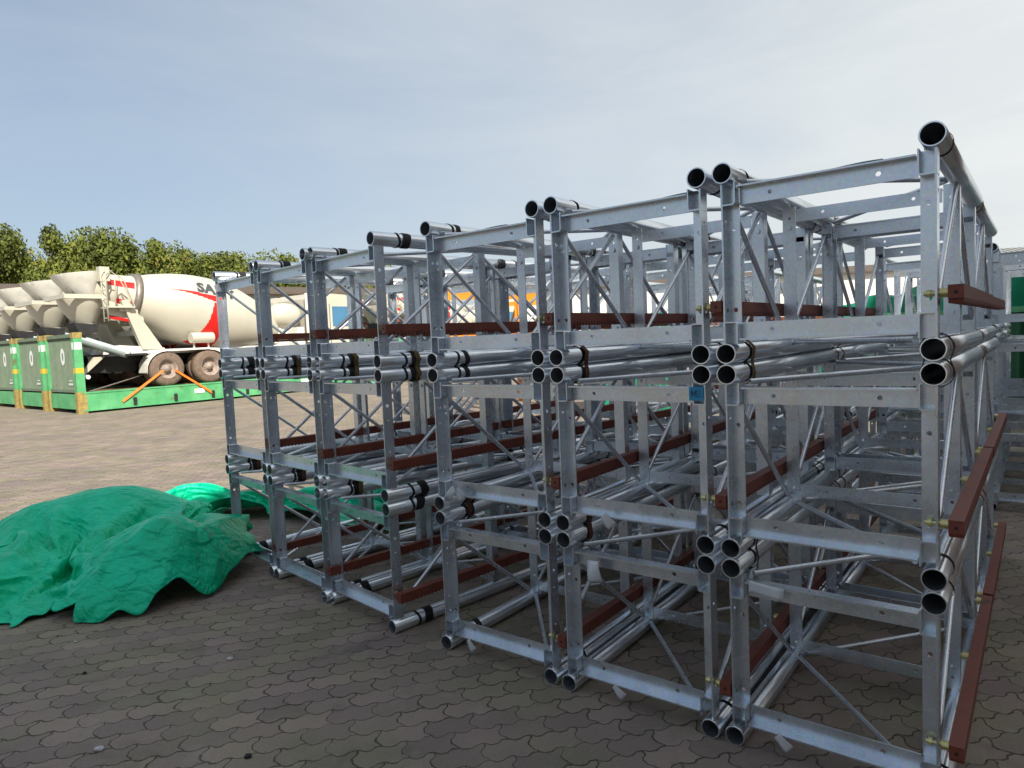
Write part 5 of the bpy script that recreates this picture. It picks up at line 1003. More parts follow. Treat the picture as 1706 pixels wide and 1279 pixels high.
14,-5,-10,11,-24,-4,29,-9,29,51,-7,-12,25,-13,-30,34,2,-3,23,11,-3,39,15,-13,42,20,1,33,11,11,45,4,10,39,-9,-20,48,-15,-7,51,-2,-17,53,-3,-17,59,-2,-5,51,-8,-21,56,-6,-12,46,-19,6,23,-5,-29,37,4,7,39,15,-10,24,23,-27,11,15,-12,19,15,-10,10,-5,18,12,6,-3,12,9,-3,7,-11,16,13,-1,-2,11,3,-8,23,-17,1,20,-10,-20,7,-4,-45,-25,-2,-23,8,-10,-30,33,1,-10,36,-1,16,25,-1,-5,37,-10,-9,18,-8,35,-2,-6,38,27,-18,22,35,3,17,17,28,16,22,17,21,19,-9,13,32,15,7,29,-12,25,29,4,25,
39,17,7,39,7,16,-1,22,26,21,8,-4,27,4,4,2,13,31,24,23,23,44,3,-11,44,20,11,41,13,16,44,9,-1,42,5,17,35,-9,-9,36,17,-2,38,-2,8,32,-1,7,25,2,-13,10,11,-6,23,20,8,0,-11,-24,21,7,2,22,3,-8,19,8,-18,15,22,9,22,25,-19,32,65,-1,32,73,-14,21,73,-32,-18,28,32,33,19,24,16,32,22,24,23,25,31,12,15,11,11,38,27,10,34,34,22,-17,15,25,3,26,30,-11,25,39,6,22,32,15,22,26,2,-1,10,32,16,19,18,31,17,2,26,5,-3,18,9,-9,17,9,-14,14,8,-18,21,11,-1,16,13,30,
28,8,9,28,-3,-8,31,-10,-16,34,-1,16,18,-6,-16,38,-7,15,31,-9,9,36,-11,-9,23,-1,18,4,0,28,17,-10,18,19,-8,-15,16,-15,-12,23,-21,-24,9,-1,41,47,-14,-14,28,-19,-20,23,-1,-23,30,12,-10,32,19,22,41,14,-15,42,8,-7,47,9,8,40,3,-3,37,-8,-9,51,3,-1,55,1,-5,52,-9,-15,56,-13,-10,56,-11,-6,45,-12,-18,47,4,-10,39,9,4,23,23,-21,4,23,-34,19,17,-13,28,8,4,7,-3,22,14,0,-5,13,-4,5,10,14,-6,16,-6,1,6,-15,16,28,-7,-15,9,-5,-44,6,-4,-47,-20,-9,-28,13,-5,-20,32,0,-1,36,1,4,
33,-2,4,31,-18,7,30,-13,31,16,-9,34,6,-17,38,15,-21,28,24,2,18,17,24,21,26,14,5,23,-6,14,25,14,22,31,7,22,45,24,3,42,24,-17,21,21,28,19,10,21,25,16,-19,14,7,24,26,15,17,47,10,-6,41,18,5,35,20,22,38,-2,4,33,-5,1,28,-17,-15,35,-7,-3,30,0,11,25,13,16,19,-7,-16,17,16,4,14,17,5,14,5,-11,13,-3,-8,21,-3,-3,23,7,-10,19,20,-6,23,35,-2,31,65,-13,26,77,-17,22,75,-23,-20,33,36,36,34,1,28,31,4,35,20,24,21,7,33,30,6,24,12,20,36,32,18,-12,14,25,-2,36,23,8,
14,38,-18,17,17,37,14,35,-3,15,16,25,16,21,14,27,4,-15,22,13,3,21,14,-5,15,12,-18,30,15,-13,33,8,-2,5,21,22,23,8,10,30,-4,-16,33,-6,-1,26,1,8,22,-4,-9,31,-6,24,42,-10,4,37,-16,-17,24,-12,14,11,0,30,22,-13,13,-5,-12,-21,17,-19,-14,33,-16,-1,14,-6,45,38,-24,-15,23,-21,-26,18,-11,-13,32,12,3,40,22,7,40,9,9,47,13,-12,30,9,-29,46,15,4,38,1,26,50,5,3,49,-5,-19,48,-18,-21,55,-14,5,55,-16,2,55,-9,2,37,18,-21,11,18,-36,16,32,-30,18,31,-11,26,19,-10,24,-7,15,23,3,14,
23,1,-9,9,2,-18,7,-6,-12,16,-1,0,16,-5,13,25,-5,4,7,-6,-49,-8,-11,-46,3,-9,-34,12,-2,-20,30,-1,17,37,2,-11,34,-10,18,14,-30,31,32,-11,23,16,-26,24,17,-7,37,16,-12,35,16,-19,32,19,21,8,25,20,6,24,3,16,26,8,-6,28,27,20,47,27,10,53,19,1,37,24,0,16,20,36,32,18,-9,30,8,2,29,15,34,34,18,-15,40,14,0,36,12,-4,30,-14,2,23,-14,5,15,-17,15,24,-16,7,28,3,5,21,5,-10,22,2,-8,18,18,11,17,-1,-17,10,22,7,24,-2,-5,17,-21,-15,25,10,-3,20,21,-10,29,45,12,27,68,-20,
20,80,-17,22,75,-21,-19,50,14,37,32,-6,32,17,18,32,22,24,34,7,28,34,5,3,14,26,26,28,19,10,25,15,-22,10,23,26,27,38,-9,9,19,29,19,21,16,24,17,-16,20,29,10,27,11,-3,17,15,19,12,9,-25,30,19,-12,33,15,-13,37,14,-8,18,17,17,1,18,14,29,-1,-8,34,-5,-2,20,-1,-5,32,-3,2,24,-6,28,43,-13,-9,41,-15,7,23,-19,-14,22,-13,20,21,-6,23,-3,-20,-23,7,-18,-11,33,-12,28,25,-13,36,30,-32,-27,-3,-36,-26,25,-2,-13,32,14,9,36,6,-11,48,15,23,39,13,-2,48,13,-7,42,25,-7,35,15,16,43,9,-9,
51,0,-20,49,-12,-22,55,-17,-3,55,-13,8,32,-15,33,17,2,-32,13,35,-34,18,37,-25,21,35,-9,33,7,19,34,5,-3,21,-5,-28,20,-8,-8,26,12,-3,-7,-14,-21,27,5,-9,23,0,15,16,-5,24,6,-7,-45,7,-11,-48,-11,-17,-29,28,4,-23,27,-1,13,35,-4,1,13,-31,27,29,-15,29,9,-42,21,12,-35,25,17,-11,34,24,-12,34,23,4,40,28,25,12,29,23,-1,26,9,-18,29,14,-2,43,-2,-6,46,30,15,37,44,29,54,26,7,24,27,28,31,16,22,30,15,6,34,21,7,39,8,8,36,17,-9,28,-13,7,25,-7,-3,24,-15,-7,10,-17,10,18,-18,-4,
15,-3,-5,14,-1,-12,24,11,-2,18,10,2,15,-4,-10,19,10,-7,26,-3,-2,27,1,-8,17,8,23,25,21,-2,27,45,-27,20,79,2,20,82,-22,18,69,-35,-16,45,14,30,27,-11,34,16,30,34,9,34,40,13,-4,39,15,-7,26,16,29,22,21,10,28,20,-19,10,23,18,15,29,19,19,20,10,17,27,13,34,14,-19,19,17,2,12,20,14,20,21,9,16,13,-16,22,15,-31,43,19,-9,40,18,6,31,11,-6,2,25,20,15,11,10,31,-5,-9,22,-11,-20,32,2,18,27,-5,27,42,-14,-9,40,-15,5,21,-22,-13,25,-18,10,9,-11,26,16,-19,-13,10,-22,-11,14,-13,37,
37,-20,23,10,-39,-25,8,-32,-28,27,-12,11,27,1,18,40,16,-17,47,12,-9,46,18,8,44,21,-28,38,28,10,44,17,8,45,6,8,49,4,1,39,-5,-16,51,-14,-13,52,3,2,21,-19,32,38,-5,6,20,32,-31,6,40,-26,4,37,-21,26,14,-8,15,-17,-22,19,-11,-27,33,3,-19,29,13,17,16,-1,-24,17,2,-14,15,0,25,11,-8,25,23,0,-38,1,-12,-49,-6,-16,-36,32,0,-16,36,-5,10,24,-19,25,7,-35,25,23,-25,29,2,-47,10,12,-35,25,19,-21,32,30,1,31,32,17,19,36,14,-2,32,19,-6,23,21,-9,28,9,-16,49,5,-1,48,25,14,43,47,29,
50,29,23,41,22,22,30,29,30,33,18,30,38,18,21,36,10,-1,37,0,8,20,2,-14,18,-15,9,24,-17,-13,23,-17,-10,-2,-20,-22,2,-11,-13,27,11,-2,19,8,-8,21,7,-1,17,3,-7,11,8,20,25,-7,-10,28,-4,-2,23,11,0,21,24,0,24,59,11,20,81,-21,18,79,-26,25,68,-24,-4,42,29,22,28,-28,39,16,12,26,18,36,45,9,-15,31,7,18,30,9,10,32,20,1,19,24,1,25,22,-1,7,20,22,35,13,-2,19,31,7,18,24,9,12,20,18,20,16,-15,16,21,13,17,15,-12,28,21,-26,47,17,-7,36,22,12,35,16,-23,18,16,0,-2,25,20,
29,1,5,28,-15,-24,31,-11,9,23,4,32,42,-12,1,38,-17,2,20,-23,-16,27,-20,9,5,-16,27,21,-21,-6,14,-23,-11,10,-17,36,35,-23,19,7,-41,-24,15,-31,-20,17,-18,20,26,-8,-6,41,9,9,49,11,-6,44,23,-20,41,33,-4,38,32,-12,54,8,-5,50,4,6,43,18,13,34,-4,17,37,-26,19,51,-2,-2,37,22,14,39,-5,16,-1,12,-44,-4,28,-26,8,38,-25,17,14,-33,6,-23,-17,28,0,-26,35,9,-17,35,5,-9,20,18,2,14,0,-18,14,1,26,6,-10,28,26,2,-23,6,-7,-47,2,-14,-39,35,-7,-7,33,-18,17,18,-30,22,12,-33,23,11,-37,20,
3,-45,13,17,-30,24,29,-12,29,43,5,5,41,0,-1,41,6,-6,22,-8,-12,24,21,-6,12,30,-10,50,10,2,57,29,8,49,49,30,41,42,37,47,25,25,33,18,42,47,26,17,40,15,23,28,16,27,36,5,8,24,-9,-7,7,-11,-19,27,-12,-1,19,-21,-26,-14,-26,-18,4,-4,-20,32,11,-6,17,-1,-10,17,4,-1,16,8,7,18,8,11,20,-16,-9,22,2,4,25,12,-2,19,40,16,30,65,-11,20,82,3,16,72,-39,31,62,-16,-2,54,7,38,14,-6,20,31,-19,43,12,13,29,10,27,37,4,8,33,-3,23,11,20,-26,29,19,-10,14,26,15,29,18,5,19,10,14,
19,26,16,16,25,-1,14,27,20,28,17,-9,12,8,-20,21,29,16,38,18,-6,36,19,-21,45,11,-20,22,37,-4,13,10,-22,25,17,8,14,19,20,34,-10,-5,38,-22,-12,14,7,39,38,-7,17,33,-17,-3,27,-24,-9,26,-24,0,4,-19,30,20,-21,-2,16,-25,-13,8,-20,34,36,-26,16,8,-40,-20,20,-33,-12,11,-20,24,26,-13,-15,41,-1,-7,50,9,16,45,10,0,56,21,-12,33,46,-7,40,25,-23,54,8,-12,47,19,19,41,-3,9,20,-7,41,31,-10,27,34,3,29,30,30,-9,0,8,-50,-15,-9,-48,12,35,-14,27,25,-25,7,-16,-37,33,9,-19,40,4,6,41,-3,1,
-6,20,-25,19,17,-16,21,8,18,4,-12,32,26,2,-5,6,-6,-43,13,-7,-39,35,-17,0,27,-31,18,19,-37,19,14,-37,19,9,-40,16,15,-38,18,31,-22,9,41,-13,9,38,7,19,45,-3,-22,21,-36,-22,31,3,-17,9,15,2,25,12,-7,32,40,2,49,39,11,50,46,31,48,43,32,50,33,32,42,20,54,40,18,44,51,21,-3,42,5,12,31,13,15,27,4,5,10,-21,-18,11,-16,-21,-1,-29,-9,-6,-13,-33,21,1,-25,25,6,-9,20,10,0,14,-12,-12,7,16,21,26,-14,-5,23,8,12,23,5,-8,14,17,18,32,47,-6,16,64,24,18,71,-35,29,71,-10,24,62,-17,
2,57,5,48,-1,14,23,21,-9,14,34,-12,46,4,19,41,2,10,18,-4,29,22,13,-21,17,16,-19,24,25,-7,28,8,12,20,14,8,13,18,15,15,31,3,26,21,0,11,31,10,28,2,-20,27,25,-3,32,25,13,34,16,-12,28,7,-43,13,40,4,26,13,-26,22,13,-4,30,8,6,31,3,18,30,-10,-11,25,4,39,29,-4,23,29,-18,1,25,-28,2,31,-21,-4,12,-17,24,15,-22,11,16,-25,-17,9,-23,28,36,-29,12,12,-39,-13,22,-32,-7,8,-20,25,28,-18,-12,34,-16,10,44,5,-1,50,14,3,51,10,-2,31,49,-8,48,30,-16,52,9,-17,49,18,-7,51,10,10,
29,-1,41,-6,-18,46,15,6,38,30,37,-13,12,12,-48,-12,-15,-50,10,8,-46,28,33,-15,19,5,-43,40,12,-11,36,6,4,18,-14,27,18,21,-5,-3,17,-26,21,19,-8,13,-4,31,22,-2,10,15,-2,-36,16,-6,-36,28,-26,3,28,-37,18,21,-43,16,13,-44,16,14,-41,18,25,-31,9,33,-22,11,42,-8,7,39,0,-17,26,-25,-23,30,-27,-22,26,-14,-20,16,17,0,6,31,19,37,28,-18,45,44,10,52,46,26,44,40,34,39,33,42,47,24,52,52,28,39,53,18,13,49,7,6,33,0,4,27,-3,-6,-3,-19,12,19,-7,-35,-11,-33,-17,17,0,-37,16,14,-6,23,6,-4,
15,7,-12,14,-11,-15,10,11,21,26,-2,2,20,5,8,21,8,9,27,25,3,19,43,20,22,62,-2,24,69,-15,26,62,-14,30,53,-2,8,53,14,42,-13,23,48,4,1,-2,37,-9,25,27,-9,48,0,8,30,-7,26,27,1,2,4,18,-26,23,14,-1,16,13,-14,25,9,-7,34,9,0,12,27,12,5,34,3,26,20,2,25,22,11,20,24,-8,31,13,11,26,9,-31,21,12,-43,31,31,-3,25,35,-6,25,8,-19,21,5,12,34,-5,-1,33,17,16,28,-20,13,23,2,21,4,-32,6,28,-19,5,35,-4,19,29,-12,24,16,-23,19,21,-26,-19,11,-25,21,33,-33,5,15,-35,-7,
23,-34,-4,7,-19,27,29,-22,-2,35,-20,5,40,-11,-6,43,10,5,50,5,12,53,22,-9,37,43,-14,41,35,-18,45,18,-22,48,12,20,28,-4,42,1,-4,38,-10,-2,34,29,38,0,22,19,-45,-8,-15,-56,5,4,-56,36,36,-23,30,19,-33,39,12,-14,22,-8,24,7,-19,31,23,11,11,-4,22,-29,14,26,-22,26,14,13,19,-6,19,21,0,-30,26,-4,-28,25,-32,6,27,-41,16,14,-53,12,19,-48,19,31,-35,17,35,-30,1,26,-24,-14,36,-17,-3,34,-6,-16,30,-24,-20,20,-27,-19,23,-10,-28,21,8,6,-2,31,19,27,36,4,42,35,12,44,43,23,41,42,22,37,34,36,
53,34,40,64,21,27,59,0,17,49,0,12,31,-8,15,21,3,-7,6,-24,7,8,7,-34,-6,-19,-31,27,17,-26,21,19,-5,21,10,-2,9,-3,-18,16,4,-4,16,7,7,26,6,9,20,10,15,27,13,12,13,13,30,22,48,9,23,56,-17,26,63,-10,31,53,-1,23,54,-1,5,49,23,28,-27,37,51,-6,7,40,25,-19,-2,45,-21,38,14,-2,44,-8,7,27,-6,22,8,8,-14,-1,20,-25,22,11,-8,24,10,-10,31,8,-15,34,8,4,6,30,2,3,37,8,18,25,26,34,20,18,28,13,-24,27,9,-20,17,16,-40,28,13,-34,27,29,-5,16,28,-3,28,11,4,33,-13,-6,
24,12,9,34,-22,3,31,3,20,6,-22,7,15,-27,12,33,-14,17,36,-6,21,24,-15,26,13,-12,13,21,-26,6,26,-31,11,16,-38,-10,26,-30,-2,9,-22,25,28,-27,-3,32,-23,1,37,-16,5,38,1,-8,45,10,7,50,12,26,57,17,-7,46,28,-23,35,45,-14,49,27,-13,29,4,38,-15,-6,39,-19,-10,36,25,38,9,25,26,-40,-7,-9,-62,8,11,-61,40,43,-24,36,23,-33,38,5,11,4,-28,30,16,-9,27,24,4,20,7,24,-23,10,24,-24,15,23,-15,25,-2,20,25,0,-26,38,-6,-14,20,-37,7,21,-47,16,17,-52,7,34,-44,13,34,-40,-8,33,-35,1,38,-24,-1,
11,-26,-28,36,-13,-7,30,-12,-18,24,-25,-20,28,-2,-8,25,0,-16,13,19,20,-8,41,9,27,36,18,36,37,24,36,39,23,38,40,19,62,27,19,69,3,28,53,-10,32,50,-4,18,36,-6,9,20,8,-7,10,-20,-5,3,15,-24,2,12,-34,25,25,-7,23,8,-11,18,10,-14,16,16,5,13,4,-16,27,15,6,23,12,23,19,6,29,11,-9,33,25,34,5,22,40,-3,27,58,-12,34,49,5,22,53,-12,28,38,-21,1,48,22,26,-31,38,37,-15,19,48,17,-15,13,36,-33,34,29,-11,43,4,-5,22,-13,25,25,2,-5,0,17,-23,6,14,-25,24,10,-13,24,10,-14,35,2,-12,
34,11,5,10,33,8,3,34,13,17,27,28,32,13,7,33,8,-30,23,14,-30,6,12,-46,21,21,-29,31,7,-10,20,16,1,28,1,-2,32,17,3,36,-8,11,29,-4,16,25,-17,13,12,-19,26,8,-16,27,36,-16,7,26,-11,11,16,-3,27,22,-29,4,18,-36,0,21,-31,3,32,-23,10,18,-25,17,24,-28,-4,30,-23,2,32,-19,9,31,-5,8,40,9,-15,45,10,28,52,17,9,52,13,-13,47,24,-10,37,38,-6,38,27,-7,-20,-1,38,-27,-16,36,20,37,12,22,29,-33,-9,-10,-64,21,30,-56,44,46,-26,43,25,-13,28,-10,29,-8,-36,24,20,-11,28,31,16,6,24,23,-11,
-6,20,-32,13,22,-24,37,4,7,35,1,-13,37,-18,3,29,-37,1,12,-54,9,23,-47,14,38,-39,-16,32,-43,-14,21,-46,-5,29,-30,-1,37,-18,-6,20,-20,-22,31,-9,-12,32,-14,-10,21,-4,-16,24,7,-4,27,7,-2,3,30,13,1,41,10,20,38,17,34,32,20,42,23,18,56,28,13,64,-5,31,57,-7,27,46,-5,28,35,-5,12,19,9,-2,16,-8,-17,1,27,-19,10,22,-18,21,14,-14,21,14,-10,16,21,-4,17,22,4,17,17,4,21,9,23,18,1,30,21,1,26,26,19,14,25,23,0,24,46,-4,37,38,-5,22,53,-21,28,44,-8,27,34,-8,-6,48,23,28,-32,34,
24,-20,25,47,15,-15,7,24,-47,45,29,-14,42,16,4,20,-16,22,26,-2,-13,24,13,-6,2,16,-31,19,12,-25,29,2,-12,22,9,-26,37,4,-6,35,15,11,5,34,12,11,29,17,16,27,25,36,5,2,27,13,-33,15,8,-46,2,20,-46,18,10,-28,28,6,-8,29,17,3,27,8,22,38,7,10,31,-6,18,26,-12,15,12,-20,24,5,-22,34,30,-12,1,28,-11,-8,12,-6,32,30,-18,11,22,-33,-4,20,-35,-1,28,-30,7,26,-24,9,28,-23,7,25,-22,17,35,-19,3,28,-11,24,25,10,-21,44,10,14,44,8,8,48,15,-4,44,21,-12,39,34,-5,35,18,-25,-8,17,37,
-33,-17,35,20,33,7,11,24,-16,2,4,-60,30,42,-50,46,45,-26,48,21,13,17,-21,33,-16,-37,16,23,-2,13,35,20,-4,31,22,1,-3,17,-24,21,16,-24,37,1,-4,33,-10,2,25,-34,-1,40,-31,-2,43,-36,-3,11,-58,13,25,-47,5,33,-39,-21,28,-36,-14,21,-35,-12,43,-15,-3,32,-16,-13,10,-18,-32,32,-13,-11,24,-4,-11,25,2,-9,15,22,5,24,13,8,17,22,11,5,42,14,23,32,2,45,9,21,47,24,22,54,24,16,53,-9,21,47,-1,17,31,6,12,14,20,11,13,-10,-19,10,22,-8,11,15,-5,19,13,-15,19,22,-4,18,21,6,14,31,5,17,13,28,
16,2,33,26,12,23,32,18,12,32,8,-10,27,30,-1,26,39,-2,32,26,-31,24,54,-3,22,45,5,36,31,-16,-17,54,28,31,-31,26,20,-25,22,46,10,-12,19,19,-43,37,27,-27,31,6,8,30,-5,16,19,-9,-18,24,8,-10,32,8,-8,22,5,-22,15,16,-26,33,1,-17,24,14,-29,34,10,-1,32,15,5,2,36,11,19,22,22,20,22,29,38,0,-3,22,10,-44,4,19,-47,2,19,-37,22,3,-5,23,20,3,30,12,16,29,-18,18,23,-17,7,24,-6,16,11,5,20,18,-11,22,33,-11,-13,29,-10,-9,6,-7,35,29,-12,18,18,-39,-15,29,-32,-1,26,-24,27,30,-26,11,
30,-22,10,32,-21,0,32,-20,0,11,-13,38,31,10,-4,43,13,-3,38,2,-7,41,13,3,38,14,-18,38,27,-11,35,18,-26,-5,15,33,-28,-7,35,12,30,28,28,26,-26,4,18,-47,28,44,-42,49,42,-18,46,12,26,14,-24,33,-17,-34,14,29,-7,18,34,17,-5,19,28,-14,20,24,-20,24,11,-20,34,-8,-5,27,-19,-2,26,-35,0,30,-39,-3,40,-40,-6,47,-39,-1,16,-52,9,34,-32,-11,18,-48,-5,27,-21,-23,27,-26,-29,32,-20,-14,39,-12,-12,9,-16,-35,26,-13,-15,25,14,3,27,3,-6,17,21,9,14,34,12,31,14,23,15,41,1,18,30,16,53,4,11,53,15,11,
41,25,18,40,-1,6,26,9,12,8,19,24,22,-2,-11,13,10,-3,12,8,-8,16,20,4,17,19,2,17,27,10,18,12,29,18,29,23,29,22,10,35,15,3,37,-1,-3,28,18,-3,29,16,-2,17,35,-7,29,38,-30,24,44,10,45,26,-7,33,31,-14,-19,43,49,35,-11,0,22,-34,8,36,5,-15,39,13,-30,41,19,-21,31,8,-24,24,-7,3,22,-8,12,11,-9,-30,23,4,-12,31,13,4,28,12,-17,26,9,-22,31,8,-23,30,9,-24,35,4,-15,26,20,6,6,34,19,20,25,23,22,19,35,35,-2,-10,14,12,-48,5,15,-37,4,22,-13,19,8,8,21,-18,12,27,0,11,
20,0,14,21,9,3,14,-3,9,29,-2,0,28,-16,-23,29,-1,5,2,-8,34,27,-10,21,20,-37,-15,33,-31,-1,32,-26,24,31,-23,16,27,-25,0,29,-23,-5,32,-10,21,5,-13,47,38,6,12,38,10,-21,34,5,-23,37,11,0,31,7,-22,35,15,-19,33,25,-15,-8,10,35,-15,0,36,9,27,19,29,16,-18,31,37,-14,17,44,-43,39,38,-14,42,-3,32,18,-16,32,-14,-32,13,31,-10,21,33,18,-7,11,26,-31,30,18,-16,34,14,-11,38,-7,-11,36,-13,-16,26,-31,-8,30,-41,-2,27,-48,10,32,-48,8,36,-48,1,24,-54,0,37,-28,-18,23,-27,-18,20,-20,-33,33,-23,-27,
35,-13,-17,30,-8,-20,11,-11,-24,20,-5,-13,22,11,1,23,17,8,25,25,11,26,28,15,27,30,7,16,33,14,21,24,28,46,13,3,42,12,7,36,15,9,30,11,4,16,12,8,13,6,8,17,7,-2,13,10,0,11,18,9,15,24,15,19,15,11,24,33,10,35,18,0,39,6,0,40,-3,5,34,8,2,24,16,0,17,33,1,33,28,-14,15,50,-16,48,17,2,42,22,-8,43,15,6,-15,31,72,50,-1,-28,27,-18,-33,30,-8,1,27,13,-31,44,13,-16,29,3,-29,20,-7,-22,25,-9,22,24,-6,-16,1,-7,-24,26,-1,-14,30,3,-18,36,14,-18,32,18,-8,36,12,-13,
36,5,-20,31,7,-27,21,25,18,17,29,19,16,27,29,22,15,33,26,-2,-17,0,12,-38,13,19,-12,15,15,-4,22,-17,18,27,13,-5,14,4,-7,18,-3,-5,17,11,4,18,-20,-14,27,-7,-17,26,5,17,1,-8,34,29,-5,18,22,-34,-14,35,-33,-5,37,-24,23,29,-21,20,26,-28,-12,37,-15,4,14,-10,43,9,-8,51,37,7,-3,32,4,-33,37,8,-12,27,-6,-19,32,10,-17,33,10,-25,29,30,5,-14,4,38,-13,0,38,25,21,-12,28,29,-1,34,36,17,33,39,-27,18,31,-17,35,-19,32,29,6,18,-7,-34,23,32,-17,24,33,21,-10,16,20,-29,31,18,-23,38,-7,-2,
31,-7,-22,32,-14,-15,28,-29,-7,49,-19,-14,33,-38,-10,21,-57,15,30,-49,20,32,-47,5,27,-31,-28,35,-29,-16,20,-29,-32,29,-22,-31,18,-24,-39,28,-12,-26,28,-10,-26,23,-8,-9,25,13,-3,17,21,15,34,21,15,8,41,20,24,39,6,37,16,10,25,17,20,33,25,10,24,21,20,33,12,3,26,19,5,22,14,5,17,11,-2,9,9,6,18,10,4,15,24,7,14,18,10,28,22,-9,39,3,-1,40,-5,0,39,-9,8,37,12,2,27,13,6,27,30,1,35,35,-1,34,30,-12,25,41,-12,29,35,-2,44,-11,4,26,23,-2,-67,3,-17,57,24,-10,54,5,-25,40,-16,-29,
35,12,11,35,6,-27,24,-6,-31,19,-8,-26,28,-8,16,34,-2,0,6,-10,-35,15,-5,-24,36,3,-1,31,11,-22,30,9,-24,39,3,-18,40,9,-10,35,18,-10,34,12,-16,26,25,21,12,30,19,15,25,32,26,10,28,22,-1,-13,4,22,-11,16,9,-11,17,7,-20,10,-6,-16,16,2,-10,17,13,4,14,-14,-9,17,-9,-10,26,0,-6,26,10,14,5,-4,34,27,-6,14,19,-33,-16,38,-25,1,28,-23,32,41,-20,-1,32,-23,-3,15,-18,29,-4,-21,43,28,10,37,42,12,-16,33,3,-31,25,-8,-27,28,-3,-21,33,5,-14,29,16,5,25,27,-3,-4,2,41,7,12,34,28,12,7,
14,31,-20,27,33,19,35,26,9,14,25,-15,36,-18,30,32,15,5,7,-35,30,25,-25,25,37,18,-12,27,16,-27,39,0,-24,26,13,-13,38,-9,-17,38,-7,-24,22,-37,-8,30,-30,-13,56,-21,-8,27,-48,-6,20,-50,8,25,-49,8,34,-40,-6,16,-27,-34,27,-30,-29,25,-29,-34,34,-19,-20,34,-4,-28,25,-11,-30,21,-13,-25,11,18,14,29,7,0,36,26,12,-4,39,19,41,28,4,18,33,17,23,23,28,29,21,18,32,17,3,22,20,15,27,17,2,21,15,1,15,15,7,14,11,-4,18,16,-6,14,21,7,36,-2,-17,35,-10,0,41,-4,-5,39,-7,6,41,11,1,37,12,8,
28,34,6,30,37,2,29,37,-4,31,33,-6,36,25,-14,22,27,-4,45,-14,11,31,11,33,-62,26,-2,56,16,-12,57,-2,-26,53,4,-19,45,3,-8,37,-3,-21,25,-15,-23,29,8,-16,28,-3,6,32,-5,0,20,-3,-17,12,-4,-27,35,1,-5,27,6,-28,34,8,-20,41,1,-18,37,2,-27,35,11,-19,37,14,0,29,24,7,27,23,19,18,27,13,11,26,27,19,15,23,26,16,0,21,8,-20,18,10,-24,-3,-5,-21,-3,-17,-11,14,-3,-7,21,-5,-7,21,-8,-9,16,8,18,19,11,9,18,-2,15,23,2,14,22,-27,-14,35,-18,14,35,-18,22,37,-20,7,27,-23,21,-10,-27,21,
5,-9,41,37,13,9,34,4,-35,31,-1,-31,34,3,-17,33,2,-8,25,-2,11,26,15,4,25,27,-3,18,10,30,12,1,26,16,15,17,19,23,4,23,34,-9,17,5,33,29,26,-4,37,-14,27,32,17,1,14,-33,28,23,-31,24,43,16,-13,34,16,-34,29,7,-38,35,-3,2,30,-23,-13,35,-18,-25,41,-6,-24,25,-37,-9,38,-32,-5,29,-47,2,37,-39,-1,26,-39,-7,24,-41,-7,28,-27,-22,24,-36,-28,27,-28,-30,29,-23,-37,27,-10,-36,16,-13,-30,17,-2,-25,24,16,7,29,3,5,39,24,3,8,44,24,17,40,21,37,18,10,28,17,22,21,27,13,11,26,32,27,25,10,
27,21,10,17,14,-6,17,13,-8,15,12,-13,20,9,-11,37,-13,-17,38,-14,-7,40,-10,-4,40,3,-2,41,11,0,40,19,4,27,36,11,22,40,9,22,43,9,39,28,-8,36,27,-8,31,26,-10,42,10,3,33,13,23,29,2,38,-42,15,-4,56,-3,-22,59,7,-20,58,4,-17,47,1,-20,37,-1,-18,35,1,-19,36,6,2,29,0,-2,31,-6,-5,19,-6,4,14,6,-31,32,-2,-17,43,-5,-8,35,-2,-20,25,16,-32,35,7,-32,40,2,-23,40,5,-11,37,16,4,28,25,21,14,35,13,22,23,8,2,24,20,24,8,5,15,5,-9,21,-1,-8,8,10,-19,6,-3,-16,8,-15,-8,
3,-16,-12,22,0,-4,25,12,4,23,9,18,19,7,9,13,4,22,31,-11,-4,28,-17,24,29,-20,24,20,-34,18,25,-12,19,-12,-21,21,19,2,28,39,13,-28,36,7,-34,42,8,-5,37,3,3,32,-4,8,19,-13,17,18,18,-4,22,23,0,23,5,25,13,9,9,14,6,20,19,28,-3,25,12,17,24,19,18,35,9,15,30,-6,21,34,15,-1,18,-31,25,23,-33,22,29,9,-36,35,8,-40,32,6,-41,44,1,-11,44,-14,6,36,-29,-1,26,-25,-28,42,-22,-12,26,-42,-7,44,-38,-4,32,-36,4,22,-44,7,31,-29,-28,24,-24,-21,21,-39,-28,35,-30,-30,18,-22,-43,19,-11,-42,
28,-9,-25,6,3,-18,26,13,-11,31,2,15,29,23,0,35,34,4,13,36,31,10,36,20,32,18,19,22,25,20,28,24,17,15,32,26,26,23,2,17,19,-9,13,-16,-17,17,10,-23,38,-10,-21,38,-26,-13,43,-5,-13,41,7,-9,37,20,0,38,23,4,38,29,7,21,38,14,24,37,11,34,37,6,24,35,-1,41,17,-13,31,24,-9,27,18,29,24,10,39,21,-1,46,-16,21,-16,49,-21,-25,58,6,-19,56,14,-12,55,9,-6,43,2,-11,33,-3,-16,36,-9,9,31,-4,4,30,-3,-4,28,7,-3,28,-6,-21,30,-1,-23,23,8,-33,38,-3,-16,44,-11,-14,20,20,-31,30,21,-32,
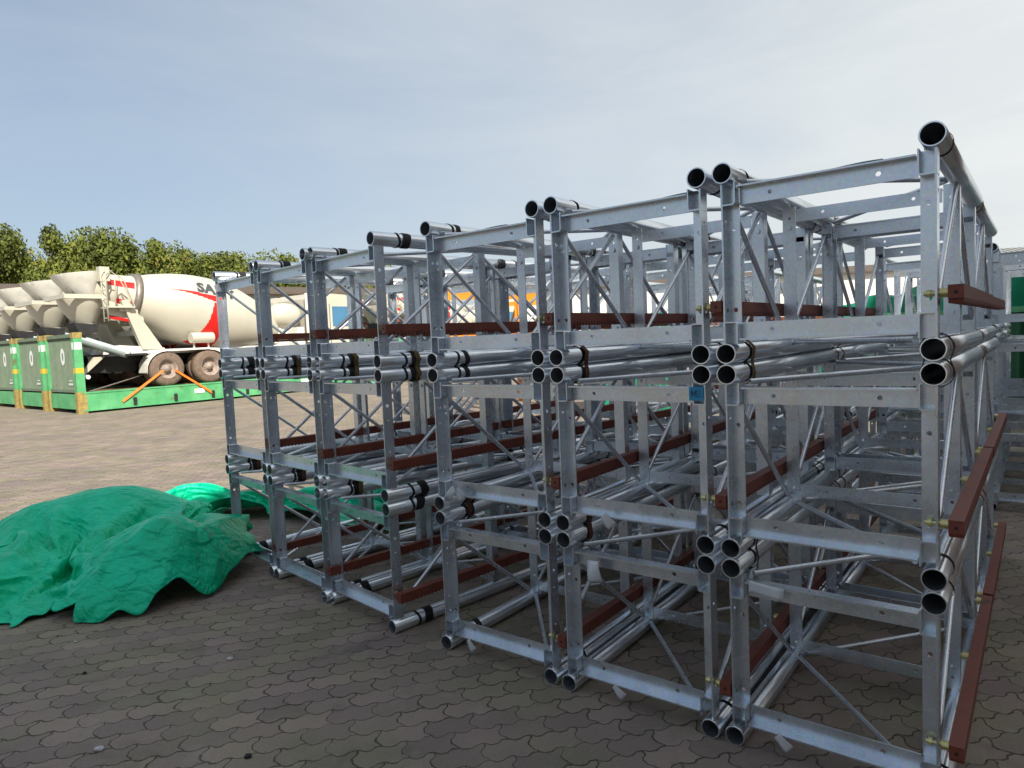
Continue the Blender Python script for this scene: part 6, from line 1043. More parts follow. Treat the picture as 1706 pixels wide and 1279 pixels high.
43,4,-13,40,4,-18,38,18,11,20,29,20,-3,38,12,19,20,9,15,11,15,14,-8,-18,18,11,1,4,-12,-18,6,0,-19,22,13,-7,1,-14,-10,13,-5,0,21,9,16,24,7,6,23,15,3,23,6,21,20,-8,26,14,-25,24,13,-33,18,18,-24,27,29,10,17,-1,-9,24,45,17,0,38,12,-28,42,2,5,38,10,-1,36,-2,9,26,-12,15,23,-7,7,21,-3,10,7,25,-3,17,5,8,16,13,11,22,17,5,26,0,22,25,23,8,20,1,18,30,16,10,35,0,19,35,10,2,20,-30,20,29,-28,16,36,-2,-34,27,13,-50,30,9,-45,48,4,-15,41,-21,-10,41,-28,-5,
31,-32,-4,31,-37,-11,42,-34,-6,39,-21,-14,22,-47,11,35,-38,3,24,-37,-19,29,-32,-20,24,-19,-38,10,-33,-38,40,-26,-22,19,-6,-41,20,-6,-31,17,6,-14,21,-2,-2,21,14,1,29,18,12,23,33,-20,35,27,10,21,33,23,1,29,30,27,20,27,22,33,23,34,25,0,13,19,4,18,13,-22,10,-22,-13,31,-4,-28,37,-15,-24,47,2,-18,43,13,-7,32,22,5,39,16,-10,41,22,3,38,27,4,16,36,18,34,33,9,32,38,2,7,27,7,31,13,0,23,22,26,23,8,33,23,-6,36,14,19,40,-3,3,-19,52,-3,-9,54,3,-19,55,12,-11,52,7,4,48,-1,-1,
39,-6,-10,30,0,-15,25,-1,-2,28,-4,0,26,3,-6,32,-6,-14,30,-4,-23,32,3,-24,37,1,-19,45,-11,-15,32,1,-31,19,25,-24,31,28,-18,37,6,-25,46,4,-11,32,25,14,5,35,20,0,33,17,15,17,9,18,-13,-12,20,13,-4,10,-8,-14,-12,-17,-18,11,5,-14,14,8,-6,12,-14,-7,28,8,10,13,10,25,16,9,23,20,3,17,12,-9,26,9,-26,21,19,-14,28,18,-10,36,26,11,2,33,17,4,43,13,9,36,1,4,39,9,7,38,-5,20,34,-11,14,31,-5,7,14,1,-4,18,0,1,14,3,17,11,20,-7,19,12,5,25,8,15,30,10,17,23,-4,18,
19,24,-3,30,-2,17,32,8,3,34,-3,11,23,-24,20,38,-18,2,35,-8,-36,39,-3,-40,28,2,-43,41,-5,-9,46,-6,-18,41,-18,-16,35,-32,-10,34,-39,-10,21,-47,4,32,-33,-8,43,-25,-10,33,-36,-8,25,-34,-9,26,-27,-22,31,-36,-13,14,-24,-47,8,-23,-45,36,-7,-27,22,-3,-25,17,9,-12,18,6,-6,21,8,0,23,21,3,26,28,0,20,28,-14,20,27,23,22,32,25,11,22,39,34,31,16,24,25,1,22,23,-10,16,-4,-23,14,-17,-26,30,-13,-32,48,7,-18,44,18,0,37,17,1,36,18,-10,38,25,5,38,22,10,34,23,2,29,23,-5,25,31,9,15,43,8,
16,12,26,14,-8,22,34,-1,23,12,12,33,10,8,33,15,13,39,-2,11,-24,52,6,-15,56,7,-10,55,8,-9,49,9,1,41,-1,5,36,-14,-9,32,0,-1,25,2,-11,27,-7,-1,31,0,-1,25,-6,-19,37,0,-10,33,3,-21,45,-3,-20,25,-3,-35,46,0,-17,41,-8,-25,24,27,-9,38,14,-20,35,20,-10,26,25,-21,22,26,22,6,26,21,1,34,12,17,-4,-6,9,-8,-16,15,11,-9,-13,-9,-18,-5,-11,-19,15,14,-2,18,-7,-6,23,7,17,8,-6,36,20,12,23,22,10,24,2,-21,24,28,-1,26,7,-9,37,28,3,30,30,10,15,36,24,-9,34,-9,21,40,8,13,
41,3,26,36,-8,21,36,-5,11,24,5,-13,19,-5,8,10,17,-19,17,3,13,9,-2,14,26,16,-1,34,-1,19,32,19,6,22,-7,25,25,11,1,26,8,-1,29,6,0,24,-15,14,33,-15,12,34,-12,-11,39,-14,-29,33,-4,-40,34,2,-40,43,-18,-11,39,-26,-4,38,-23,-17,41,-22,-19,36,-30,-12,37,-27,-20,20,-49,14,40,-28,-9,40,-25,-22,20,-38,-6,28,-30,-12,16,-18,-41,28,-33,-29,5,-16,-41,18,-10,-40,32,3,-17,19,10,-8,16,2,-15,21,12,7,20,18,0,18,25,-11,24,26,8,24,29,6,7,28,36,31,23,30,27,36,21,33,26,-7,16,-10,-28,22,15,-28,
13,-18,-33,41,7,-10,40,18,-10,41,17,-2,37,18,-3,36,23,0,40,24,1,37,23,14,31,13,-6,30,16,7,1,11,16,29,20,17,2,3,36,22,-14,24,34,-5,20,10,14,29,-7,22,26,18,5,37,7,45,-17,53,7,-6,55,8,-6,53,5,-7,49,0,-6,42,-4,4,34,-15,-3,25,-15,15,25,-7,-1,23,4,-19,26,-11,-21,42,-6,6,39,-2,3,37,-4,-21,39,-1,-19,32,-1,-32,33,-4,-26,39,4,-23,25,28,-10,38,12,-24,39,21,-7,21,26,-21,22,29,-14,-1,17,22,9,20,9,11,16,-5,3,-12,-14,11,26,-13,-12,-7,-17,-15,-12,-18,18,12,-2,25,0,1,
18,-1,30,20,-4,34,13,-12,37,17,16,27,24,-7,31,17,-1,27,26,9,23,6,0,31,36,16,13,31,-7,23,42,19,8,41,-2,35,40,0,30,38,6,14,26,6,-12,26,-5,8,17,5,-8,15,1,-4,11,-8,22,18,14,-3,24,5,9,44,3,13,33,10,6,26,16,6,29,0,-1,20,2,5,23,-7,3,31,-4,2,28,-14,3,39,-7,-14,36,-13,-25,37,-11,-26,37,-11,-33,41,-11,-23,41,-21,-14,38,-28,-7,33,-32,-12,37,-27,-12,38,-26,-20,30,-40,-13,21,-48,9,41,-24,-11,30,-29,-22,23,-22,-29,31,-24,-11,20,-17,-42,-1,-10,-44,9,-9,-44,29,-1,-24,20,8,-14,
19,7,8,19,9,-8,17,17,-1,20,17,12,18,29,-1,25,33,-1,23,26,31,25,19,29,43,30,-6,30,28,-7,2,-20,-33,14,-1,-32,35,19,-7,33,16,2,39,20,-15,37,20,0,36,20,3,35,23,1,39,24,-1,40,19,5,33,8,12,1,-30,23,18,4,23,38,-7,4,-7,9,39,12,-3,31,33,-16,12,4,17,26,-10,26,20,16,5,32,6,46,-6,53,7,6,53,8,-11,51,3,-9,47,-3,-1,43,-10,-2,33,-17,4,23,-25,8,20,-20,18,32,-10,-7,27,3,-28,32,-2,-16,34,-6,-10,39,-1,-15,36,1,-30,44,-1,-21,44,-14,-13,39,-18,-20,30,25,-27,25,36,-10,
24,22,-28,30,34,0,13,28,-14,10,18,4,7,24,15,2,6,-19,-8,12,-16,5,22,-15,-19,-6,-14,-11,-10,-17,22,13,-5,27,-1,19,24,-7,37,18,-18,42,26,-4,37,16,-10,38,17,2,40,26,-1,32,19,31,8,34,10,21,23,-1,39,39,13,15,45,17,16,43,7,28,31,1,37,38,4,10,34,11,-14,31,0,0,15,-4,5,14,-4,2,-2,-11,27,25,13,-7,21,-1,9,37,10,-3,41,15,6,29,9,5,24,-1,-1,20,-1,0,25,-5,0,28,-9,0,36,-6,-8,36,-7,-16,41,-15,-10,39,-13,-19,38,-12,-32,39,-27,-14,40,-23,-14,34,-23,-17,38,-25,-12,36,-31,-8,
34,-29,-16,32,-40,-21,32,-40,-18,16,-49,8,36,-27,-14,32,-13,-26,26,-7,-33,19,-11,-37,-4,-4,-48,19,-9,-41,18,-2,-32,13,10,-12,21,1,5,17,12,3,15,12,6,19,16,7,17,29,2,21,36,4,31,17,19,43,23,-1,33,37,-3,13,0,-25,18,-1,-17,18,13,-24,29,19,17,33,20,-20,38,22,-6,35,21,7,35,21,0,34,22,3,34,20,-2,26,-12,10,23,-26,10,12,-35,26,24,-10,6,23,0,19,10,-1,44,6,-2,27,29,-11,18,-1,20,24,-11,27,17,14,7,26,0,38,-3,53,9,13,53,6,-5,47,2,-20,46,-5,7,38,-17,8,27,-26,8,21,-30,8,
34,-9,6,22,-15,-20,31,-10,-11,39,4,-15,35,-5,-25,33,-7,-30,36,8,-28,46,-2,-16,43,-12,-8,44,-14,-19,47,-5,-20,25,43,-2,15,35,-19,11,17,-43,16,35,11,9,33,0,13,33,14,-2,18,-24,-29,0,-20,-7,26,-17,-18,-2,-17,1,-6,-16,23,14,-2,26,-5,30,24,-17,44,22,-24,47,38,-4,43,36,4,34,16,-9,42,13,2,45,41,14,21,31,33,7,37,6,23,24,10,41,48,17,13,41,16,22,40,7,14,32,8,16,37,5,-3,33,5,3,16,-7,12,11,-8,5,-10,-1,25,27,-7,3,18,11,-16,39,9,-2,36,15,5,27,4,1,26,-3,8,20,-3,-7,
27,-6,-5,34,-9,0,35,-8,-9,39,-13,-5,40,-10,-13,40,-15,-15,40,-16,-26,40,-26,-14,36,-22,-20,35,-26,-15,35,-32,-4,41,-21,-19,22,-28,-31,35,-36,-25,34,-43,-12,23,-47,15,36,-27,-18,30,-13,-28,11,-3,-37,19,-3,-36,8,-8,-42,21,-5,-40,2,-7,-28,23,13,-14,16,-4,21,16,15,-9,14,15,1,13,10,28,17,29,-8,31,25,17,39,26,-12,30,29,-18,22,13,-24,27,8,-5,8,5,-29,25,23,9,25,21,-12,33,26,-5,35,24,0,36,21,3,36,21,2,31,15,15,20,-28,5,19,-36,-2,22,-36,-4,19,-33,15,26,-17,16,24,-2,33,10,-1,44,4,-1,20,
16,2,26,7,14,29,-7,27,14,1,15,19,-9,33,-2,55,5,3,53,4,9,44,3,-8,37,-21,15,37,-17,8,28,-25,7,31,-21,2,33,-8,-12,29,-15,-15,26,-16,-16,32,-7,-32,38,-8,-21,46,1,-11,43,3,-16,48,3,-11,35,-11,-25,50,-19,-5,29,15,-27,20,36,-12,6,19,-39,28,27,-8,13,36,-7,11,24,22,7,31,-18,-14,37,-23,-30,10,-14,-18,17,-22,-11,5,-18,11,0,-17,20,13,15,21,-11,33,25,-21,46,25,-25,51,46,-7,44,33,-11,44,39,11,33,25,8,40,28,4,39,43,23,19,38,27,9,41,12,20,32,19,37,43,18,12,32,8,20,35,16,-3,
42,8,8,24,0,16,18,-2,3,12,-5,4,7,2,18,17,-6,-7,23,5,-8,32,10,-4,29,8,10,25,1,3,25,-2,-7,26,-7,3,31,-10,1,34,-9,-7,36,-12,-4,37,-12,-10,41,-15,-5,40,-15,-16,41,-18,-20,39,-23,-18,35,-25,-17,35,-33,-8,35,-19,-26,29,-20,-32,30,-26,-30,37,-38,-15,32,-47,8,33,-45,6,33,-22,-27,21,-8,-36,4,-2,-40,23,-5,-33,15,-4,-38,-12,-2,-41,24,-4,-23,20,-5,15,20,8,0,13,7,7,12,26,-11,14,9,15,25,25,-4,21,24,-4,37,26,-14,34,18,-25,27,13,-11,12,3,-20,26,25,7,24,27,-12,25,22,11,16,30,-14,
34,22,2,39,14,6,28,-6,14,19,-30,-1,18,-37,2,19,-37,-7,21,-35,-5,21,-29,14,31,-20,16,28,-11,42,11,4,36,-5,2,24,3,12,28,11,23,19,3,15,11,-2,14,11,-10,34,0,55,1,-5,53,-4,-3,48,2,5,36,-21,19,28,-21,24,37,-14,6,34,-19,-11,25,-22,-18,25,-21,-18,33,-15,-11,41,3,-8,39,-12,-27,44,-4,-22,44,7,-19,43,0,-20,46,-10,-15,46,-18,-1,41,-4,-15,5,43,-22,3,33,-33,23,16,-28,14,34,-18,14,34,17,-1,40,12,-22,37,-21,-24,12,-24,-26,17,-23,-7,7,-18,20,8,-12,10,2,28,19,-8,29,22,-17,44,26,-23,53,
45,-11,48,45,-7,44,41,3,39,45,9,26,38,17,32,33,13,40,37,15,29,42,24,13,44,27,12,35,20,20,37,9,14,34,13,10,38,12,0,29,13,4,23,-1,1,16,4,6,16,-6,-11,16,3,10,18,4,-3,23,7,10,26,0,2,20,-1,-6,26,-8,4,29,-10,2,33,-11,3,33,-13,-3,36,-13,-2,37,-14,-6,40,-16,-10,41,-18,-12,40,-20,-17,39,-22,-18,36,-28,-14,33,-22,-28,32,-20,-31,33,-24,-26,35,-27,-23,36,-40,-3,30,-46,12,38,-39,-7,28,-17,-38,10,-4,-42,17,-5,-34,14,-2,-34,-6,2,-41,8,0,-37,23,-16,12,18,-11,11,15,9,-2,23,12,0,
14,21,-9,2,25,-19,21,21,-16,29,17,-9,32,16,-23,32,18,-4,21,9,-23,31,24,5,24,29,15,21,33,-4,7,14,23,17,20,-12,33,2,10,26,-12,-9,21,-33,-11,19,-34,-2,16,-35,2,19,-34,-8,20,-34,2,23,-23,18,31,-23,25,27,-7,43,11,25,2,-4,0,30,-10,9,30,13,20,14,12,19,0,-1,-1,23,-4,38,2,53,-2,-4,52,-6,-1,47,-9,-12,40,-14,16,21,-19,31,31,-22,0,31,-24,-10,34,-17,-12,18,-27,-21,37,-16,-16,46,-5,-8,46,-4,-17,47,-4,-17,52,10,-14,25,-8,-47,50,-18,-14,50,-9,20,53,0,1,16,35,-30,1,38,-29,-7,13,-32,
18,33,-3,9,39,10,-12,44,-2,-22,30,-14,-26,18,-24,-9,25,-25,-4,14,-20,23,7,-5,11,-9,23,7,-1,32,15,-13,44,29,-15,50,40,-11,51,48,-6,44,47,0,42,52,3,32,44,6,40,48,24,15,40,13,30,31,31,33,38,16,25,45,19,16,36,23,-10,41,21,7,34,19,-16,32,13,12,27,1,-13,25,4,-2,15,10,14,17,1,-6,17,-1,-1,15,10,13,16,-10,-7,22,-5,10,28,-13,6,32,-14,2,32,-13,-2,33,-14,6,35,-14,3,38,-15,-7,40,-17,-5,41,-20,-10,40,-24,-15,39,-26,-16,36,-22,-27,36,-20,-28,34,-25,-23,35,-24,-26,36,-28,-21,32,-41,6,
32,-42,9,38,-31,-19,18,-11,-45,15,-7,-41,12,-2,-37,2,3,-38,0,4,-36,28,-9,-15,20,-20,26,27,-14,1,-7,25,-18,23,7,-11,32,18,1,10,23,-27,-1,30,-27,26,15,-21,34,15,0,17,-1,-19,41,15,12,22,31,-10,16,40,-4,7,34,17,4,3,39,17,-24,9,21,-25,-17,18,-22,-35,25,-32,-11,22,-33,-2,13,-34,3,17,-32,0,20,-30,9,25,-24,19,26,-16,31,28,29,26,23,32,2,13,3,5,4,-1,30,-16,21,10,17,8,7,18,-12,3,3,45,6,52,-4,-4,44,-8,-14,43,-10,-3,27,-25,25,35,-14,17,31,-23,-6,31,-26,-7,28,-24,-18,22,-29,-25,
47,-8,-4,45,-6,-14,49,-5,-3,44,-5,-25,43,-1,-30,54,-7,-14,39,-12,-34,44,-5,20,47,3,20,15,27,-26,-10,28,-34,9,19,-30,-1,27,-18,16,32,27,4,51,6,-26,32,-23,-10,26,-30,-22,19,-12,-6,20,-19,18,-9,1,23,13,1,3,-7,35,11,-3,40,24,-7,49,34,-9,51,48,-5,45,51,0,42,56,1,35,50,1,41,50,12,30,56,21,3,41,17,24,32,31,28,29,25,27,44,22,3,34,20,-32,37,25,0,35,6,-10,34,12,-7,20,17,11,22,2,-15,16,7,4,15,6,4,15,-5,-4,11,-5,10,19,-15,4,31,-15,16,29,-15,19,30,-14,15,33,-13,0,
36,-13,-8,40,-14,-3,40,-18,-2,41,-24,-5,41,-28,-12,42,-28,-16,40,-25,-23,38,-23,-24,35,-25,-22,34,-22,-28,37,-26,-22,27,-41,15,36,-34,-2,35,-24,-28,15,-8,-46,16,-7,-43,2,1,-40,-3,5,-35,22,-2,-23,32,-14,3,24,-18,14,29,-7,-21,-14,22,-17,6,13,-29,28,16,1,31,18,-7,5,28,-32,12,20,-24,20,1,-25,37,2,9,15,16,24,24,24,10,3,23,-2,-11,10,23,2,-15,23,14,-21,-17,19,-31,-18,26,-29,-22,21,-28,-17,21,-32,0,14,-32,1,17,-32,4,20,-26,15,24,-19,19,33,19,19,42,35,1,37,25,7,28,4,12,16,-1,20,-10,18,14,
-9,19,12,11,-3,17,6,35,-15,50,-3,-3,44,1,-6,29,-16,22,25,-22,19,37,-19,-4,36,-22,9,25,-32,-17,17,-35,-29,42,-15,-7,48,-7,-7,46,-6,-15,50,-3,-2,42,-7,-30,52,-5,-26,53,-10,-27,42,-9,-23,25,-4,38,45,10,15,31,21,-20,6,21,-39,-29,10,-25,-4,26,-36,17,36,12,11,36,37,-13,40,-18,-11,27,-23,-15,17,-13,-4,20,-16,10,8,-7,17,0,7,24,-4,22,4,2,34,19,2,43,31,-2,45,44,-2,45,49,1,44,57,0,36,57,1,36,55,5,31,48,18,27,47,21,16,46,17,10,34,19,5,31,38,9,36,31,-8,42,18,-13,37,14,-6,
27,9,-25,24,10,4,19,16,-3,17,-1,-10,17,-3,-6,9,19,15,14,-20,-1,14,-14,10,29,-13,22,28,-18,23,30,-19,11,34,-12,4,37,-9,3,40,-12,0,42,-18,0,41,-25,2,43,-32,-7,45,-33,-13,44,-28,-19,40,-26,-21,35,-24,-22,35,-22,-23,38,-24,-24,25,-37,17,36,-27,-14,32,-17,-33,17,-8,-44,2,-2,-45,-4,3,-41,21,0,-28,28,-13,-1,30,-11,-3,33,-13,0,23,-4,-31,-9,16,-30,-15,19,-24,21,15,-16,31,19,-5,29,22,-16,4,20,-38,30,-2,-13,20,-1,13,-3,21,20,0,0,12,-10,-8,21,0,-3,26,7,-18,-8,11,-24,-11,17,-29,-16,25,-27,-13,
25,-26,0,14,-32,-8,14,-31,0,16,-29,3,25,-18,14,33,11,15,43,22,3,43,30,6,33,21,11,29,13,11,24,5,4,15,6,8,-1,16,16,-12,7,6,10,43,-18,44,-3,-7,24,-10,27,25,-11,33,34,-13,14,37,-21,-8,36,-24,-12,14,-44,-22,27,-30,-20,52,-12,8,44,-9,-25,51,-5,-12,51,0,-3,44,-9,-32,60,-7,-20,47,-13,-42,45,-5,-9,9,-1,50,41,15,11,43,18,-12,9,20,-36,-38,1,-17,-20,14,-44,19,35,-19,7,27,49,15,37,10,-6,32,-19,-12,22,-16,-1,16,-14,-4,18,-9,21,2,-11,17,-1,22,14,4,34,26,1,29,27,5,42,39,2,42,
48,1,44,55,2,37,56,2,33,58,5,27,51,12,28,43,24,25,46,20,9,46,16,-7,43,23,-13,29,41,8,34,18,-13,35,23,-5,29,5,-21,28,-7,-19,13,24,8,17,0,-11,14,5,0,14,-10,-4,12,1,10,13,-9,11,24,-8,27,28,-26,12,30,-16,17,33,-7,12,39,-8,6,40,-13,4,42,-17,6,42,-26,7,47,-35,2,50,-35,-7,47,-32,-13,43,-27,-18,34,-24,-22,36,-30,-9,37,-14,-31,26,-34,13,33,-20,-27,33,-14,-33,8,-3,-44,-5,1,-45,19,-4,-33,27,-6,-16,27,-10,-4,32,-10,-3,28,-3,-22,11,-2,-29,4,8,-38,-19,19,-23,2,17,-21,34,14,0,
19,20,-32,31,21,-22,34,0,-4,-4,-6,16,-28,7,21,-22,-19,19,-10,-26,23,9,-19,0,16,-20,-17,17,-26,-11,18,-23,8,28,-18,3,7,-31,-15,13,-31,0,16,-29,5,24,-18,7,31,6,-5,45,12,-11,48,23,-6,42,24,1,33,17,12,23,18,16,20,14,21,27,12,4,15,9,10,-3,4,23,7,52,-26,28,-6,22,7,-14,41,31,-8,23,39,-13,3,35,-25,-10,25,-36,-19,16,-46,-23,44,-21,-2,58,-7,-4,47,-10,-24,50,-6,-15,52,-1,-3,49,-9,-32,61,-8,-21,47,-14,-45,39,-6,7,-3,4,54,37,12,-1,34,9,-11,26,25,-4,-23,7,-32,-38,5,-34,-1,20,-51,
20,34,37,19,30,40,16,27,3,-7,21,-12,4,12,-15,-2,17,-8,16,16,-20,24,2,-6,14,5,25,21,3,34,23,8,38,38,4,39,46,3,42,51,4,38,55,4,32,54,8,24,54,10,19,47,19,17,44,23,6,45,20,-5,33,34,6,42,20,-12,35,17,-16,35,20,-9,32,-5,-17,22,2,-17,12,18,5,17,0,-1,10,-4,-6,19,1,0,7,11,14,20,-21,2,16,5,27,29,-18,19,30,-14,17,33,-11,9,38,-9,6,41,-10,11,42,-17,13,45,-27,13,50,-35,11,54,-37,0,50,-34,-8,43,-26,-20,37,-29,-7,26,-24,-20,38,-18,-13,34,-27,-5,31,-15,-33,33,-12,-30,
-2,-1,-45,15,-8,-34,29,-8,-27,28,-5,-14,29,-17,3,22,8,-20,17,-4,-16,5,5,-35,-13,2,-32,14,10,-30,-3,19,-14,17,17,-24,30,18,-26,32,3,-5,22,-5,18,-8,-20,20,-35,-7,20,-1,-24,16,-11,-20,13,13,-31,-5,9,-27,-16,4,-25,-13,14,-25,-4,28,-12,6,11,-13,-3,1,-28,5,17,-24,3,27,-3,-15,26,12,-20,50,15,-15,46,24,-1,41,26,0,32,10,2,30,15,8,24,14,19,23,19,16,27,9,7,8,2,19,-20,36,-15,6,-16,35,21,-3,35,37,-5,14,38,-15,-1,24,-35,-9,23,-40,-13,34,-33,-24,59,-9,8,54,-14,-16,52,-6,-14,51,-7,-20,
54,-1,-6,52,-9,-29,60,-10,-24,47,-15,-42,29,-5,19,-7,4,52,37,8,-16,28,10,-5,27,23,21,-1,9,-34,-38,5,-34,-30,10,-50,32,30,-6,9,29,44,17,23,32,10,16,13,17,7,-6,12,11,-15,5,21,-15,20,13,-21,25,8,-6,16,7,34,26,5,34,32,8,40,47,1,38,49,5,38,51,5,30,51,13,22,52,10,14,50,15,9,44,25,3,41,24,0,40,28,-6,44,13,-14,39,12,-14,33,13,-12,24,10,-7,18,3,-5,18,-6,-7,9,18,9,12,-5,-1,14,8,-2,12,2,6,11,-17,-1,21,2,18,28,-11,17,31,-11,17,34,-6,12,38,-6,12,41,-10,14,
43,-17,17,47,-26,21,53,-34,19,57,-36,14,52,-36,-7,42,-31,-1,35,-28,-10,31,-18,-31,39,-23,3,35,-18,-27,35,-16,-22,18,-7,-34,15,-9,-37,27,-13,-28,27,-5,-28,31,-11,-11,30,-13,2,14,7,-21,5,7,-25,-8,8,-28,10,1,-38,16,4,-31,8,14,-21,22,14,-20,22,-1,-13,-12,-15,11,8,-13,20,5,-10,25,-20,-20,18,-16,-24,6,-3,-24,5,8,-26,-7,18,-30,-11,24,-12,-15,11,-16,-7,5,-19,9,18,-7,-8,10,-18,-7,15,-24,0,24,-5,-18,34,16,-26,43,18,-7,40,20,2,33,15,4,29,12,-2,29,12,3,25,17,15,26,21,13,25,19,9,24,1,7,
-41,23,-11,11,-9,32,29,1,26,38,-7,6,32,-20,1,22,-38,-9,31,-36,-19,55,-12,6,54,-17,-5,58,-7,-7,54,-8,-22,54,-4,-14,57,-2,-11,53,-9,-26,54,-11,-30,50,-11,-33,23,-4,23,-12,3,48,31,2,-23,28,9,0,22,22,30,13,11,-27,-33,4,-33,-31,9,-48,16,17,-37,17,31,40,17,23,32,13,11,23,18,5,12,21,7,13,27,4,-10,10,23,-21,15,23,-24,34,2,0,22,5,36,31,8,37,44,1,39,47,5,37,48,8,32,51,9,18,44,20,19,50,14,5,48,13,-11,44,25,-3,45,11,-14,40,24,-9,35,14,-14,28,22,-1,29,12,-4,16,-13,-5,
15,11,1,12,-4,-4,13,-6,-4,8,14,8,14,2,1,15,1,5,15,-18,-5,27,0,16,30,-5,16,35,-4,14,38,-4,14,40,-9,17,44,-15,22,49,-23,27,56,-34,27,58,-37,22,52,-31,15,40,-36,-12,39,-27,-12,39,-16,-11,42,-19,-8,30,-18,-29,39,-17,-14,19,-7,-36,27,-20,-23,27,-8,-32,30,-5,-28,31,-13,-7,21,-6,-9,22,0,-21,-14,16,-23,8,7,-33,17,-1,-32,18,-3,-27,18,5,-25,21,10,-24,5,-26,8,-25,-6,11,-25,-9,8,-9,-23,19,-11,-24,28,16,-19,5,0,-24,18,18,-26,-8,20,-25,-14,17,-19,-19,18,-3,-25,-1,-22,10,4,-19,1,23,2,-17,
14,-19,-11,26,-27,-9,30,4,-27,45,20,-1,36,14,3,30,9,0,27,14,2,26,17,17,19,23,18,20,25,10,24,16,8,18,24,6,-35,31,-11,19,-3,25,33,-7,8,30,-24,2,37,-13,2,33,-20,-5,39,-22,7,50,-18,7,59,-13,-11,60,-7,-15,58,-4,-13,55,-4,-14,55,-5,-16,52,-7,-27,53,-8,-25,46,-8,-30,22,0,17,-21,4,46,31,0,-19,23,7,-2,17,19,30,20,13,-15,-23,0,-37,-11,8,-48,11,10,-43,26,22,25,16,18,26,10,11,24,12,-11,3,11,15,23,23,13,22,32,8,5,23,16,-14,21,18,-24,31,-3,2,28,11,34,42,2,38,46,4,38,
46,7,34,47,9,21,50,7,13,40,24,7,46,23,5,46,12,-16,44,20,-11,42,8,-20,34,20,-11,31,10,-8,26,13,1,12,-5,-2,14,8,4,12,-3,-4,10,-2,-4,16,3,4,5,15,2,13,12,4,17,-14,-4,25,1,8,30,-3,12,36,-6,12,39,-8,11,41,-9,17,45,-12,26,51,-22,31,57,-29,33,59,-37,25,54,-30,20,43,-27,-1,42,-26,-6,44,-18,-4,38,-18,-17,38,-20,-17,34,-17,-17,32,-20,-18,26,-11,-33,34,-12,-27,28,-4,-29,30,-16,-6,26,-11,-13,2,10,-21,10,6,-28,12,9,-30,20,-5,-26,18,-1,-26,14,5,-25,11,-21,0,-9,-19,5,-30,-6,11,
-32,-10,5,-21,-17,10,13,-28,19,21,-27,8,5,-15,-20,19,-19,11,20,-25,-5,10,-12,-23,11,-16,-8,1,-24,1,9,-18,-4,5,-19,-9,18,-22,-7,31,-21,-10,31,1,-33,39,20,-8,40,7,5,18,20,12,30,11,6,28,15,20,26,18,15,22,23,1,12,27,11,12,26,12,-17,37,-20,17,-3,19,29,-18,-3,32,-17,4,36,-11,7,39,-13,10,40,-16,17,54,-19,-11,66,-6,-2,61,-7,-18,58,-5,-15,54,-6,-12,53,-5,-23,50,-6,-27,49,-7,-27,46,-6,-24,23,9,15,-22,9,43,31,3,-1,13,2,-15,24,5,9,26,18,-5,2,1,-34,-13,7,-40,14,8,-37,29,14,15,
17,12,25,13,-5,9,9,-11,18,9,-10,0,12,22,25,16,24,23,30,15,19,33,9,-4,28,8,-22,36,-4,-1,36,7,38,42,6,39,44,6,34,45,9,26,44,13,19,47,8,8,44,18,-1,44,19,-9,40,19,-19,39,14,-10,36,12,-13,30,6,-13,21,10,0,14,7,-3,16,5,9,10,4,-3,12,4,-3,13,1,1,11,1,-5,16,4,-3,19,9,5,18,-8,-2,26,0,7,35,-5,12,39,-6,11,41,-6,18,46,-10,26,51,-18,33,60,-25,36,60,-30,31,54,-30,19,50,-22,13,45,-18,-3,44,-18,-4,43,-19,-9,39,-23,-13,38,-22,-12,32,-18,-21,35,-17,-22,34,-11,-27,
31,-8,-26,24,-21,-1,24,-6,-14,8,5,-27,10,10,-31,21,1,-28,17,4,-29,20,0,-22,22,-12,-15,-4,-21,5,-32,-10,9,-28,-16,10,-37,-14,3,-13,-27,5,29,-27,-7,17,-26,-6,-1,-19,-13,-4,-24,-7,20,-19,1,32,-2,-6,18,-14,-7,5,-27,2,6,-21,2,2,-19,-9,15,-19,0,27,-20,-11,26,-9,-26,33,12,-10,32,11,1,23,9,18,23,18,10,28,23,4,28,18,11,23,20,10,16,13,17,10,24,18,-9,36,-31,21,-5,21,23,-11,-1,29,-13,7,33,-11,14,37,-10,19,42,-26,-9,62,-5,8,65,-12,-13,65,-2,-15,58,-5,-6,51,-8,-25,55,-3,-21,48,-6,-30,
43,-10,-34,42,-6,-27,26,24,28,-9,15,42,24,8,18,17,-5,-32,29,1,3,6,2,-24,16,14,-12,0,9,-35,30,4,-25,31,7,4,15,13,29,16,-20,-3,-4,-7,28,13,-17,15,10,-15,-18,18,24,27,11,33,21,31,19,23,39,8,10,34,2,-23,43,-9,8,37,7,38,40,8,34,43,6,27,44,5,20,43,11,15,43,15,1,42,15,-12,43,13,-18,38,17,-9,36,5,-6,19,26,-7,26,6,-4,11,13,-2,14,10,9,15,1,-7,8,7,-5,15,11,15,12,-17,-19,21,4,-5,21,-12,-5,26,14,5,19,-13,-2,25,13,13,38,-4,13,43,-9,14,47,-13,23,52,-14,33,
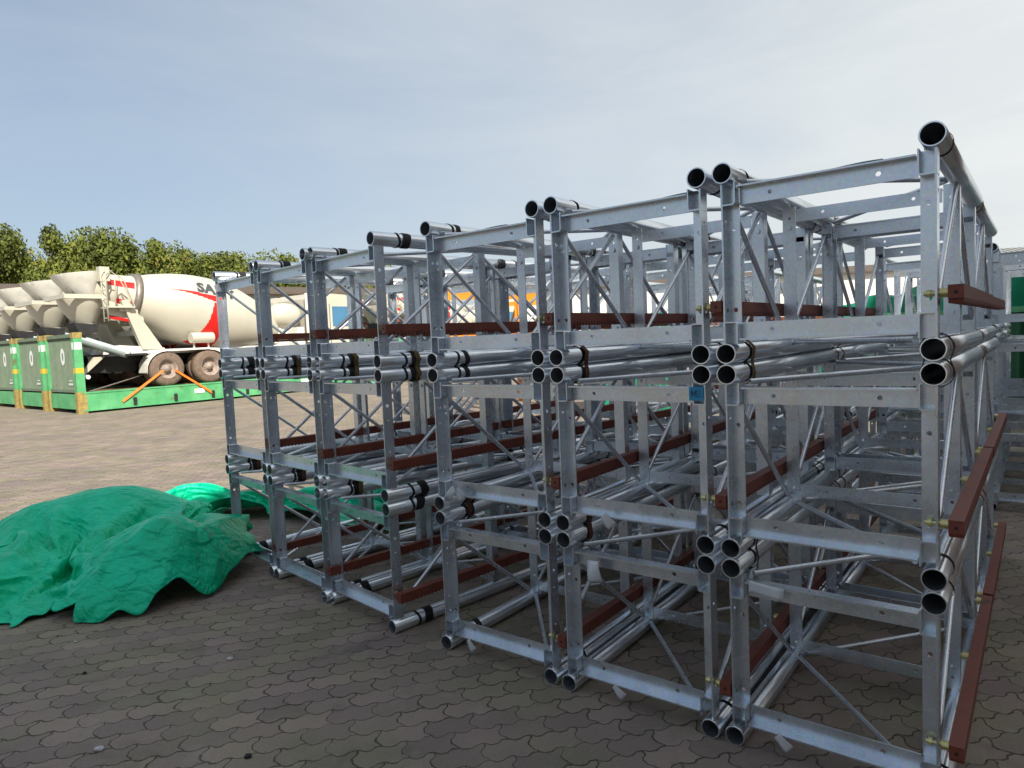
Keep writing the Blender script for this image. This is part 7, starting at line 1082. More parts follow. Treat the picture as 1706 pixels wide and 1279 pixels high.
59,-17,38,61,-24,33,55,-25,22,52,-20,13,49,-15,4,47,-15,-2,45,-18,-2,42,-23,-8,40,-23,-10,38,-20,-11,35,-17,-21,36,-11,-24,26,-26,-1,29,-11,-18,17,-5,-19,22,1,-20,9,11,-34,24,2,-31,23,-2,-25,15,2,-20,22,-22,2,-21,-11,7,-31,-14,4,-31,-21,4,-37,-20,5,-15,-35,5,31,-35,-10,29,-23,-24,0,-23,-12,-9,-16,-24,-6,-28,-13,33,-7,1,36,2,0,22,-17,7,1,-27,2,2,-24,-12,2,-20,-3,20,-14,-7,33,-13,-1,37,2,-4,17,24,-18,19,12,14,25,12,14,23,14,18,26,19,6,22,20,9,20,18,9,5,7,25,2,42,-15,15,-14,4,
17,-2,15,30,-10,0,31,-9,18,28,-22,6,46,-11,8,61,-12,-4,69,-9,-6,68,4,3,56,-11,-30,55,-5,-21,49,-8,-31,48,-5,-30,42,-9,-34,37,-1,-26,17,25,38,18,23,34,25,13,26,26,-2,-15,19,-2,4,12,2,-21,11,8,-26,32,0,-7,21,9,-24,29,2,-15,24,7,8,13,-15,4,-13,-7,29,-10,-15,33,23,-28,-13,14,-7,-21,21,20,17,22,25,26,31,22,21,36,16,19,41,-5,-10,43,-6,10,40,2,27,39,10,27,40,9,24,41,9,19,42,11,2,41,15,-11,42,14,-13,37,8,-7,33,14,2,31,-6,-8,17,25,-1,13,13,-9,17,10,-8,-8,19,13,
13,4,-5,12,10,12,23,-5,-3,19,-22,-18,31,-1,-8,24,-5,0,24,14,3,27,-16,4,28,13,13,41,1,18,47,-8,25,54,-15,28,60,-20,32,60,-21,32,56,-17,25,53,-18,14,51,-13,6,49,-14,3,47,-17,1,46,-21,-1,44,-20,-5,40,-20,-8,37,-19,-12,39,-20,-7,25,-19,-22,21,-21,2,19,0,-26,24,0,-26,30,2,-22,17,7,-34,13,2,-25,22,-9,-10,21,-12,0,-18,-17,14,-33,-14,-1,-31,-23,4,-35,-27,4,-17,-36,-2,28,-35,-21,29,-30,-19,9,-28,-18,-14,-22,-16,-5,-15,-24,12,-14,-19,24,-16,5,20,-13,7,11,-20,-4,-1,-19,-10,15,-13,-3,18,-12,3,
31,-14,-3,25,7,19,29,11,-8,13,5,14,21,20,6,27,24,-2,27,17,-3,22,18,8,15,19,20,13,15,25,1,41,-2,20,-14,-10,10,-2,24,23,-5,9,30,-9,2,27,-28,-12,38,-6,19,61,-16,-10,70,-9,-10,69,8,9,59,-11,-26,50,-11,-31,51,-6,-29,44,-10,-34,46,-4,-23,43,10,-21,36,19,20,29,18,27,16,19,30,22,8,15,24,-3,-8,21,4,4,10,0,-24,24,5,1,18,1,-20,23,6,-16,16,-6,-27,21,1,11,0,-14,28,-3,-16,33,9,-28,19,10,-15,-43,16,-11,-24,29,10,29,31,17,20,30,27,21,31,24,16,41,3,8,44,-5,8,42,-1,12,
41,3,19,40,5,19,39,10,5,39,18,-4,36,20,-1,32,18,7,34,4,2,33,-10,-6,23,12,-6,3,31,-5,17,8,-20,6,15,2,5,14,6,14,8,5,23,3,16,22,-17,-8,21,-28,-23,35,-13,-4,26,7,5,22,13,2,35,-4,14,30,12,14,45,-6,29,54,-13,26,60,-16,28,60,-17,27,57,-15,22,55,-15,15,52,-14,10,51,-13,7,49,-16,4,51,-18,2,47,-18,-3,42,-18,-5,37,-18,-8,35,-21,-8,32,-23,-12,25,-19,-4,28,-5,-2,25,0,-26,22,7,-29,9,1,-26,20,0,-20,18,-5,-16,22,-11,1,-8,-18,18,-32,-17,2,-33,-23,3,-30,-33,5,-20,-46,-18,
-3,-29,-41,28,-30,-19,14,-31,-16,4,-24,-15,-1,-20,-9,14,-13,-13,16,-19,-13,21,-17,5,8,-16,-4,9,-18,-9,1,-22,-7,22,-13,-2,24,-2,15,31,2,2,21,17,6,13,7,21,17,22,14,26,23,0,26,10,-3,24,11,3,19,23,4,20,23,13,0,24,-31,10,2,17,16,-2,12,16,-3,27,18,-21,-24,31,-24,-16,45,-15,9,54,3,8,67,-10,-11,69,5,2,56,-17,-31,56,-7,-26,49,-10,-32,46,-11,-20,49,7,-11,46,14,-19,46,15,2,38,13,14,23,15,24,9,14,29,16,-1,-2,21,12,12,10,-5,-15,13,-3,-13,20,11,1,13,-5,-21,7,-4,-23,30,7,2,
13,-11,29,14,-17,36,8,-25,30,28,-24,-31,-4,-12,-43,26,-19,-17,40,-8,25,34,22,21,26,34,17,27,33,14,36,17,16,41,2,14,42,1,12,41,-2,8,38,9,11,35,19,7,33,19,6,36,5,0,36,-6,0,33,-23,4,41,6,-11,-1,31,-11,-3,31,-16,13,14,-7,15,4,0,1,17,13,24,5,19,32,1,16,16,-32,-26,32,-27,-18,34,-17,-5,33,15,14,22,13,5,42,-10,16,28,24,27,51,-20,22,56,-18,24,60,-14,24,59,-11,20,57,-11,16,54,-12,14,54,-14,11,53,-14,7,53,-15,2,49,-16,-1,44,-16,-4,40,-12,0,35,-20,-9,32,-21,-10,26,-13,-5,
29,0,5,32,1,-16,1,-5,-30,26,-2,-23,27,-6,2,7,0,-31,21,-12,-12,-5,-18,21,-24,-20,12,-28,-26,9,-24,-36,10,-11,-50,-20,-16,-32,-45,-9,-27,-42,8,-40,-12,7,-28,-18,11,-20,-18,29,-6,3,18,-21,-7,28,-20,1,13,-20,-9,-8,-20,-19,6,-21,-17,27,-11,2,23,-5,15,22,5,5,25,13,5,21,13,20,12,16,15,18,32,-2,23,11,6,15,9,17,15,13,17,24,20,1,-4,32,10,25,-3,-9,27,-2,13,8,8,26,17,-20,-10,14,-22,-23,38,-15,0,41,-22,-2,64,10,2,68,0,-14,61,-15,-26,52,-18,-32,53,-10,-18,58,10,5,48,7,-16,43,16,-19,
44,14,-2,37,10,10,30,11,8,1,6,26,15,12,20,18,-1,-6,12,8,0,3,-15,-23,17,14,5,13,-4,-11,8,-2,-16,25,5,-4,16,-8,28,15,-17,35,29,-14,31,36,-24,-23,21,-30,-30,9,-10,-36,34,-23,-7,42,-12,14,31,23,19,25,34,15,31,29,13,34,22,9,34,17,16,35,10,18,36,9,13,36,9,5,34,-1,3,32,-13,5,36,-2,2,31,-22,8,48,13,-12,30,31,-11,-21,24,-20,-8,18,-2,4,16,10,24,7,-11,12,15,29,31,5,20,42,-13,-6,11,-32,-26,30,-19,-7,33,-3,11,35,6,-2,38,3,18,44,0,22,32,16,35,51,-12,23,59,-19,12,
60,-18,12,58,-14,15,58,-12,18,59,-13,13,59,-13,6,55,-12,3,51,-14,0,44,-13,-2,40,-13,-3,38,-8,2,31,-17,-9,30,-9,-8,33,5,16,15,-5,-22,22,-6,-28,23,-8,-7,10,-12,-20,18,0,0,11,-13,-22,7,-22,16,-12,-23,21,-14,-34,10,-30,-26,15,-8,-44,-19,-20,-35,-41,-10,-44,-28,-4,-20,-42,6,-36,-16,8,-26,-19,17,-21,-16,19,-23,-6,20,-20,1,19,-19,-13,4,-18,-20,14,-14,2,25,-9,1,22,-4,17,13,-1,11,29,11,-10,28,6,14,20,16,13,23,26,4,3,30,5,20,5,10,5,16,17,15,22,14,6,26,8,30,-2,-9,32,-2,-12,18,6,21,
14,-7,13,9,-27,-21,-4,-25,-23,34,-25,-14,63,6,-3,68,6,-12,61,-23,-27,62,-6,-10,60,-2,-3,61,9,-8,56,9,-7,35,19,2,41,11,-6,32,9,-14,27,12,7,8,3,20,9,11,11,14,4,25,14,8,-11,-1,-17,-17,16,15,-5,7,-12,-11,18,11,1,15,-3,-14,17,-7,26,14,-18,33,40,-6,28,38,-22,-16,22,-30,-29,34,-15,-16,25,-15,-21,44,-22,-11,33,-12,19,35,8,11,34,15,23,32,26,5,31,24,11,28,27,5,29,15,14,28,-2,20,30,-13,10,33,2,2,36,9,-7,36,-18,6,40,27,1,50,16,-21,4,35,-8,-28,11,-9,-19,15,6,12,15,12,
19,17,18,32,1,6,41,3,6,28,-22,-14,17,-22,-15,35,-16,-2,35,2,15,41,-18,-3,43,13,20,40,18,28,36,11,43,56,-12,22,62,-18,8,59,-22,8,65,-18,10,64,-19,11,63,-16,2,57,-4,5,49,-16,-2,47,-8,3,40,-13,-4,36,-8,-1,37,-3,4,33,-6,-7,34,4,4,31,-9,-10,27,-5,-11,-2,-13,-17,-6,-15,-20,28,-1,10,20,-17,-5,11,-26,2,-3,-29,16,-9,-30,18,-29,-18,12,-8,-41,-13,-15,-41,-27,-21,-42,-19,-4,-18,-49,1,-36,-30,8,-33,-21,16,-28,-14,17,-25,-9,19,-21,-15,19,-25,-16,20,-21,-20,-7,-13,19,9,-17,17,23,-7,13,25,9,4,
31,18,-22,42,-1,4,27,22,10,16,27,6,15,19,6,-2,18,9,20,8,13,-3,23,6,8,6,-26,26,18,6,27,-1,9,25,11,-4,17,-2,16,7,-27,-26,-25,-33,-20,19,-29,-27,60,-6,-12,66,7,-13,67,-11,-16,71,7,10,65,-6,-20,63,8,7,46,8,-10,42,15,0,36,15,9,22,11,-12,24,13,2,7,-3,24,18,9,-13,8,7,24,15,12,9,3,-12,-15,13,8,-10,2,-12,-16,21,14,13,17,-3,-18,20,-3,19,8,-22,34,48,-4,20,39,-17,-2,26,-29,-29,43,-17,-2,32,-17,-34,43,-17,-11,25,-20,27,43,-7,-17,33,5,19,40,-6,2,33,11,19,30,23,14,
29,21,13,20,23,12,22,-12,2,34,-7,5,37,-1,1,39,13,-5,25,29,8,47,14,-22,29,35,-8,-10,27,9,-26,8,-7,0,8,18,-5,20,12,32,5,0,35,7,10,34,-19,-10,33,-11,-9,15,-24,-14,40,1,28,45,-19,-9,52,-13,8,44,26,22,33,-4,43,43,15,27,52,-23,13,69,-8,8,69,-15,21,68,-32,-2,67,-19,-2,58,2,7,49,-20,-3,47,-5,3,42,-10,1,35,-11,-6,36,0,2,39,2,-2,39,-2,-6,37,3,5,26,-14,-8,2,-12,-9,-13,-18,-21,11,-24,-1,32,0,8,17,-12,18,-8,-28,17,-11,-31,14,-13,-31,22,-8,-48,-3,-10,-40,-23,-13,-39,-21,
-16,-22,-44,-2,-32,-45,3,-28,-31,5,-50,3,19,-28,-8,23,-15,-24,21,-26,-17,28,-11,-34,-11,-19,13,6,-18,22,13,-6,24,37,6,9,25,26,-27,49,11,-18,34,14,8,14,30,6,3,27,2,12,7,16,12,7,5,8,17,13,7,20,-24,22,9,11,21,14,12,11,13,24,27,2,-13,4,-24,-22,-19,-31,-26,8,-30,-29,54,-5,-8,57,-9,-24,71,6,11,70,-1,0,70,1,-1,65,5,-8,48,8,7,35,0,18,25,18,-20,23,19,-17,19,15,8,9,-1,22,18,6,-16,11,6,17,8,7,21,7,3,-15,16,4,-8,1,-10,-19,22,13,11,16,-5,-19,22,-2,16,14,-19,35,
43,-8,26,47,-14,-9,32,-23,-24,43,-18,4,36,-16,-36,45,-16,-10,29,-23,22,41,-10,-9,42,-5,-16,34,-2,17,38,-4,5,39,4,11,34,18,9,22,25,11,24,13,19,26,2,11,28,-9,-9,32,11,-6,25,29,16,33,10,-18,25,31,-9,18,27,2,-5,15,5,-20,5,0,-1,11,18,2,13,5,31,9,7,31,-14,-10,30,-18,-13,39,-12,-9,36,-20,7,50,-5,32,50,-18,-7,53,-8,8,40,0,39,38,24,35,43,-13,19,53,-36,13,77,-1,9,72,-11,-4,70,-20,-1,59,3,6,48,-16,-1,45,-11,0,41,-11,3,40,-4,3,33,-6,-10,37,9,4,41,4,2,37,1,0,
33,-7,0,17,-21,-8,0,-28,-8,-4,-24,-13,6,-25,-3,29,-5,11,21,-13,25,-7,-25,27,-11,-30,23,-13,-40,5,-10,-42,-18,-10,-42,-25,-24,-38,-30,-27,-36,-33,8,-26,-41,15,-26,-22,23,-39,-4,21,-23,-21,14,-19,-30,31,-22,-14,-15,-14,10,14,-13,10,-1,-1,29,38,-5,18,52,31,-31,40,25,-26,37,15,-2,25,25,2,3,19,12,7,9,5,12,3,12,-5,22,4,-2,13,-16,14,15,19,16,13,8,13,15,15,23,7,-3,-2,-20,-22,-10,-27,-31,14,-27,-32,49,-9,-12,57,-1,-1,67,1,-8,64,1,24,63,-1,-21,66,7,-3,47,2,25,33,4,23,27,18,-15,11,12,-28,
18,14,2,11,3,20,17,4,-19,16,11,7,3,2,29,11,7,-13,19,8,-1,6,-8,-18,13,5,-8,23,-2,-9,21,-1,19,24,-13,28,38,-11,28,43,-21,-20,42,-13,-2,44,-16,2,40,-15,-33,44,-21,2,42,-22,14,39,-16,-1,32,3,-27,41,-6,-3,39,-2,7,44,5,1,41,9,3,37,11,11,30,13,15,19,8,15,16,2,6,18,7,10,27,18,1,22,14,-13,22,22,-20,22,22,-2,17,16,3,-10,17,8,2,4,14,-24,8,-2,12,15,13,31,-7,-6,28,-17,-17,39,-15,-11,45,-18,1,50,-14,30,60,-13,23,54,-18,-1,50,-7,19,25,33,41,49,-17,24,57,-34,12,
72,-8,1,75,-2,1,68,-21,5,57,3,4,51,-13,-1,40,-10,10,41,-13,-1,38,-12,-1,27,-10,-12,36,-3,3,39,1,7,36,3,3,34,-2,-2,19,-5,-8,17,-14,-6,12,-26,-8,1,-28,-8,15,-18,9,27,-19,14,9,-22,28,-8,-27,33,-21,-35,5,-21,-28,-16,-14,-44,-20,-17,-42,-29,-15,-45,-24,1,-32,-34,12,-25,-31,11,-28,-25,10,-29,-23,16,-30,-25,46,-6,-1,-14,-17,28,11,-14,0,23,-5,6,23,12,36,58,28,-22,41,33,-23,36,16,-17,33,7,-12,11,19,9,7,5,14,2,4,11,6,19,7,-18,1,20,5,18,-2,13,13,24,16,28,6,17,13,-26,14,-11,-30,
19,-26,-23,16,-36,5,38,-9,-18,46,12,-22,58,4,5,54,1,15,56,-1,-16,61,-5,16,51,12,5,28,2,25,27,16,-11,7,6,-29,19,12,-7,10,6,19,17,2,-20,21,11,-4,5,6,31,11,7,-5,17,10,11,17,2,-18,10,-5,-19,26,1,2,19,-3,17,37,-4,14,45,-15,26,41,-19,-4,32,-25,-27,48,-9,11,49,-12,0,44,-17,-24,43,-25,4,40,-13,17,43,-8,6,30,10,-28,43,1,-9,45,9,3,43,12,13,38,9,14,26,2,24,28,3,17,14,6,-12,21,-1,2,16,15,18,16,11,-29,25,18,-11,16,10,-27,7,16,10,23,11,-8,8,12,17,-20,9,11,
-21,14,2,24,5,7,32,-13,-11,36,-15,-4,47,-13,-5,50,-33,-2,55,-14,33,61,-11,26,53,-16,-8,37,20,36,45,-19,28,58,-27,14,73,-9,-1,71,-10,4,69,-24,3,58,11,9,46,10,15,47,-12,7,32,-25,-8,33,-14,-6,37,-1,-5,24,-18,-9,32,-10,6,34,-8,5,30,3,3,24,2,-4,23,-11,2,22,-5,-16,14,-24,-10,13,-25,4,10,-26,18,4,-27,26,4,-23,28,-8,-33,6,-11,-42,5,-32,-23,-29,-27,-38,-25,-4,-43,-34,12,-59,-2,8,-27,-28,19,-11,-39,5,-23,-31,7,-28,-23,33,-13,-5,15,-19,40,-7,-15,12,24,4,-11,44,9,9,53,27,-17,54,33,-29,
32,32,1,27,1,-15,23,-1,0,2,7,25,3,-1,16,-1,4,19,-22,3,-21,-5,21,15,13,19,-3,10,16,6,19,-7,-15,15,-16,-26,21,-9,-27,36,1,-3,41,0,7,49,4,-9,49,9,-12,51,3,13,48,-13,22,42,-19,12,47,25,-12,35,11,16,24,6,-18,17,10,-12,9,17,-5,18,8,9,12,-4,-24,25,12,1,20,15,10,13,8,26,12,6,-13,22,8,1,7,-6,-22,26,0,0,15,-11,26,35,-8,20,52,-8,7,53,-13,-5,41,-21,-17,36,-22,-18,48,-7,3,51,-15,3,46,-18,-4,45,-16,-8,39,-1,15,40,3,14,39,11,-8,42,5,9,43,12,10,36,15,11,
29,3,16,23,-3,-6,20,1,5,12,-5,-20,19,11,10,18,4,-2,13,14,-23,17,12,-24,17,10,-14,17,15,4,16,8,6,-20,-1,10,-4,11,13,9,14,15,24,-15,13,30,-24,5,41,-24,-8,51,-12,-7,60,-15,-11,59,-14,18,55,-5,21,52,-15,11,47,2,28,52,-32,11,72,-4,4,69,-18,3,63,-7,13,52,10,15,49,-8,1,42,-10,9,30,-24,-5,37,-6,-15,36,-5,-14,31,5,-9,29,-2,1,25,-17,3,25,-23,10,23,-10,7,23,-16,13,24,4,-6,15,-22,2,17,-27,-11,23,-24,7,16,-27,18,12,-21,31,7,-29,26,-26,-32,-1,-19,-39,-16,-30,-29,-30,-5,-46,-26,
7,-41,-15,6,-46,-11,13,-26,-28,13,-13,-35,10,-17,-27,27,-15,-1,0,-9,29,14,-11,24,32,1,-8,35,9,-34,53,28,-17,46,39,-7,39,23,-16,26,9,12,21,4,0,16,-8,7,-3,-4,23,5,-12,19,-18,8,-20,2,23,2,7,22,-7,11,19,1,18,9,-8,14,-3,-16,29,1,-5,33,-7,-6,40,-15,4,46,5,-9,48,3,11,40,-18,14,35,-25,21,44,9,14,44,25,-13,36,18,-2,21,2,-22,19,8,-17,6,7,24,17,14,-12,15,3,-23,30,14,4,28,18,9,22,15,8,14,7,14,14,0,-16,13,-2,-18,23,4,4,18,-11,26,38,-10,9,46,-22,-8,51,-17,-5,
48,-17,-7,46,-14,-2,45,-8,-3,48,-12,-10,50,-11,-3,49,-7,0,46,-6,1,43,3,10,41,8,15,40,17,14,44,12,4,36,2,8,22,11,15,23,-10,-16,20,3,15,14,-5,-15,15,8,6,18,5,2,13,2,-21,12,14,-26,16,7,-14,15,10,3,20,12,-1,-7,-3,14,-20,0,16,32,10,4,21,-15,9,26,-19,16,30,-25,8,46,-19,7,61,-11,-9,57,-6,-7,54,-10,14,53,-9,12,56,-4,16,48,-34,7,67,-18,3,69,-10,4,56,8,28,51,-13,4,44,-23,12,44,-10,1,41,5,-14,32,-3,-24,36,-6,-24,31,-3,-17,32,12,-5,31,-8,11,32,-8,21,17,-32,13,
17,-24,23,14,-19,2,15,-21,19,17,-24,7,24,-24,0,27,-23,-3,27,-20,13,4,-28,28,-12,-38,15,-16,-39,-11,-34,-25,-30,-25,-28,-32,2,-45,-17,24,-40,-11,20,-36,-5,14,-30,-29,11,-8,-38,26,-7,-7,18,-15,12,16,9,29,38,1,9,25,15,-42,44,31,-18,40,37,11,39,9,-9,25,9,1,10,-6,15,24,2,-4,10,-14,9,6,-15,15,-21,14,6,9,14,-30,13,32,-16,16,31,-4,7,25,23,24,9,-11,29,-3,-14,37,-7,-4,24,-23,23,39,-24,14,43,-24,-4,39,-15,17,37,-2,20,40,20,-11,40,17,-18,28,21,0,20,3,-20,19,15,-7,4,3,25,16,12,-13,
20,7,-15,33,18,-5,36,19,7,29,18,15,19,7,-10,15,6,2,21,-6,-9,11,-9,15,25,3,-9,32,-24,-5,45,-20,-6,50,-16,-3,52,-14,0,51,-7,3,51,-6,1,50,-6,11,48,-6,-15,49,-5,0,48,-4,0,45,0,4,43,2,0,45,6,1,46,8,5,31,12,19,30,5,3,20,7,12,11,1,11,19,-5,12,7,-1,-18,16,0,-7,22,1,-3,-1,10,-30,21,14,-15,6,-5,20,21,15,-13,9,1,12,-22,-1,23,25,-5,15,33,-8,-4,30,-22,-5,27,-21,18,36,-22,-2,53,-14,-10,49,-9,-5,60,-5,9,56,-12,9,55,-7,14,59,-13,22,56,-24,14,65,-6,5,
62,-10,-7,34,-34,20,46,-10,4,46,5,1,39,-3,-23,39,9,-30,32,-15,-34,33,-8,-27,35,7,-13,35,-7,9,35,-6,30,36,0,38,19,-27,40,12,-41,3,14,-27,14,7,-25,11,9,-33,8,17,-33,7,30,-14,-7,14,-27,24,20,-31,21,-21,-34,-7,-33,-35,-13,-17,-21,-36,-24,-32,-30,15,-43,-13,27,-39,-5,22,-21,-20,12,-5,-41,33,-14,-6,32,-8,9,25,7,21,37,13,14,24,11,-29,37,23,-42,49,42,18,17,7,29,27,-3,8,9,-12,12,18,-8,-7,21,0,2,13,-21,6,-12,-15,-22,4,41,-6,8,35,-9,19,31,-13,24,27,-1,23,25,7,31,4,-8,27,-10,8,
26,-26,11,40,-24,15,36,-30,19,37,-14,13,39,5,-1,34,12,-21,34,17,-13,24,8,-19,17,13,7,10,14,-1,7,6,25,13,9,-17,18,7,-20,37,19,-3,43,21,3,37,22,8,29,9,1,21,3,-17,19,0,19,4,-18,22,32,-6,0,36,-10,-15,41,-14,-18,49,-14,-4,52,-11,-3,53,-8,1,52,-5,2,52,-4,10,50,-5,-13,51,-3,0,48,-2,0,45,0,1,44,3,0,44,4,-1,44,7,1,41,8,10,31,9,19,23,2,6,15,1,9,9,-3,13,17,-3,-2,11,-4,-10,17,2,-7,-12,6,-27,20,8,-15,2,-6,21,18,6,-7,16,1,4,8,-8,24,16,-6,19,
24,-17,15,26,-21,0,33,-18,-8,37,-14,4,47,-18,-6,50,-7,-24,48,-23,-4,48,-20,12,53,-13,14,55,-11,15,60,-7,7,61,2,10,53,-17,-3,39,-28,9,48,4,7,46,1,-5,39,-7,-26,38,3,-34,38,-3,-31,41,22,-3,37,15,3,36,-9,-6,39,-33,4,42,-25,29,27,-28,48,23,-17,31,10,-37,3,4,-32,5,15,-30,8,13,-36,3,9,-38,5,25,-20,18,31,-15,20,-19,-32,-2,-32,-31,-10,-21,-44,-1,-15,-22,-39,-1,-25,-30,25,-37,0,20,-32,-19,23,-11,-25,31,8,-9,37,-3,2,30,4,9,22,5,-21,34,27,-9,34,16,-13,50,34,6,41,-1,26,25,-8,20,
-3,-11,16,0,-21,4,24,-1,2,11,-9,9,-18,-5,-24,7,37,2,7,44,-4,17,34,15,27,31,0,28,26,-5,26,20,-9,23,-23,18,26,-27,18,39,-17,14,43,-18,3,39,-12,-6,36,-1,-8,34,9,-13,23,23,-8,17,0,-20,13,13,11,5,11,17,9,13,22,17,12,-13,14,5,-24,40,18,-10,47,20,4,41,26,0,29,13,5,19,-1,-19,16,-4,20,21,-4,21,35,-8,-5,38,-11,-10,44,-11,-11,49,-12,-6,52,-10,-1,53,-6,-4,53,-4,3,53,-3,7,52,-4,-11,52,-2,0,48,0,0,46,1,0,44,3,0,42,5,0,42,6,3,41,6,13,36,4,18,27,3,19,
15,4,-6,17,-7,2,11,-2,-1,8,-7,-10,18,-1,4,-7,4,-26,10,2,-18,17,-3,11,9,-1,11,13,-4,7,19,-11,1,25,-22,8,19,-15,25,23,-18,20,31,-11,8,37,-19,-16,41,-16,-8,43,-2,-19,50,-10,-10,44,-23,-1,46,-18,10,52,-12,13,54,-2,17,51,-10,2,46,-30,-4,47,-9,-4,49,7,3,43,-10,-10,41,-5,-28,44,10,-24,45,24,-1,42,20,-8,41,11,2,39,-9,0,44,-32,0,48,-43,12,39,-40,39,22,-20,42,9,-30,9,10,-31,9,11,-30,12,14,-36,9,15,-34,4,16,-33,7,26,-25,4,-9,-25,14,-29,-30,-14,-25,-39,3,-14,-36,-20,-9,-17,-37,
8,-33,-18,33,-31,6,24,-29,-15,32,6,-12,38,24,6,29,11,-12,20,17,-29,42,22,-7,43,7,17,35,16,11,33,15,26,20,-17,12,0,-30,14,10,-10,4,14,-7,-2,13,-11,5,-34,1,-7,8,36,6,12,40,4,17,45,-5,32,33,11,32,28,9,33,18,8,27,-13,5,26,-19,10,42,-15,0,39,-21,-13,37,-12,-12,34,-2,-7,29,12,12,8,5,-18,18,11,-15,14,15,15,12,13,12,-3,8,27,18,13,-9,18,8,-10,42,16,-2,46,19,-14,40,24,-1,31,19,0,21,1,-17,20,1,18,33,-5,5,37,-8,0,38,-14,-10,47,-7,-3,50,-10,-2,52,-6,-4,53,-3,3,
54,-4,0,53,0,4,53,-2,-7,53,-1,0,49,0,0,47,2,0,43,4,0,41,5,1,33,0,22,40,5,15,39,5,15,38,4,-1,30,1,-6,8,-15,-19,14,0,8,14,-2,4,7,-9,-12,12,-1,-1,-7,7,-28,19,-8,2,11,-4,13,6,-3,13,18,-16,15,23,-26,13,32,-25,-8,19,-26,6,21,-4,8,38,-12,-6,35,-18,6,44,-10,4,46,-3,-5,43,-16,-3,47,-9,0,49,-11,-5,47,-18,4,45,-10,1,48,-9,2,41,-12,-15,45,-5,-7,45,-6,-16,48,9,-17,50,22,1,48,24,-4,44,16,3,43,2,6,43,-14,3,50,-32,4,54,-44,13,51,-44,18,18,-23,45,
20,-33,20,-1,-26,21,17,-30,7,15,-33,11,16,-37,5,12,-35,7,24,-30,-7,4,-42,-1,-34,-30,2,-28,-35,1,-16,-45,-6,-14,-21,-33,14,-11,-47,22,-25,14,23,-39,0,41,-6,-6,21,41,1,33,16,-25,37,4,-12,37,24,-4,38,24,13,41,-10,13,9,8,17,9,-27,4,0,-32,9,20,-6,3,14,0,5,7,-7,-18,-36,3,5,13,23,14,8,38,5,31,37,5,34,34,10,36,26,8,34,18,7,35,10,4,33,-2,-11,33,-16,-15,41,-11,-7,37,-8,4,30,-5,9,20,11,-5,10,8,-13,10,5,-17,16,5,9,12,23,-8,-5,8,24,14,13,3,19,-2,-22,36,16,8,
42,19,2,44,16,-11,36,21,-1,29,16,1,33,2,1,34,-9,-5,38,-5,-4,44,-6,-1,47,-7,4,50,-9,-5,53,-4,5,53,-1,4,53,0,-7,53,1,-1,53,1,1,52,1,0,50,0,0,47,3,5,43,3,1,35,0,6,40,4,5,40,3,6,39,-7,-6,38,-6,-2,32,-4,-6,18,10,9,13,-3,5,12,-2,7,10,-13,-10,11,-4,12,1,2,-23,11,-4,-14,12,-10,15,10,-12,2,12,-23,2,25,-21,17,23,-23,22,19,-20,10,29,-11,12,34,-11,-6,33,-20,-6,30,-19,15,39,-15,-1,47,-4,1,47,-6,1,46,-6,-5,44,-9,-5,44,-5,-11,43,-10,-15,43,-9,-19,
45,-4,-15,49,7,-8,51,15,-2,51,19,5,48,14,12,44,-2,16,44,-13,7,46,-26,3,58,-31,7,62,-35,10,59,-28,15,27,-31,27,9,-18,32,10,-28,18,7,-30,16,13,-33,11,11,-36,7,16,-34,1,16,-36,-1,2,-44,1,-17,-42,-9,-25,-32,-20,-19,-39,-14,-14,-19,-22,3,-5,-35,24,-31,-21,16,-30,4,34,-8,32,40,26,-6,22,23,-30,36,19,-30,40,5,18,36,-8,14,39,1,14,0,20,23,16,-25,-1,-7,-31,12,23,-19,-3,23,-3,-12,-7,7,-12,-34,10,2,10,14,23,24,16,23,42,21,-1,41,31,-3,38,28,2,32,21,11,33,13,2,34,12,4,36,10,-13,
38,1,-8,31,-4,-6,31,-1,-8,15,5,13,7,9,-19,10,12,-11,15,2,10,2,14,-25,11,15,4,7,14,17,15,-3,-20,30,10,12,41,19,14,48,4,8,41,7,3,36,6,-2,36,6,-3,39,5,-7,41,4,-7,46,5,-6,50,-5,-2,52,-7,2,54,1,-4,52,5,-5,53,2,-3,53,3,-2,52,3,5,53,2,-1,50,2,0,47,2,0,44,2,-1,39,1,-2,38,0,-1,39,0,1,38,-1,1,36,-3,5,33,-3,1,27,-6,-5,14,-1,4,16,-1,14,9,-15,-15,10,-6,23,9,-11,-2,7,2,-25,11,-15,8,8,-15,3,11,-14,-12,18,-27,6,20,-22,21,21,-13,28,
21,-18,23,35,-21,8,35,-19,-4,34,-10,-14,34,-11,0,43,-1,6,43,-9,-9,40,-11,-8,40,-10,-9,40,-10,-12,42,-3,-14,46,0,-14,48,5,-8,51,11,-1,50,12,10,50,1,16,46,-9,20,45,-15,5,48,-18,5,55,-26,14,62,-37,7,64,-27,15,59,-16,17,42,-10,14,22,-23,17,7,-16,26,7,-30,17,5,-33,16,6,-34,12,8,-36,6,-1,-41,0,-3,-43,-1,-9,-43,-9,-9,-42,-19,-4,-41,-25,-6,-20,-37,-15,16,-41,21,-25,-30,25,-33,7,8,-2,40,37,23,-3,30,15,-33,38,4,-15,42,19,10,34,-27,19,35,-23,3,7,29,34,24,3,-10,1,-36,12,13,-25,10,
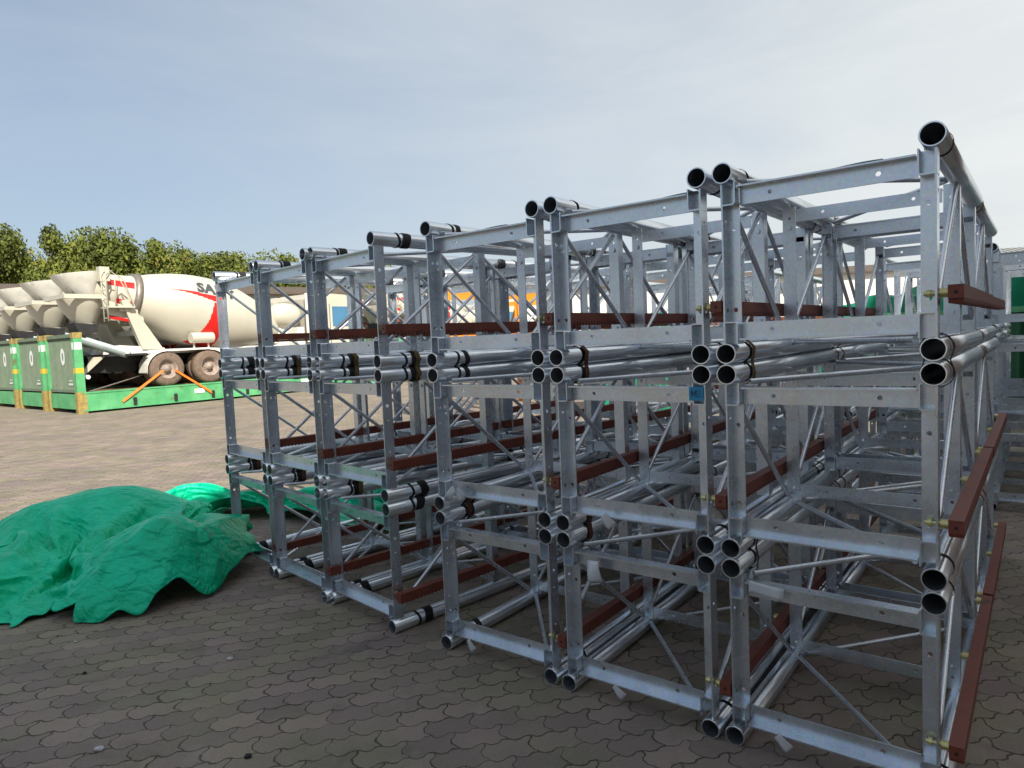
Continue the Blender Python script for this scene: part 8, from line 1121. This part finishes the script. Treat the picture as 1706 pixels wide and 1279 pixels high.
25,-12,-16,-10,-5,-23,8,29,-7,-20,9,11,21,13,29,36,5,35,54,8,2,48,14,-9,39,15,-7,31,14,3,33,15,8,38,20,1,35,30,-5,35,14,-13,14,1,-28,20,1,22,9,9,2,-2,9,-23,25,9,12,3,14,-16,0,11,-24,12,15,5,16,7,-3,33,5,-3,42,8,8,44,10,16,43,4,15,38,0,13,39,0,6,43,1,0,46,5,-5,49,4,-5,52,6,-7,52,7,-10,54,5,-7,55,5,-4,53,7,-7,54,5,-3,52,4,-5,53,4,-3,51,3,-2,47,3,1,44,2,0,40,2,-1,37,1,1,36,0,0,36,-1,0,34,-3,0,33,-5,0,30,-7,1,
25,-13,-6,15,0,17,14,-15,-8,7,-14,7,8,-6,22,16,-13,-16,8,-9,-17,5,-9,21,13,-18,-9,16,-10,-10,21,-27,5,19,-20,21,15,-21,20,28,-21,17,32,-24,4,34,-11,10,30,-7,-15,34,-15,-15,41,-11,-10,39,-9,-8,38,-9,-7,41,1,-4,44,5,-8,46,4,-10,49,7,1,49,4,15,49,-8,19,47,-22,11,47,-20,1,48,-19,1,55,-24,7,63,-31,13,64,-27,32,66,-19,24,56,1,23,43,-5,9,38,-1,-2,24,-23,6,8,-27,21,7,-33,12,3,-34,9,0,-39,8,-2,-40,8,-5,-43,3,-7,-44,-4,-7,-41,-21,-4,-38,-30,0,-28,-36,-17,26,-32,19,-12,-37,
23,-35,0,-26,-1,16,31,23,10,32,1,-37,40,0,5,43,-7,18,42,4,13,17,-46,2,17,21,17,34,15,12,-1,-19,3,17,-36,7,2,-27,-18,21,-3,-14,
])
TARP_B = (54, 30, [
-2380,6206,72,28,30,-37,37,38,-8,20,41,15,31,31,-11,35,11,16,30,19,8,7,25,-13,4,22,-14,14,28,-2,17,20,5,33,7,28,23,36,20,33,35,16,54,30,-1,38,50,-7,34,45,-18,27,50,-28,33,53,-19,-16,8,41,-48,-28,8,20,-35,45,39,-31,-5,1,-21,-51,31,-39,-7,32,-22,39,40,-11,34,43,-20,18,50,-5,5,43,25,-15,36,40,-32,48,16,-14,13,-10,-37,-1,-8,-25,35,-30,3,34,-20,7,20,-37,10,31,-26,9,25,-28,9,2,-38,20,36,-35,10,44,-31,-1,32,-35,-27,21,-46,-20,26,-49,-8,27,-41,-3,29,-38,-2,29,-39,-2,29,-38,0,30,-36,1,
34,-36,5,32,-34,8,31,-35,8,34,-37,11,-21,33,7,23,27,-43,36,37,-14,32,36,3,31,25,16,25,13,16,25,17,-2,20,18,4,12,21,-15,10,19,-6,27,20,18,25,25,-12,29,30,18,33,36,20,40,37,8,34,47,-9,29,47,-16,28,50,-28,32,58,-16,5,19,41,-42,-30,28,37,-35,31,39,-32,-23,10,-34,-47,28,-32,-1,36,-27,32,37,-19,29,32,-16,33,34,-6,14,35,27,-25,45,28,-20,43,19,-21,24,-8,-31,12,-13,-37,17,-25,9,17,-27,18,35,-26,5,17,-41,9,25,-30,10,38,-21,-7,18,-45,2,34,-38,1,48,-22,7,35,-41,-11,31,-46,-10,31,-38,-9,
31,-35,-10,31,-37,-9,30,-36,-5,33,-36,-1,34,-36,2,33,-34,5,29,-31,20,30,-32,21,-23,31,4,24,28,-44,32,35,-15,38,34,5,36,24,-4,22,11,26,24,7,19,17,19,-11,8,17,-12,29,20,7,22,20,18,33,28,-2,23,35,-13,28,33,22,37,40,11,38,45,2,31,52,-12,16,51,-34,30,60,-18,21,26,34,-25,-32,48,48,-34,7,25,-34,-40,19,-35,-41,40,-35,11,38,-29,28,24,-21,44,37,-19,14,28,-2,38,47,7,-14,37,31,-28,16,25,-43,37,-7,-21,29,-23,-24,1,-14,1,27,-29,11,5,-35,29,26,-41,2,44,-26,5,35,-29,-2,37,-37,-20,26,-35,6,
36,-20,-20,42,-39,10,41,-37,2,34,-35,-17,31,-34,-19,34,-34,-7,35,-35,0,34,-35,0,36,-36,3,33,-33,-3,29,-32,18,23,-24,37,-14,36,5,16,23,-51,32,36,-11,39,26,8,33,29,-1,28,2,21,23,10,13,22,9,6,19,20,-12,22,22,-4,30,23,-4,25,21,24,21,34,-2,36,35,-5,40,37,3,25,54,9,23,53,-1,30,52,-14,18,61,-20,32,33,22,2,-35,58,43,-30,-21,18,-34,-48,34,-37,-26,43,-37,14,18,-26,41,25,-26,32,33,-26,19,33,-3,19,41,13,1,34,27,-32,24,18,-36,33,-10,-25,19,-15,-27,25,-19,-9,12,-28,24,21,-36,17,17,-37,21,
30,-36,15,28,-41,-1,41,-27,-10,46,-21,-14,44,-25,-13,41,-30,-4,42,-34,-16,41,-33,-11,35,-34,-8,39,-31,-4,37,-33,-3,38,-35,-1,36,-35,4,31,-34,3,28,-30,7,19,-21,42,-19,34,-2,21,25,-46,29,30,-18,37,24,13,33,9,25,30,14,10,21,10,-4,26,9,8,27,12,0,21,27,-17,33,14,17,17,33,-5,26,38,10,39,27,-16,33,37,-4,26,59,-2,18,54,25,20,50,-28,28,59,15,36,37,18,35,-32,47,21,-22,-46,30,-36,-44,41,-41,-5,37,-36,20,24,-35,29,21,-30,26,18,-21,30,35,-15,-13,37,17,8,48,16,2,14,26,-41,15,-6,-50,43,-16,-20,
26,-25,4,25,-24,4,3,-34,34,33,-42,-6,22,-33,17,32,-35,31,36,-40,2,45,-8,-33,43,-20,-25,51,-30,1,45,-36,-6,44,-34,-1,40,-28,-1,38,-35,2,39,-29,-6,34,-39,5,39,-32,-2,39,-25,-11,26,-26,-5,16,-20,45,-15,37,-5,24,25,-38,26,26,-17,42,17,12,29,6,22,24,12,19,37,7,1,26,9,-10,23,11,3,29,16,10,21,29,-9,23,29,-5,33,29,-13,29,35,4,32,41,7,22,56,4,18,59,10,29,48,-5,15,63,-7,49,22,28,56,-15,32,29,-28,-42,20,-39,-31,41,-38,1,30,-41,14,19,-32,30,23,-34,20,27,-21,27,24,-13,-2,29,15,-24,
38,20,-5,47,5,-13,10,4,-40,27,-4,-24,26,-25,3,20,-29,12,25,-36,9,14,-40,24,38,-36,-5,30,-38,14,36,-32,6,52,-11,-4,50,-20,-27,47,-23,-17,48,-34,-1,46,-27,-2,45,-33,-8,41,-28,10,39,-35,-7,37,-35,-11,38,-29,10,18,-17,-26,35,-25,26,25,-25,38,-16,33,-15,26,28,-20,27,22,-19,42,8,16,34,7,16,32,7,10,28,5,19,25,14,-24,38,11,-1,13,23,26,24,20,-21,27,25,-9,31,27,-18,29,36,17,29,39,18,23,50,11,17,63,7,34,46,5,20,61,0,42,36,-3,63,-14,12,33,-30,-34,38,-40,-14,31,-41,1,24,-39,20,23,-47,5,
18,-20,40,33,-29,11,25,-15,26,26,16,-20,23,29,-25,34,6,-24,31,-2,-20,27,-23,-3,24,-17,-12,8,-24,14,34,-29,0,34,-38,8,18,-44,20,40,-36,-10,31,-39,-4,50,-10,-20,59,-5,-4,50,-24,-8,55,-26,8,51,-28,-15,45,-29,-6,40,-31,-12,42,-32,6,42,-30,-4,18,-29,4,24,-10,-2,41,-25,20,30,-27,36,-11,32,-16,26,30,-3,28,7,3,42,9,2,36,6,3,39,5,4,27,11,15,30,10,10,25,17,-16,27,14,-6,17,34,10,24,15,-26,29,31,2,29,31,9,26,36,17,27,46,21,28,47,18,40,51,5,20,64,-3,42,44,-5,58,-9,-12,38,-35,-26,
28,-42,-35,30,-53,-3,34,-32,30,27,-36,20,23,-32,30,20,-19,38,33,-9,11,33,-6,0,23,23,-28,19,21,-25,30,-3,-26,27,-7,-15,25,-21,0,22,-33,3,12,-39,15,19,-39,14,39,-36,16,41,-32,-10,34,-32,-28,62,-6,-9,54,-6,-11,50,-28,-2,53,-24,-12,56,-21,4,44,-29,0,41,-31,-3,46,-26,-17,44,-27,-5,8,-24,25,25,-12,8,38,-26,20,32,-36,25,-16,34,-3,31,26,1,40,6,-5,41,-2,17,31,6,-3,39,5,13,29,12,-9,32,15,10,22,10,-7,23,24,-1,23,24,-20,20,24,5,27,20,6,31,34,4,26,36,26,35,26,35,31,57,3,13,61,4,
54,42,4,32,61,-11,67,-9,-24,41,-35,-14,33,-35,-39,24,-51,-6,27,-47,18,26,-34,26,29,-32,26,21,-18,28,23,-1,26,37,1,10,33,-9,-17,14,8,-32,22,21,-18,26,1,-11,29,-21,-5,22,-33,-4,10,-39,16,28,-44,3,35,-35,23,41,-29,-16,30,-32,-42,52,-12,-30,66,-8,6,59,-17,-6,48,-20,32,55,-14,-11,47,-29,-6,41,-26,-29,53,-22,1,41,-28,19,-1,-26,29,4,-32,13,31,-30,30,15,-50,4,3,23,-18,32,27,19,30,-12,18,36,3,9,38,5,-3,35,15,10,30,20,-8,31,10,-9,28,12,-3,20,8,-24,13,35,3,28,20,2,29,27,-5,20,20,39,
31,39,21,40,29,24,43,39,17,22,62,3,26,56,-2,54,32,-12,51,27,-20,48,-41,-29,32,-49,-17,29,-49,-9,29,-32,3,28,-34,25,23,-28,30,19,-12,30,28,-14,6,24,-7,-3,32,6,-3,28,-1,-9,19,-6,-19,23,-2,-5,15,-22,-9,33,-18,1,31,-29,-2,10,-44,25,38,-28,-1,41,-33,-29,46,-31,-17,53,-8,-35,56,-9,-16,61,-7,14,48,-23,21,59,-12,8,39,-25,-35,50,-24,0,41,-20,9,19,-41,25,6,-40,33,-11,-45,14,29,-23,29,9,-53,-9,-17,28,3,43,16,20,36,-8,24,41,2,6,23,10,-18,34,9,7,35,16,-10,31,14,-9,25,10,-3,15,26,4,
19,21,-5,28,19,-4,22,35,1,30,13,31,30,29,31,42,32,15,41,31,31,30,56,4,16,65,-7,68,9,-12,53,21,-20,50,-12,-18,29,-52,-26,30,-37,-34,31,-40,16,29,-34,23,24,-24,26,30,-10,20,13,-7,15,24,-9,-1,22,-5,8,31,-3,-9,24,-2,-11,16,-22,-1,22,-19,-8,15,-26,2,43,-18,-5,18,-30,15,39,-31,-21,38,-32,-24,50,-28,-7,51,-6,-36,59,-3,-20,63,-5,16,47,-20,32,51,-11,-27,53,-26,-19,56,-25,-1,23,-35,30,8,-41,31,3,-43,32,-20,-36,18,15,-44,14,8,-51,-1,-5,28,12,41,3,15,36,0,24,36,5,0,39,3,4,31,18,-3,
28,11,-21,26,9,-22,30,19,-8,4,21,25,23,22,-10,28,11,8,29,13,17,26,31,12,37,35,14,37,28,28,37,36,27,44,37,13,20,52,-10,41,39,-9,62,-16,-14,53,-5,-30,49,-17,-26,26,-46,-27,31,-44,-8,31,-44,17,27,-16,23,30,4,27,22,-7,13,18,-11,19,24,-15,19,21,-21,-2,24,-2,-11,21,2,-20,20,-15,-4,24,-24,2,27,-20,-1,30,-36,2,41,-32,-10,39,-36,-32,29,-25,-33,65,3,-9,58,-1,-7,54,-7,17,59,-15,9,56,-21,-11,54,-19,-18,41,-28,17,28,-42,27,-7,-43,31,-12,-43,20,-2,-41,27,-7,-44,-12,8,-52,6,10,18,-17,21,10,42,
44,4,4,35,-3,21,28,11,-19,32,13,3,28,13,-26,26,4,-26,17,21,15,20,20,11,23,14,12,31,6,-1,29,30,4,30,19,21,36,34,6,35,27,35,34,34,31,46,35,25,39,41,-13,34,56,-17,59,-9,-18,49,-34,-17,40,-34,-23,45,-10,-42,31,-42,-11,33,-43,9,35,-22,26,25,-25,10,27,14,18,22,-3,19,21,-9,18,18,-17,9,25,-9,9,17,-6,-24,22,-7,-18,22,-20,6,30,-21,-5,25,-39,-10,24,-38,-26,39,-36,-30,48,-14,-13,54,2,-21,65,3,4,52,-4,27,59,-19,-6,52,-22,-23,57,-13,19,32,-36,32,19,-45,33,7,-49,27,-9,-48,21,-33,-31,-4,
5,-54,-1,2,-53,-3,-7,26,2,30,7,31,32,0,27,40,6,12,32,6,-9,21,10,-30,21,-1,-27,29,20,-5,24,23,10,17,7,34,30,7,19,27,13,-13,29,23,6,33,30,5,35,34,21,40,32,11,36,31,24,39,33,29,39,37,7,50,23,-17,57,4,-7,41,-22,-19,50,-32,-17,40,-25,-44,37,-28,-46,34,-35,15,34,-36,13,32,-11,18,22,-13,13,26,9,20,18,-3,14,19,-5,11,19,-6,5,24,-3,1,20,-6,-14,26,-24,-2,31,-29,-12,25,-33,-20,19,-38,-29,32,-30,-33,54,-8,7,59,-10,5,59,10,-4,53,-16,-9,56,-12,-1,58,-14,0,35,-34,33,32,-28,35,
14,-46,29,11,-55,30,-11,-46,21,-17,-52,-3,-17,-37,-32,10,-55,-11,2,24,-9,24,-2,37,34,5,28,39,11,10,28,-2,-7,10,14,-35,32,6,-23,28,15,-1,21,16,28,31,10,6,24,6,14,26,9,14,29,23,4,32,34,2,38,40,10,43,30,9,38,25,25,22,32,39,51,25,11,45,23,-15,52,15,-14,58,-21,-17,44,-29,-30,43,-18,-44,51,-34,-30,32,-47,-5,38,-21,19,32,-19,13,20,-5,14,22,-4,13,18,-3,10,16,-3,10,19,-7,0,12,-13,-6,32,-3,-9,24,-21,-8,17,-33,-14,29,-32,-15,30,-20,-27,40,-22,-6,54,-16,4,56,-2,-10,59,3,23,53,-23,-11,
51,-9,3,46,-30,9,54,-14,27,19,-43,36,-15,-54,18,11,-57,3,2,-40,42,-17,-43,-2,-15,-48,-27,4,-59,-4,6,22,6,14,-5,31,29,13,28,39,7,13,42,0,7,15,5,-37,13,17,-33,33,8,-3,34,14,7,19,11,20,24,13,16,27,-3,-5,22,31,23,37,39,11,47,33,-18,32,35,17,41,23,21,35,20,43,43,12,38,51,30,-22,42,28,-31,58,-20,-11,47,-27,-21,50,-22,-35,54,-33,-20,32,-48,-6,42,-23,-23,32,-19,16,24,-4,16,15,3,19,19,-8,8,16,-10,-3,11,-12,-6,22,-11,-6,13,-24,-11,30,-6,-14,15,-35,-11,40,-8,2,35,-23,-13,45,-19,-4,
46,-11,10,60,-2,-13,58,-19,-5,51,-7,31,55,-16,-19,26,-35,35,39,-39,19,35,-22,44,0,-57,19,-17,-51,-2,0,-53,12,-13,-48,27,-10,-47,-31,-4,-56,-26,-27,8,5,36,13,22,39,4,27,34,7,28,38,9,3,2,1,-39,27,11,-28,30,12,10,25,13,-14,32,14,2,31,4,5,31,13,1,16,31,25,40,36,-1,49,28,-12,34,28,21,35,24,27,23,21,50,42,20,35,62,-2,6,52,22,-24,47,7,-35,48,-26,-22,49,-38,-1,56,-27,-18,47,-31,-13,41,-18,-26,34,-9,-10,22,-7,25,26,-14,-1,15,-5,4,21,-11,-2,3,-13,-12,17,-21,-9,13,-18,-17,32,-14,3,
24,-16,12,36,-15,0,31,-19,-16,45,-21,0,48,-11,1,56,-5,-13,53,-13,8,52,-15,7,46,-25,12,47,-31,6,4,-41,40,25,-29,34,21,-50,32,4,-55,0,-32,-48,3,-17,-53,21,-2,-64,-22,-20,-36,-44,-1,18,-7,24,9,29,44,12,13,31,8,31,31,9,13,21,4,-33,26,4,-22,25,22,-1,28,13,3,28,13,-24,34,6,-8,27,17,17,26,28,9,43,27,8,38,29,-7,41,20,11,19,21,43,45,16,35,35,30,32,53,9,20,64,-5,2,53,-1,-30,52,-13,-26,44,-23,-30,54,-22,-4,50,-23,-12,45,-22,-13,39,-16,-14,28,-16,-15,21,-3,5,15,-9,-4,10,-15,-9,
9,-16,-7,17,-20,-7,30,-14,10,28,-15,-2,25,-11,28,28,-17,-22,38,-24,-7,38,-19,9,48,-8,-18,53,-11,6,55,-10,-6,44,-20,19,48,-26,4,25,-37,24,36,-33,36,-9,-57,17,11,-45,32,10,-49,9,-32,-50,-15,-10,-62,16,-11,-52,-1,-11,-47,-34,-22,-2,21,37,26,8,38,21,10,36,11,25,26,-10,-4,35,20,-11,16,8,-37,35,13,-3,30,19,20,31,14,7,23,15,-25,32,13,-9,28,18,21,38,26,9,41,26,0,38,18,10,31,19,32,28,19,38,40,27,21,53,19,17,61,3,5,59,-8,-21,51,-17,-33,45,-25,-32,48,-23,-24,51,-20,-16,47,-17,-14,42,-12,-7,
35,-8,-1,25,-10,4,21,-13,-1,22,-17,-4,12,-20,-6,23,-18,1,26,-17,-2,26,-16,9,20,-15,10,37,-20,-5,25,-19,0,39,-17,-17,48,-10,20,51,-12,-1,45,-16,9,45,-18,0,42,-30,10,15,-41,28,26,-33,31,1,-54,23,3,-47,24,14,-58,24,-29,-53,-14,-16,-65,2,-20,-58,0,-3,-48,-31,-19,10,-8,35,25,17,39,19,21,35,17,20,31,2,-21,36,14,-12,36,17,-14,27,14,-24,41,6,-1,25,24,20,27,18,11,18,9,-18,38,12,2,34,30,9,36,19,15,35,15,6,42,15,19,24,22,37,39,33,15,53,15,9,58,4,2,59,-7,-16,60,-10,-19,53,-24,-19,
50,-19,-21,48,-15,-23,48,-12,-16,46,-8,-10,41,-10,-3,33,-16,4,23,-15,10,15,-25,12,22,-25,-7,23,-12,-16,28,-19,2,11,-15,17,32,-18,-18,33,-20,17,26,-33,2,40,-5,-10,43,-10,-13,46,-20,2,46,-16,8,50,-23,2,33,-28,33,6,-41,27,11,-46,30,18,-45,36,-16,-54,10,-4,-57,3,-16,-62,22,-14,-62,-39,-18,-57,-2,-15,-53,2,-23,3,19,36,18,19,35,27,12,39,22,-4,40,18,-9,42,10,-15,35,19,-15,33,16,-14,34,11,-6,31,16,5,27,20,9,26,12,6,24,10,8,37,20,-1,35,19,7,34,14,6,38,12,16,34,19,28,41,28,5,52,22,6,
62,6,6,64,-1,4,64,-13,-1,58,-24,-5,51,-27,-13,46,-30,-17,47,-15,-18,46,-7,-12,44,-4,-9,34,8,3,32,-7,2,25,-28,-4,23,-26,0,20,-25,2,20,-6,-9,21,-24,7,28,-23,-3,37,-16,-3,21,-32,9,40,-13,3,36,-10,-22,39,-7,6,41,-25,1,29,-32,14,32,-30,24,12,-43,27,8,-43,27,16,-45,24,2,-52,34,-20,-63,-6,-26,-57,-13,-9,-55,-11,-15,-55,-17,-10,-59,-14,-23,4,21,34,27,-1,41,18,-12,44,16,-8,50,5,-7,35,38,1,37,22,-16,38,20,0,32,13,3,26,16,-7,30,18,13,28,12,-7,35,10,1,22,18,24,39,15,-13,31,11,14,
34,16,13,44,16,10,44,10,7,57,5,6,59,12,-3,65,1,2,66,2,-2,64,-12,4,59,-20,2,51,-28,3,47,-30,-1,41,-25,-5,36,7,-4,32,-13,3,39,-5,-6,40,1,-7,32,-17,-18,18,-21,14,26,-14,-23,16,-20,18,24,-27,5,30,-30,3,31,-10,-27,31,-16,-4,30,-11,-28,39,-25,2,23,-20,35,40,-29,12,16,-37,31,4,-41,22,17,-45,25,12,-42,28,-17,-60,6,-14,-58,16,-13,-56,-16,-14,-57,-1,-31,-68,-30,-1,-49,-25,-25,15,-12,39,16,-13,44,12,-10,46,19,-7,46,23,-4,43,28,2,38,29,7,37,17,-4,33,17,-2,27,14,-2,34,19,5,25,14,-2,
33,14,8,28,14,-3,30,12,5,34,13,0,41,11,0,37,25,14,53,0,3,58,-5,1,61,-4,2,64,-2,-4,67,-4,0,65,-6,0,62,-12,0,57,-13,2,53,-12,9,44,-8,23,34,-6,32,39,-6,-2,32,-18,-1,39,-19,-3,38,-14,-11,32,-15,-17,16,-10,-8,23,-27,4,22,-19,-11,24,-21,-13,29,-17,-10,27,-19,-2,35,-21,-6,41,-13,-13,12,-30,34,16,-36,22,2,-44,16,12,-42,13,13,-44,29,20,-38,33,-14,-55,21,-17,-61,-6,-19,-59,-8,-15,-56,-19,-18,-53,-25,2,-46,-32,-18,23,3,43,10,0,43,16,-9,50,10,-1,47,22,-4,38,34,-9,42,26,8,37,22,-15,
36,15,-15,29,16,11,32,19,-12,27,16,11,26,15,6,31,8,-18,33,20,13,34,14,-8,38,20,-4,49,8,0,53,-4,3,58,-4,2,63,-2,1,66,-2,3,68,-1,2,67,-2,6,65,-5,11,59,-7,14,46,-12,27,44,-6,28,48,2,15,35,-10,-13,37,-16,6,40,-23,-7,40,-24,-6,28,-19,-17,24,-23,-8,24,-20,10,17,-20,-32,25,-23,-3,25,-20,-7,22,-18,-17,38,-19,1,15,-28,23,36,-27,24,-12,-40,15,-1,-43,12,11,-43,14,31,-31,30,12,-49,44,-13,-58,19,-26,-50,-18,-21,-63,-6,-8,-50,-38,-10,-52,-32,-19,-54,-15,1,-6,-33,37,24,13,37,24,18,49,11,5,
44,23,4,43,29,-14,43,28,-5,40,23,-9,31,22,-15,33,16,-2,27,15,7,33,19,-3,29,12,2,27,17,-4,36,15,6,35,20,14,43,20,0,47,-3,1,54,1,-1,59,0,-1,64,-2,1,67,-3,5,68,-5,9,67,-2,11,64,-3,13,62,0,7,53,-8,2,53,-11,-4,46,1,11,39,-1,3,22,-25,-14,42,-25,-2,42,-27,-8,39,-21,1,16,-25,-3,33,-13,-1,18,-29,-18,23,-26,-6,22,-19,-4,23,-28,12,16,-23,0,30,-18,12,4,-41,20,-3,-41,25,4,-40,10,20,-44,11,17,-29,25,5,-45,23,-16,-62,8,-20,-54,9,-13,-46,-29,-7,-50,-29,-17,-52,-20,-23,-43,-20,
-13,18,6,43,15,-16,49,8,9,38,33,17,49,16,5,34,38,19,46,31,-12,44,23,-5,41,16,-10,18,25,-24,25,16,17,32,13,-4,30,17,16,29,13,-1,39,-1,23,44,22,13,38,3,4,49,2,8,53,5,2,60,4,-2,64,3,-1,69,3,1,69,6,0,68,6,-1,66,3,-7,63,-2,-8,58,-10,-8,57,-18,-6,49,-14,-1,32,14,11,25,-27,-12,37,-30,-3,50,-15,16,40,-29,9,15,-26,-25,25,-24,-16,34,-25,16,26,-28,-7,15,-25,-20,23,-23,20,7,-25,34,-3,-45,-1,0,-32,9,3,-43,7,3,-32,26,26,-38,23,23,-43,22,2,-50,14,-20,-39,3,-12,-48,-14,
-17,-53,3,-13,-42,-30,-8,-43,-34,-17,-41,-27,-15,21,-10,51,12,1,47,14,4,49,13,-10,43,30,20,39,38,11,40,31,26,43,25,-14,37,19,-12,21,28,-19,31,15,-3,28,15,4,29,15,-7,30,13,25,39,11,30,48,8,18,46,18,4,43,1,-2,52,10,1,59,1,-7,66,1,-8,70,1,-10,71,-2,-11,68,-4,-13,65,-6,-12,62,-7,-9,61,-9,-4,61,-9,-2,47,7,16,34,-9,6,34,-11,-4,37,-33,-11,49,-28,10,42,-16,20,26,-38,0,22,-12,-26,32,-27,11,20,-31,-3,19,-29,-4,4,-26,21,-4,-34,23,3,-37,10,1,-37,12,-12,-40,10,2,-47,12,23,-39,15,
27,-32,25,13,-40,37,-15,-50,13,-24,-49,-15,-19,-47,-21,-19,-44,-15,-13,-36,-27,-22,-26,-35,-16,21,-8,52,14,1,52,4,-1,52,17,7,49,27,-8,41,35,22,40,31,16,33,39,18,46,18,0,27,19,-20,17,28,-19,34,15,11,31,3,8,29,26,-6,54,6,20,38,15,26,50,16,-4,44,0,-14,45,-2,-11,56,-10,-12,67,1,-9,72,3,-9,73,3,-9,70,2,-8,67,3,-2,62,0,1,62,-6,1,63,-9,0,58,-8,4,30,4,24,30,-20,-22,43,-28,-5,47,-32,5,40,-29,13,31,-26,28,30,-20,-16,22,-30,1,20,-26,-7,7,-32,16,0,-35,27,-5,-34,18,-7,-43,7,
12,-31,16,6,-41,10,-10,-35,11,33,-33,10,-1,-55,4,9,-25,42,-12,-59,-2,-23,-47,10,-24,-42,-10,-27,-39,-17,-17,-41,-12,-26,-20,-36,-3,33,-2,48,-10,22,53,6,5,44,28,-14,52,31,-6,48,30,2,38,38,17,40,30,9,33,23,9,35,17,8,17,28,-7,30,12,-1,30,11,6,42,20,2,42,6,6,48,26,-10,51,11,-10,45,-12,-11,46,1,-8,58,2,-12,66,7,-3,73,6,-3,74,5,-1,71,3,1,66,2,5,62,-1,1,62,-5,-4,64,-9,0,57,-9,-2,40,-6,8,33,-16,1,41,-27,-7,43,-32,12,39,-30,12,35,-29,21,33,-33,-6,24,-33,-1,12,-36,9,
14,-32,3,-5,-38,18,-10,-36,29,-24,-38,3,-10,-40,4,18,-28,27,0,-41,11,16,-40,9,12,-46,11,8,-45,8,-17,-34,29,-20,-42,0,-30,-37,-15,-27,-38,-3,-25,-41,-8,-27,-28,-23,-12,3,17,55,7,-6,50,-3,31,54,14,-10,43,48,-6,41,40,-19,40,37,19,41,30,5,35,26,7,28,14,24,37,0,10,36,14,4,31,28,-3,27,30,-21,51,3,-26,55,-15,0,49,15,-21,40,27,-2,48,14,1,59,8,0,66,7,-4,73,5,1,74,5,-1,72,4,0,66,1,0,62,-1,1,62,-6,0,64,-9,0,57,-10,-1,43,-11,1,37,-16,2,39,-27,11,40,-30,11,38,-29,10,
39,-32,6,34,-39,8,24,-41,12,13,-40,5,7,-35,8,1,-40,7,-15,-34,23,-30,-37,9,-10,-42,7,-8,-44,-3,21,-27,34,10,-42,14,4,-45,-14,14,-48,14,-16,-28,27,-23,-41,25,-18,-45,-5,-32,-32,-8,-39,-26,-17,-28,-28,-26,
])
def lerp_table(x, T):
    for (a, p), (b, q) in zip(T, T[1:]):
        if x <= b: return p+(q-p)*max(0, min(1, (x-a)/(b-a)))
    return T[-1][1]
def spread_a(vs):
    n = 44; lo, hi = -5.75, -2.15; mn = [9]*n
    for v in vs: k = max(0, min(n-1, int((v.x-lo)/(hi-lo)*n))); mn[k] = min(mn[k], v.y)
    sm = [sum(mn[max(0, i-1):i+2])/len(mn[max(0, i-1):i+2]) for i in range(n)]
    T = [(lo+(i+.5)*(hi-lo)/n, sm[i]) for i in range(n)]; out = []
    for v in vs:
        x = -5.9+(v.x+5.9)*1.07
        front = lerp_table(x, [(-5.4, 5.2), (-5.0, 4.3), (-4.4, 3.98), (-2.5, 3.98), (-2.2, 4.06), (-2.0, 4.3), (-1.88, 4.7)])
        y = 6.2-(6.2-v.y)*(6.2-front)/(6.2-lerp_table(v.x, T)) if v.y < 6.2 else v.y
        e = min(max(0, y-front-.01)/.34, max(0, -1.85-x)/.25)
        s = min(1, max(0, e))**.55
        out.append(Vector((x, y, .012+v.z*s*lerp_table(x, [(-5.9, .45), (-4.6, .52), (-4.0, .74), (-3.4, .96), (-2.4, 1.0)])+.12*s*max(0, 1-abs(x+2.4)/.6)*max(0, 1-abs(y-4.75)/.8))))
    return out
def spread_b(vs): return [Vector((-2.75+(v.x+1.75)*2.05, 6.15+(v.y-6.55)*1.15+.20*(v.x+1.75), .01+v.z*1.6)) for v in vs]
tarp(TARP_A, 'tarpaulin', 'crumpled bright green tarpaulin heap on the pavers at the left', spread_a)
tarp(TARP_B, 'tarpaulin', 'low green tarpaulin folds on the ground behind the left stacks', spread_b)
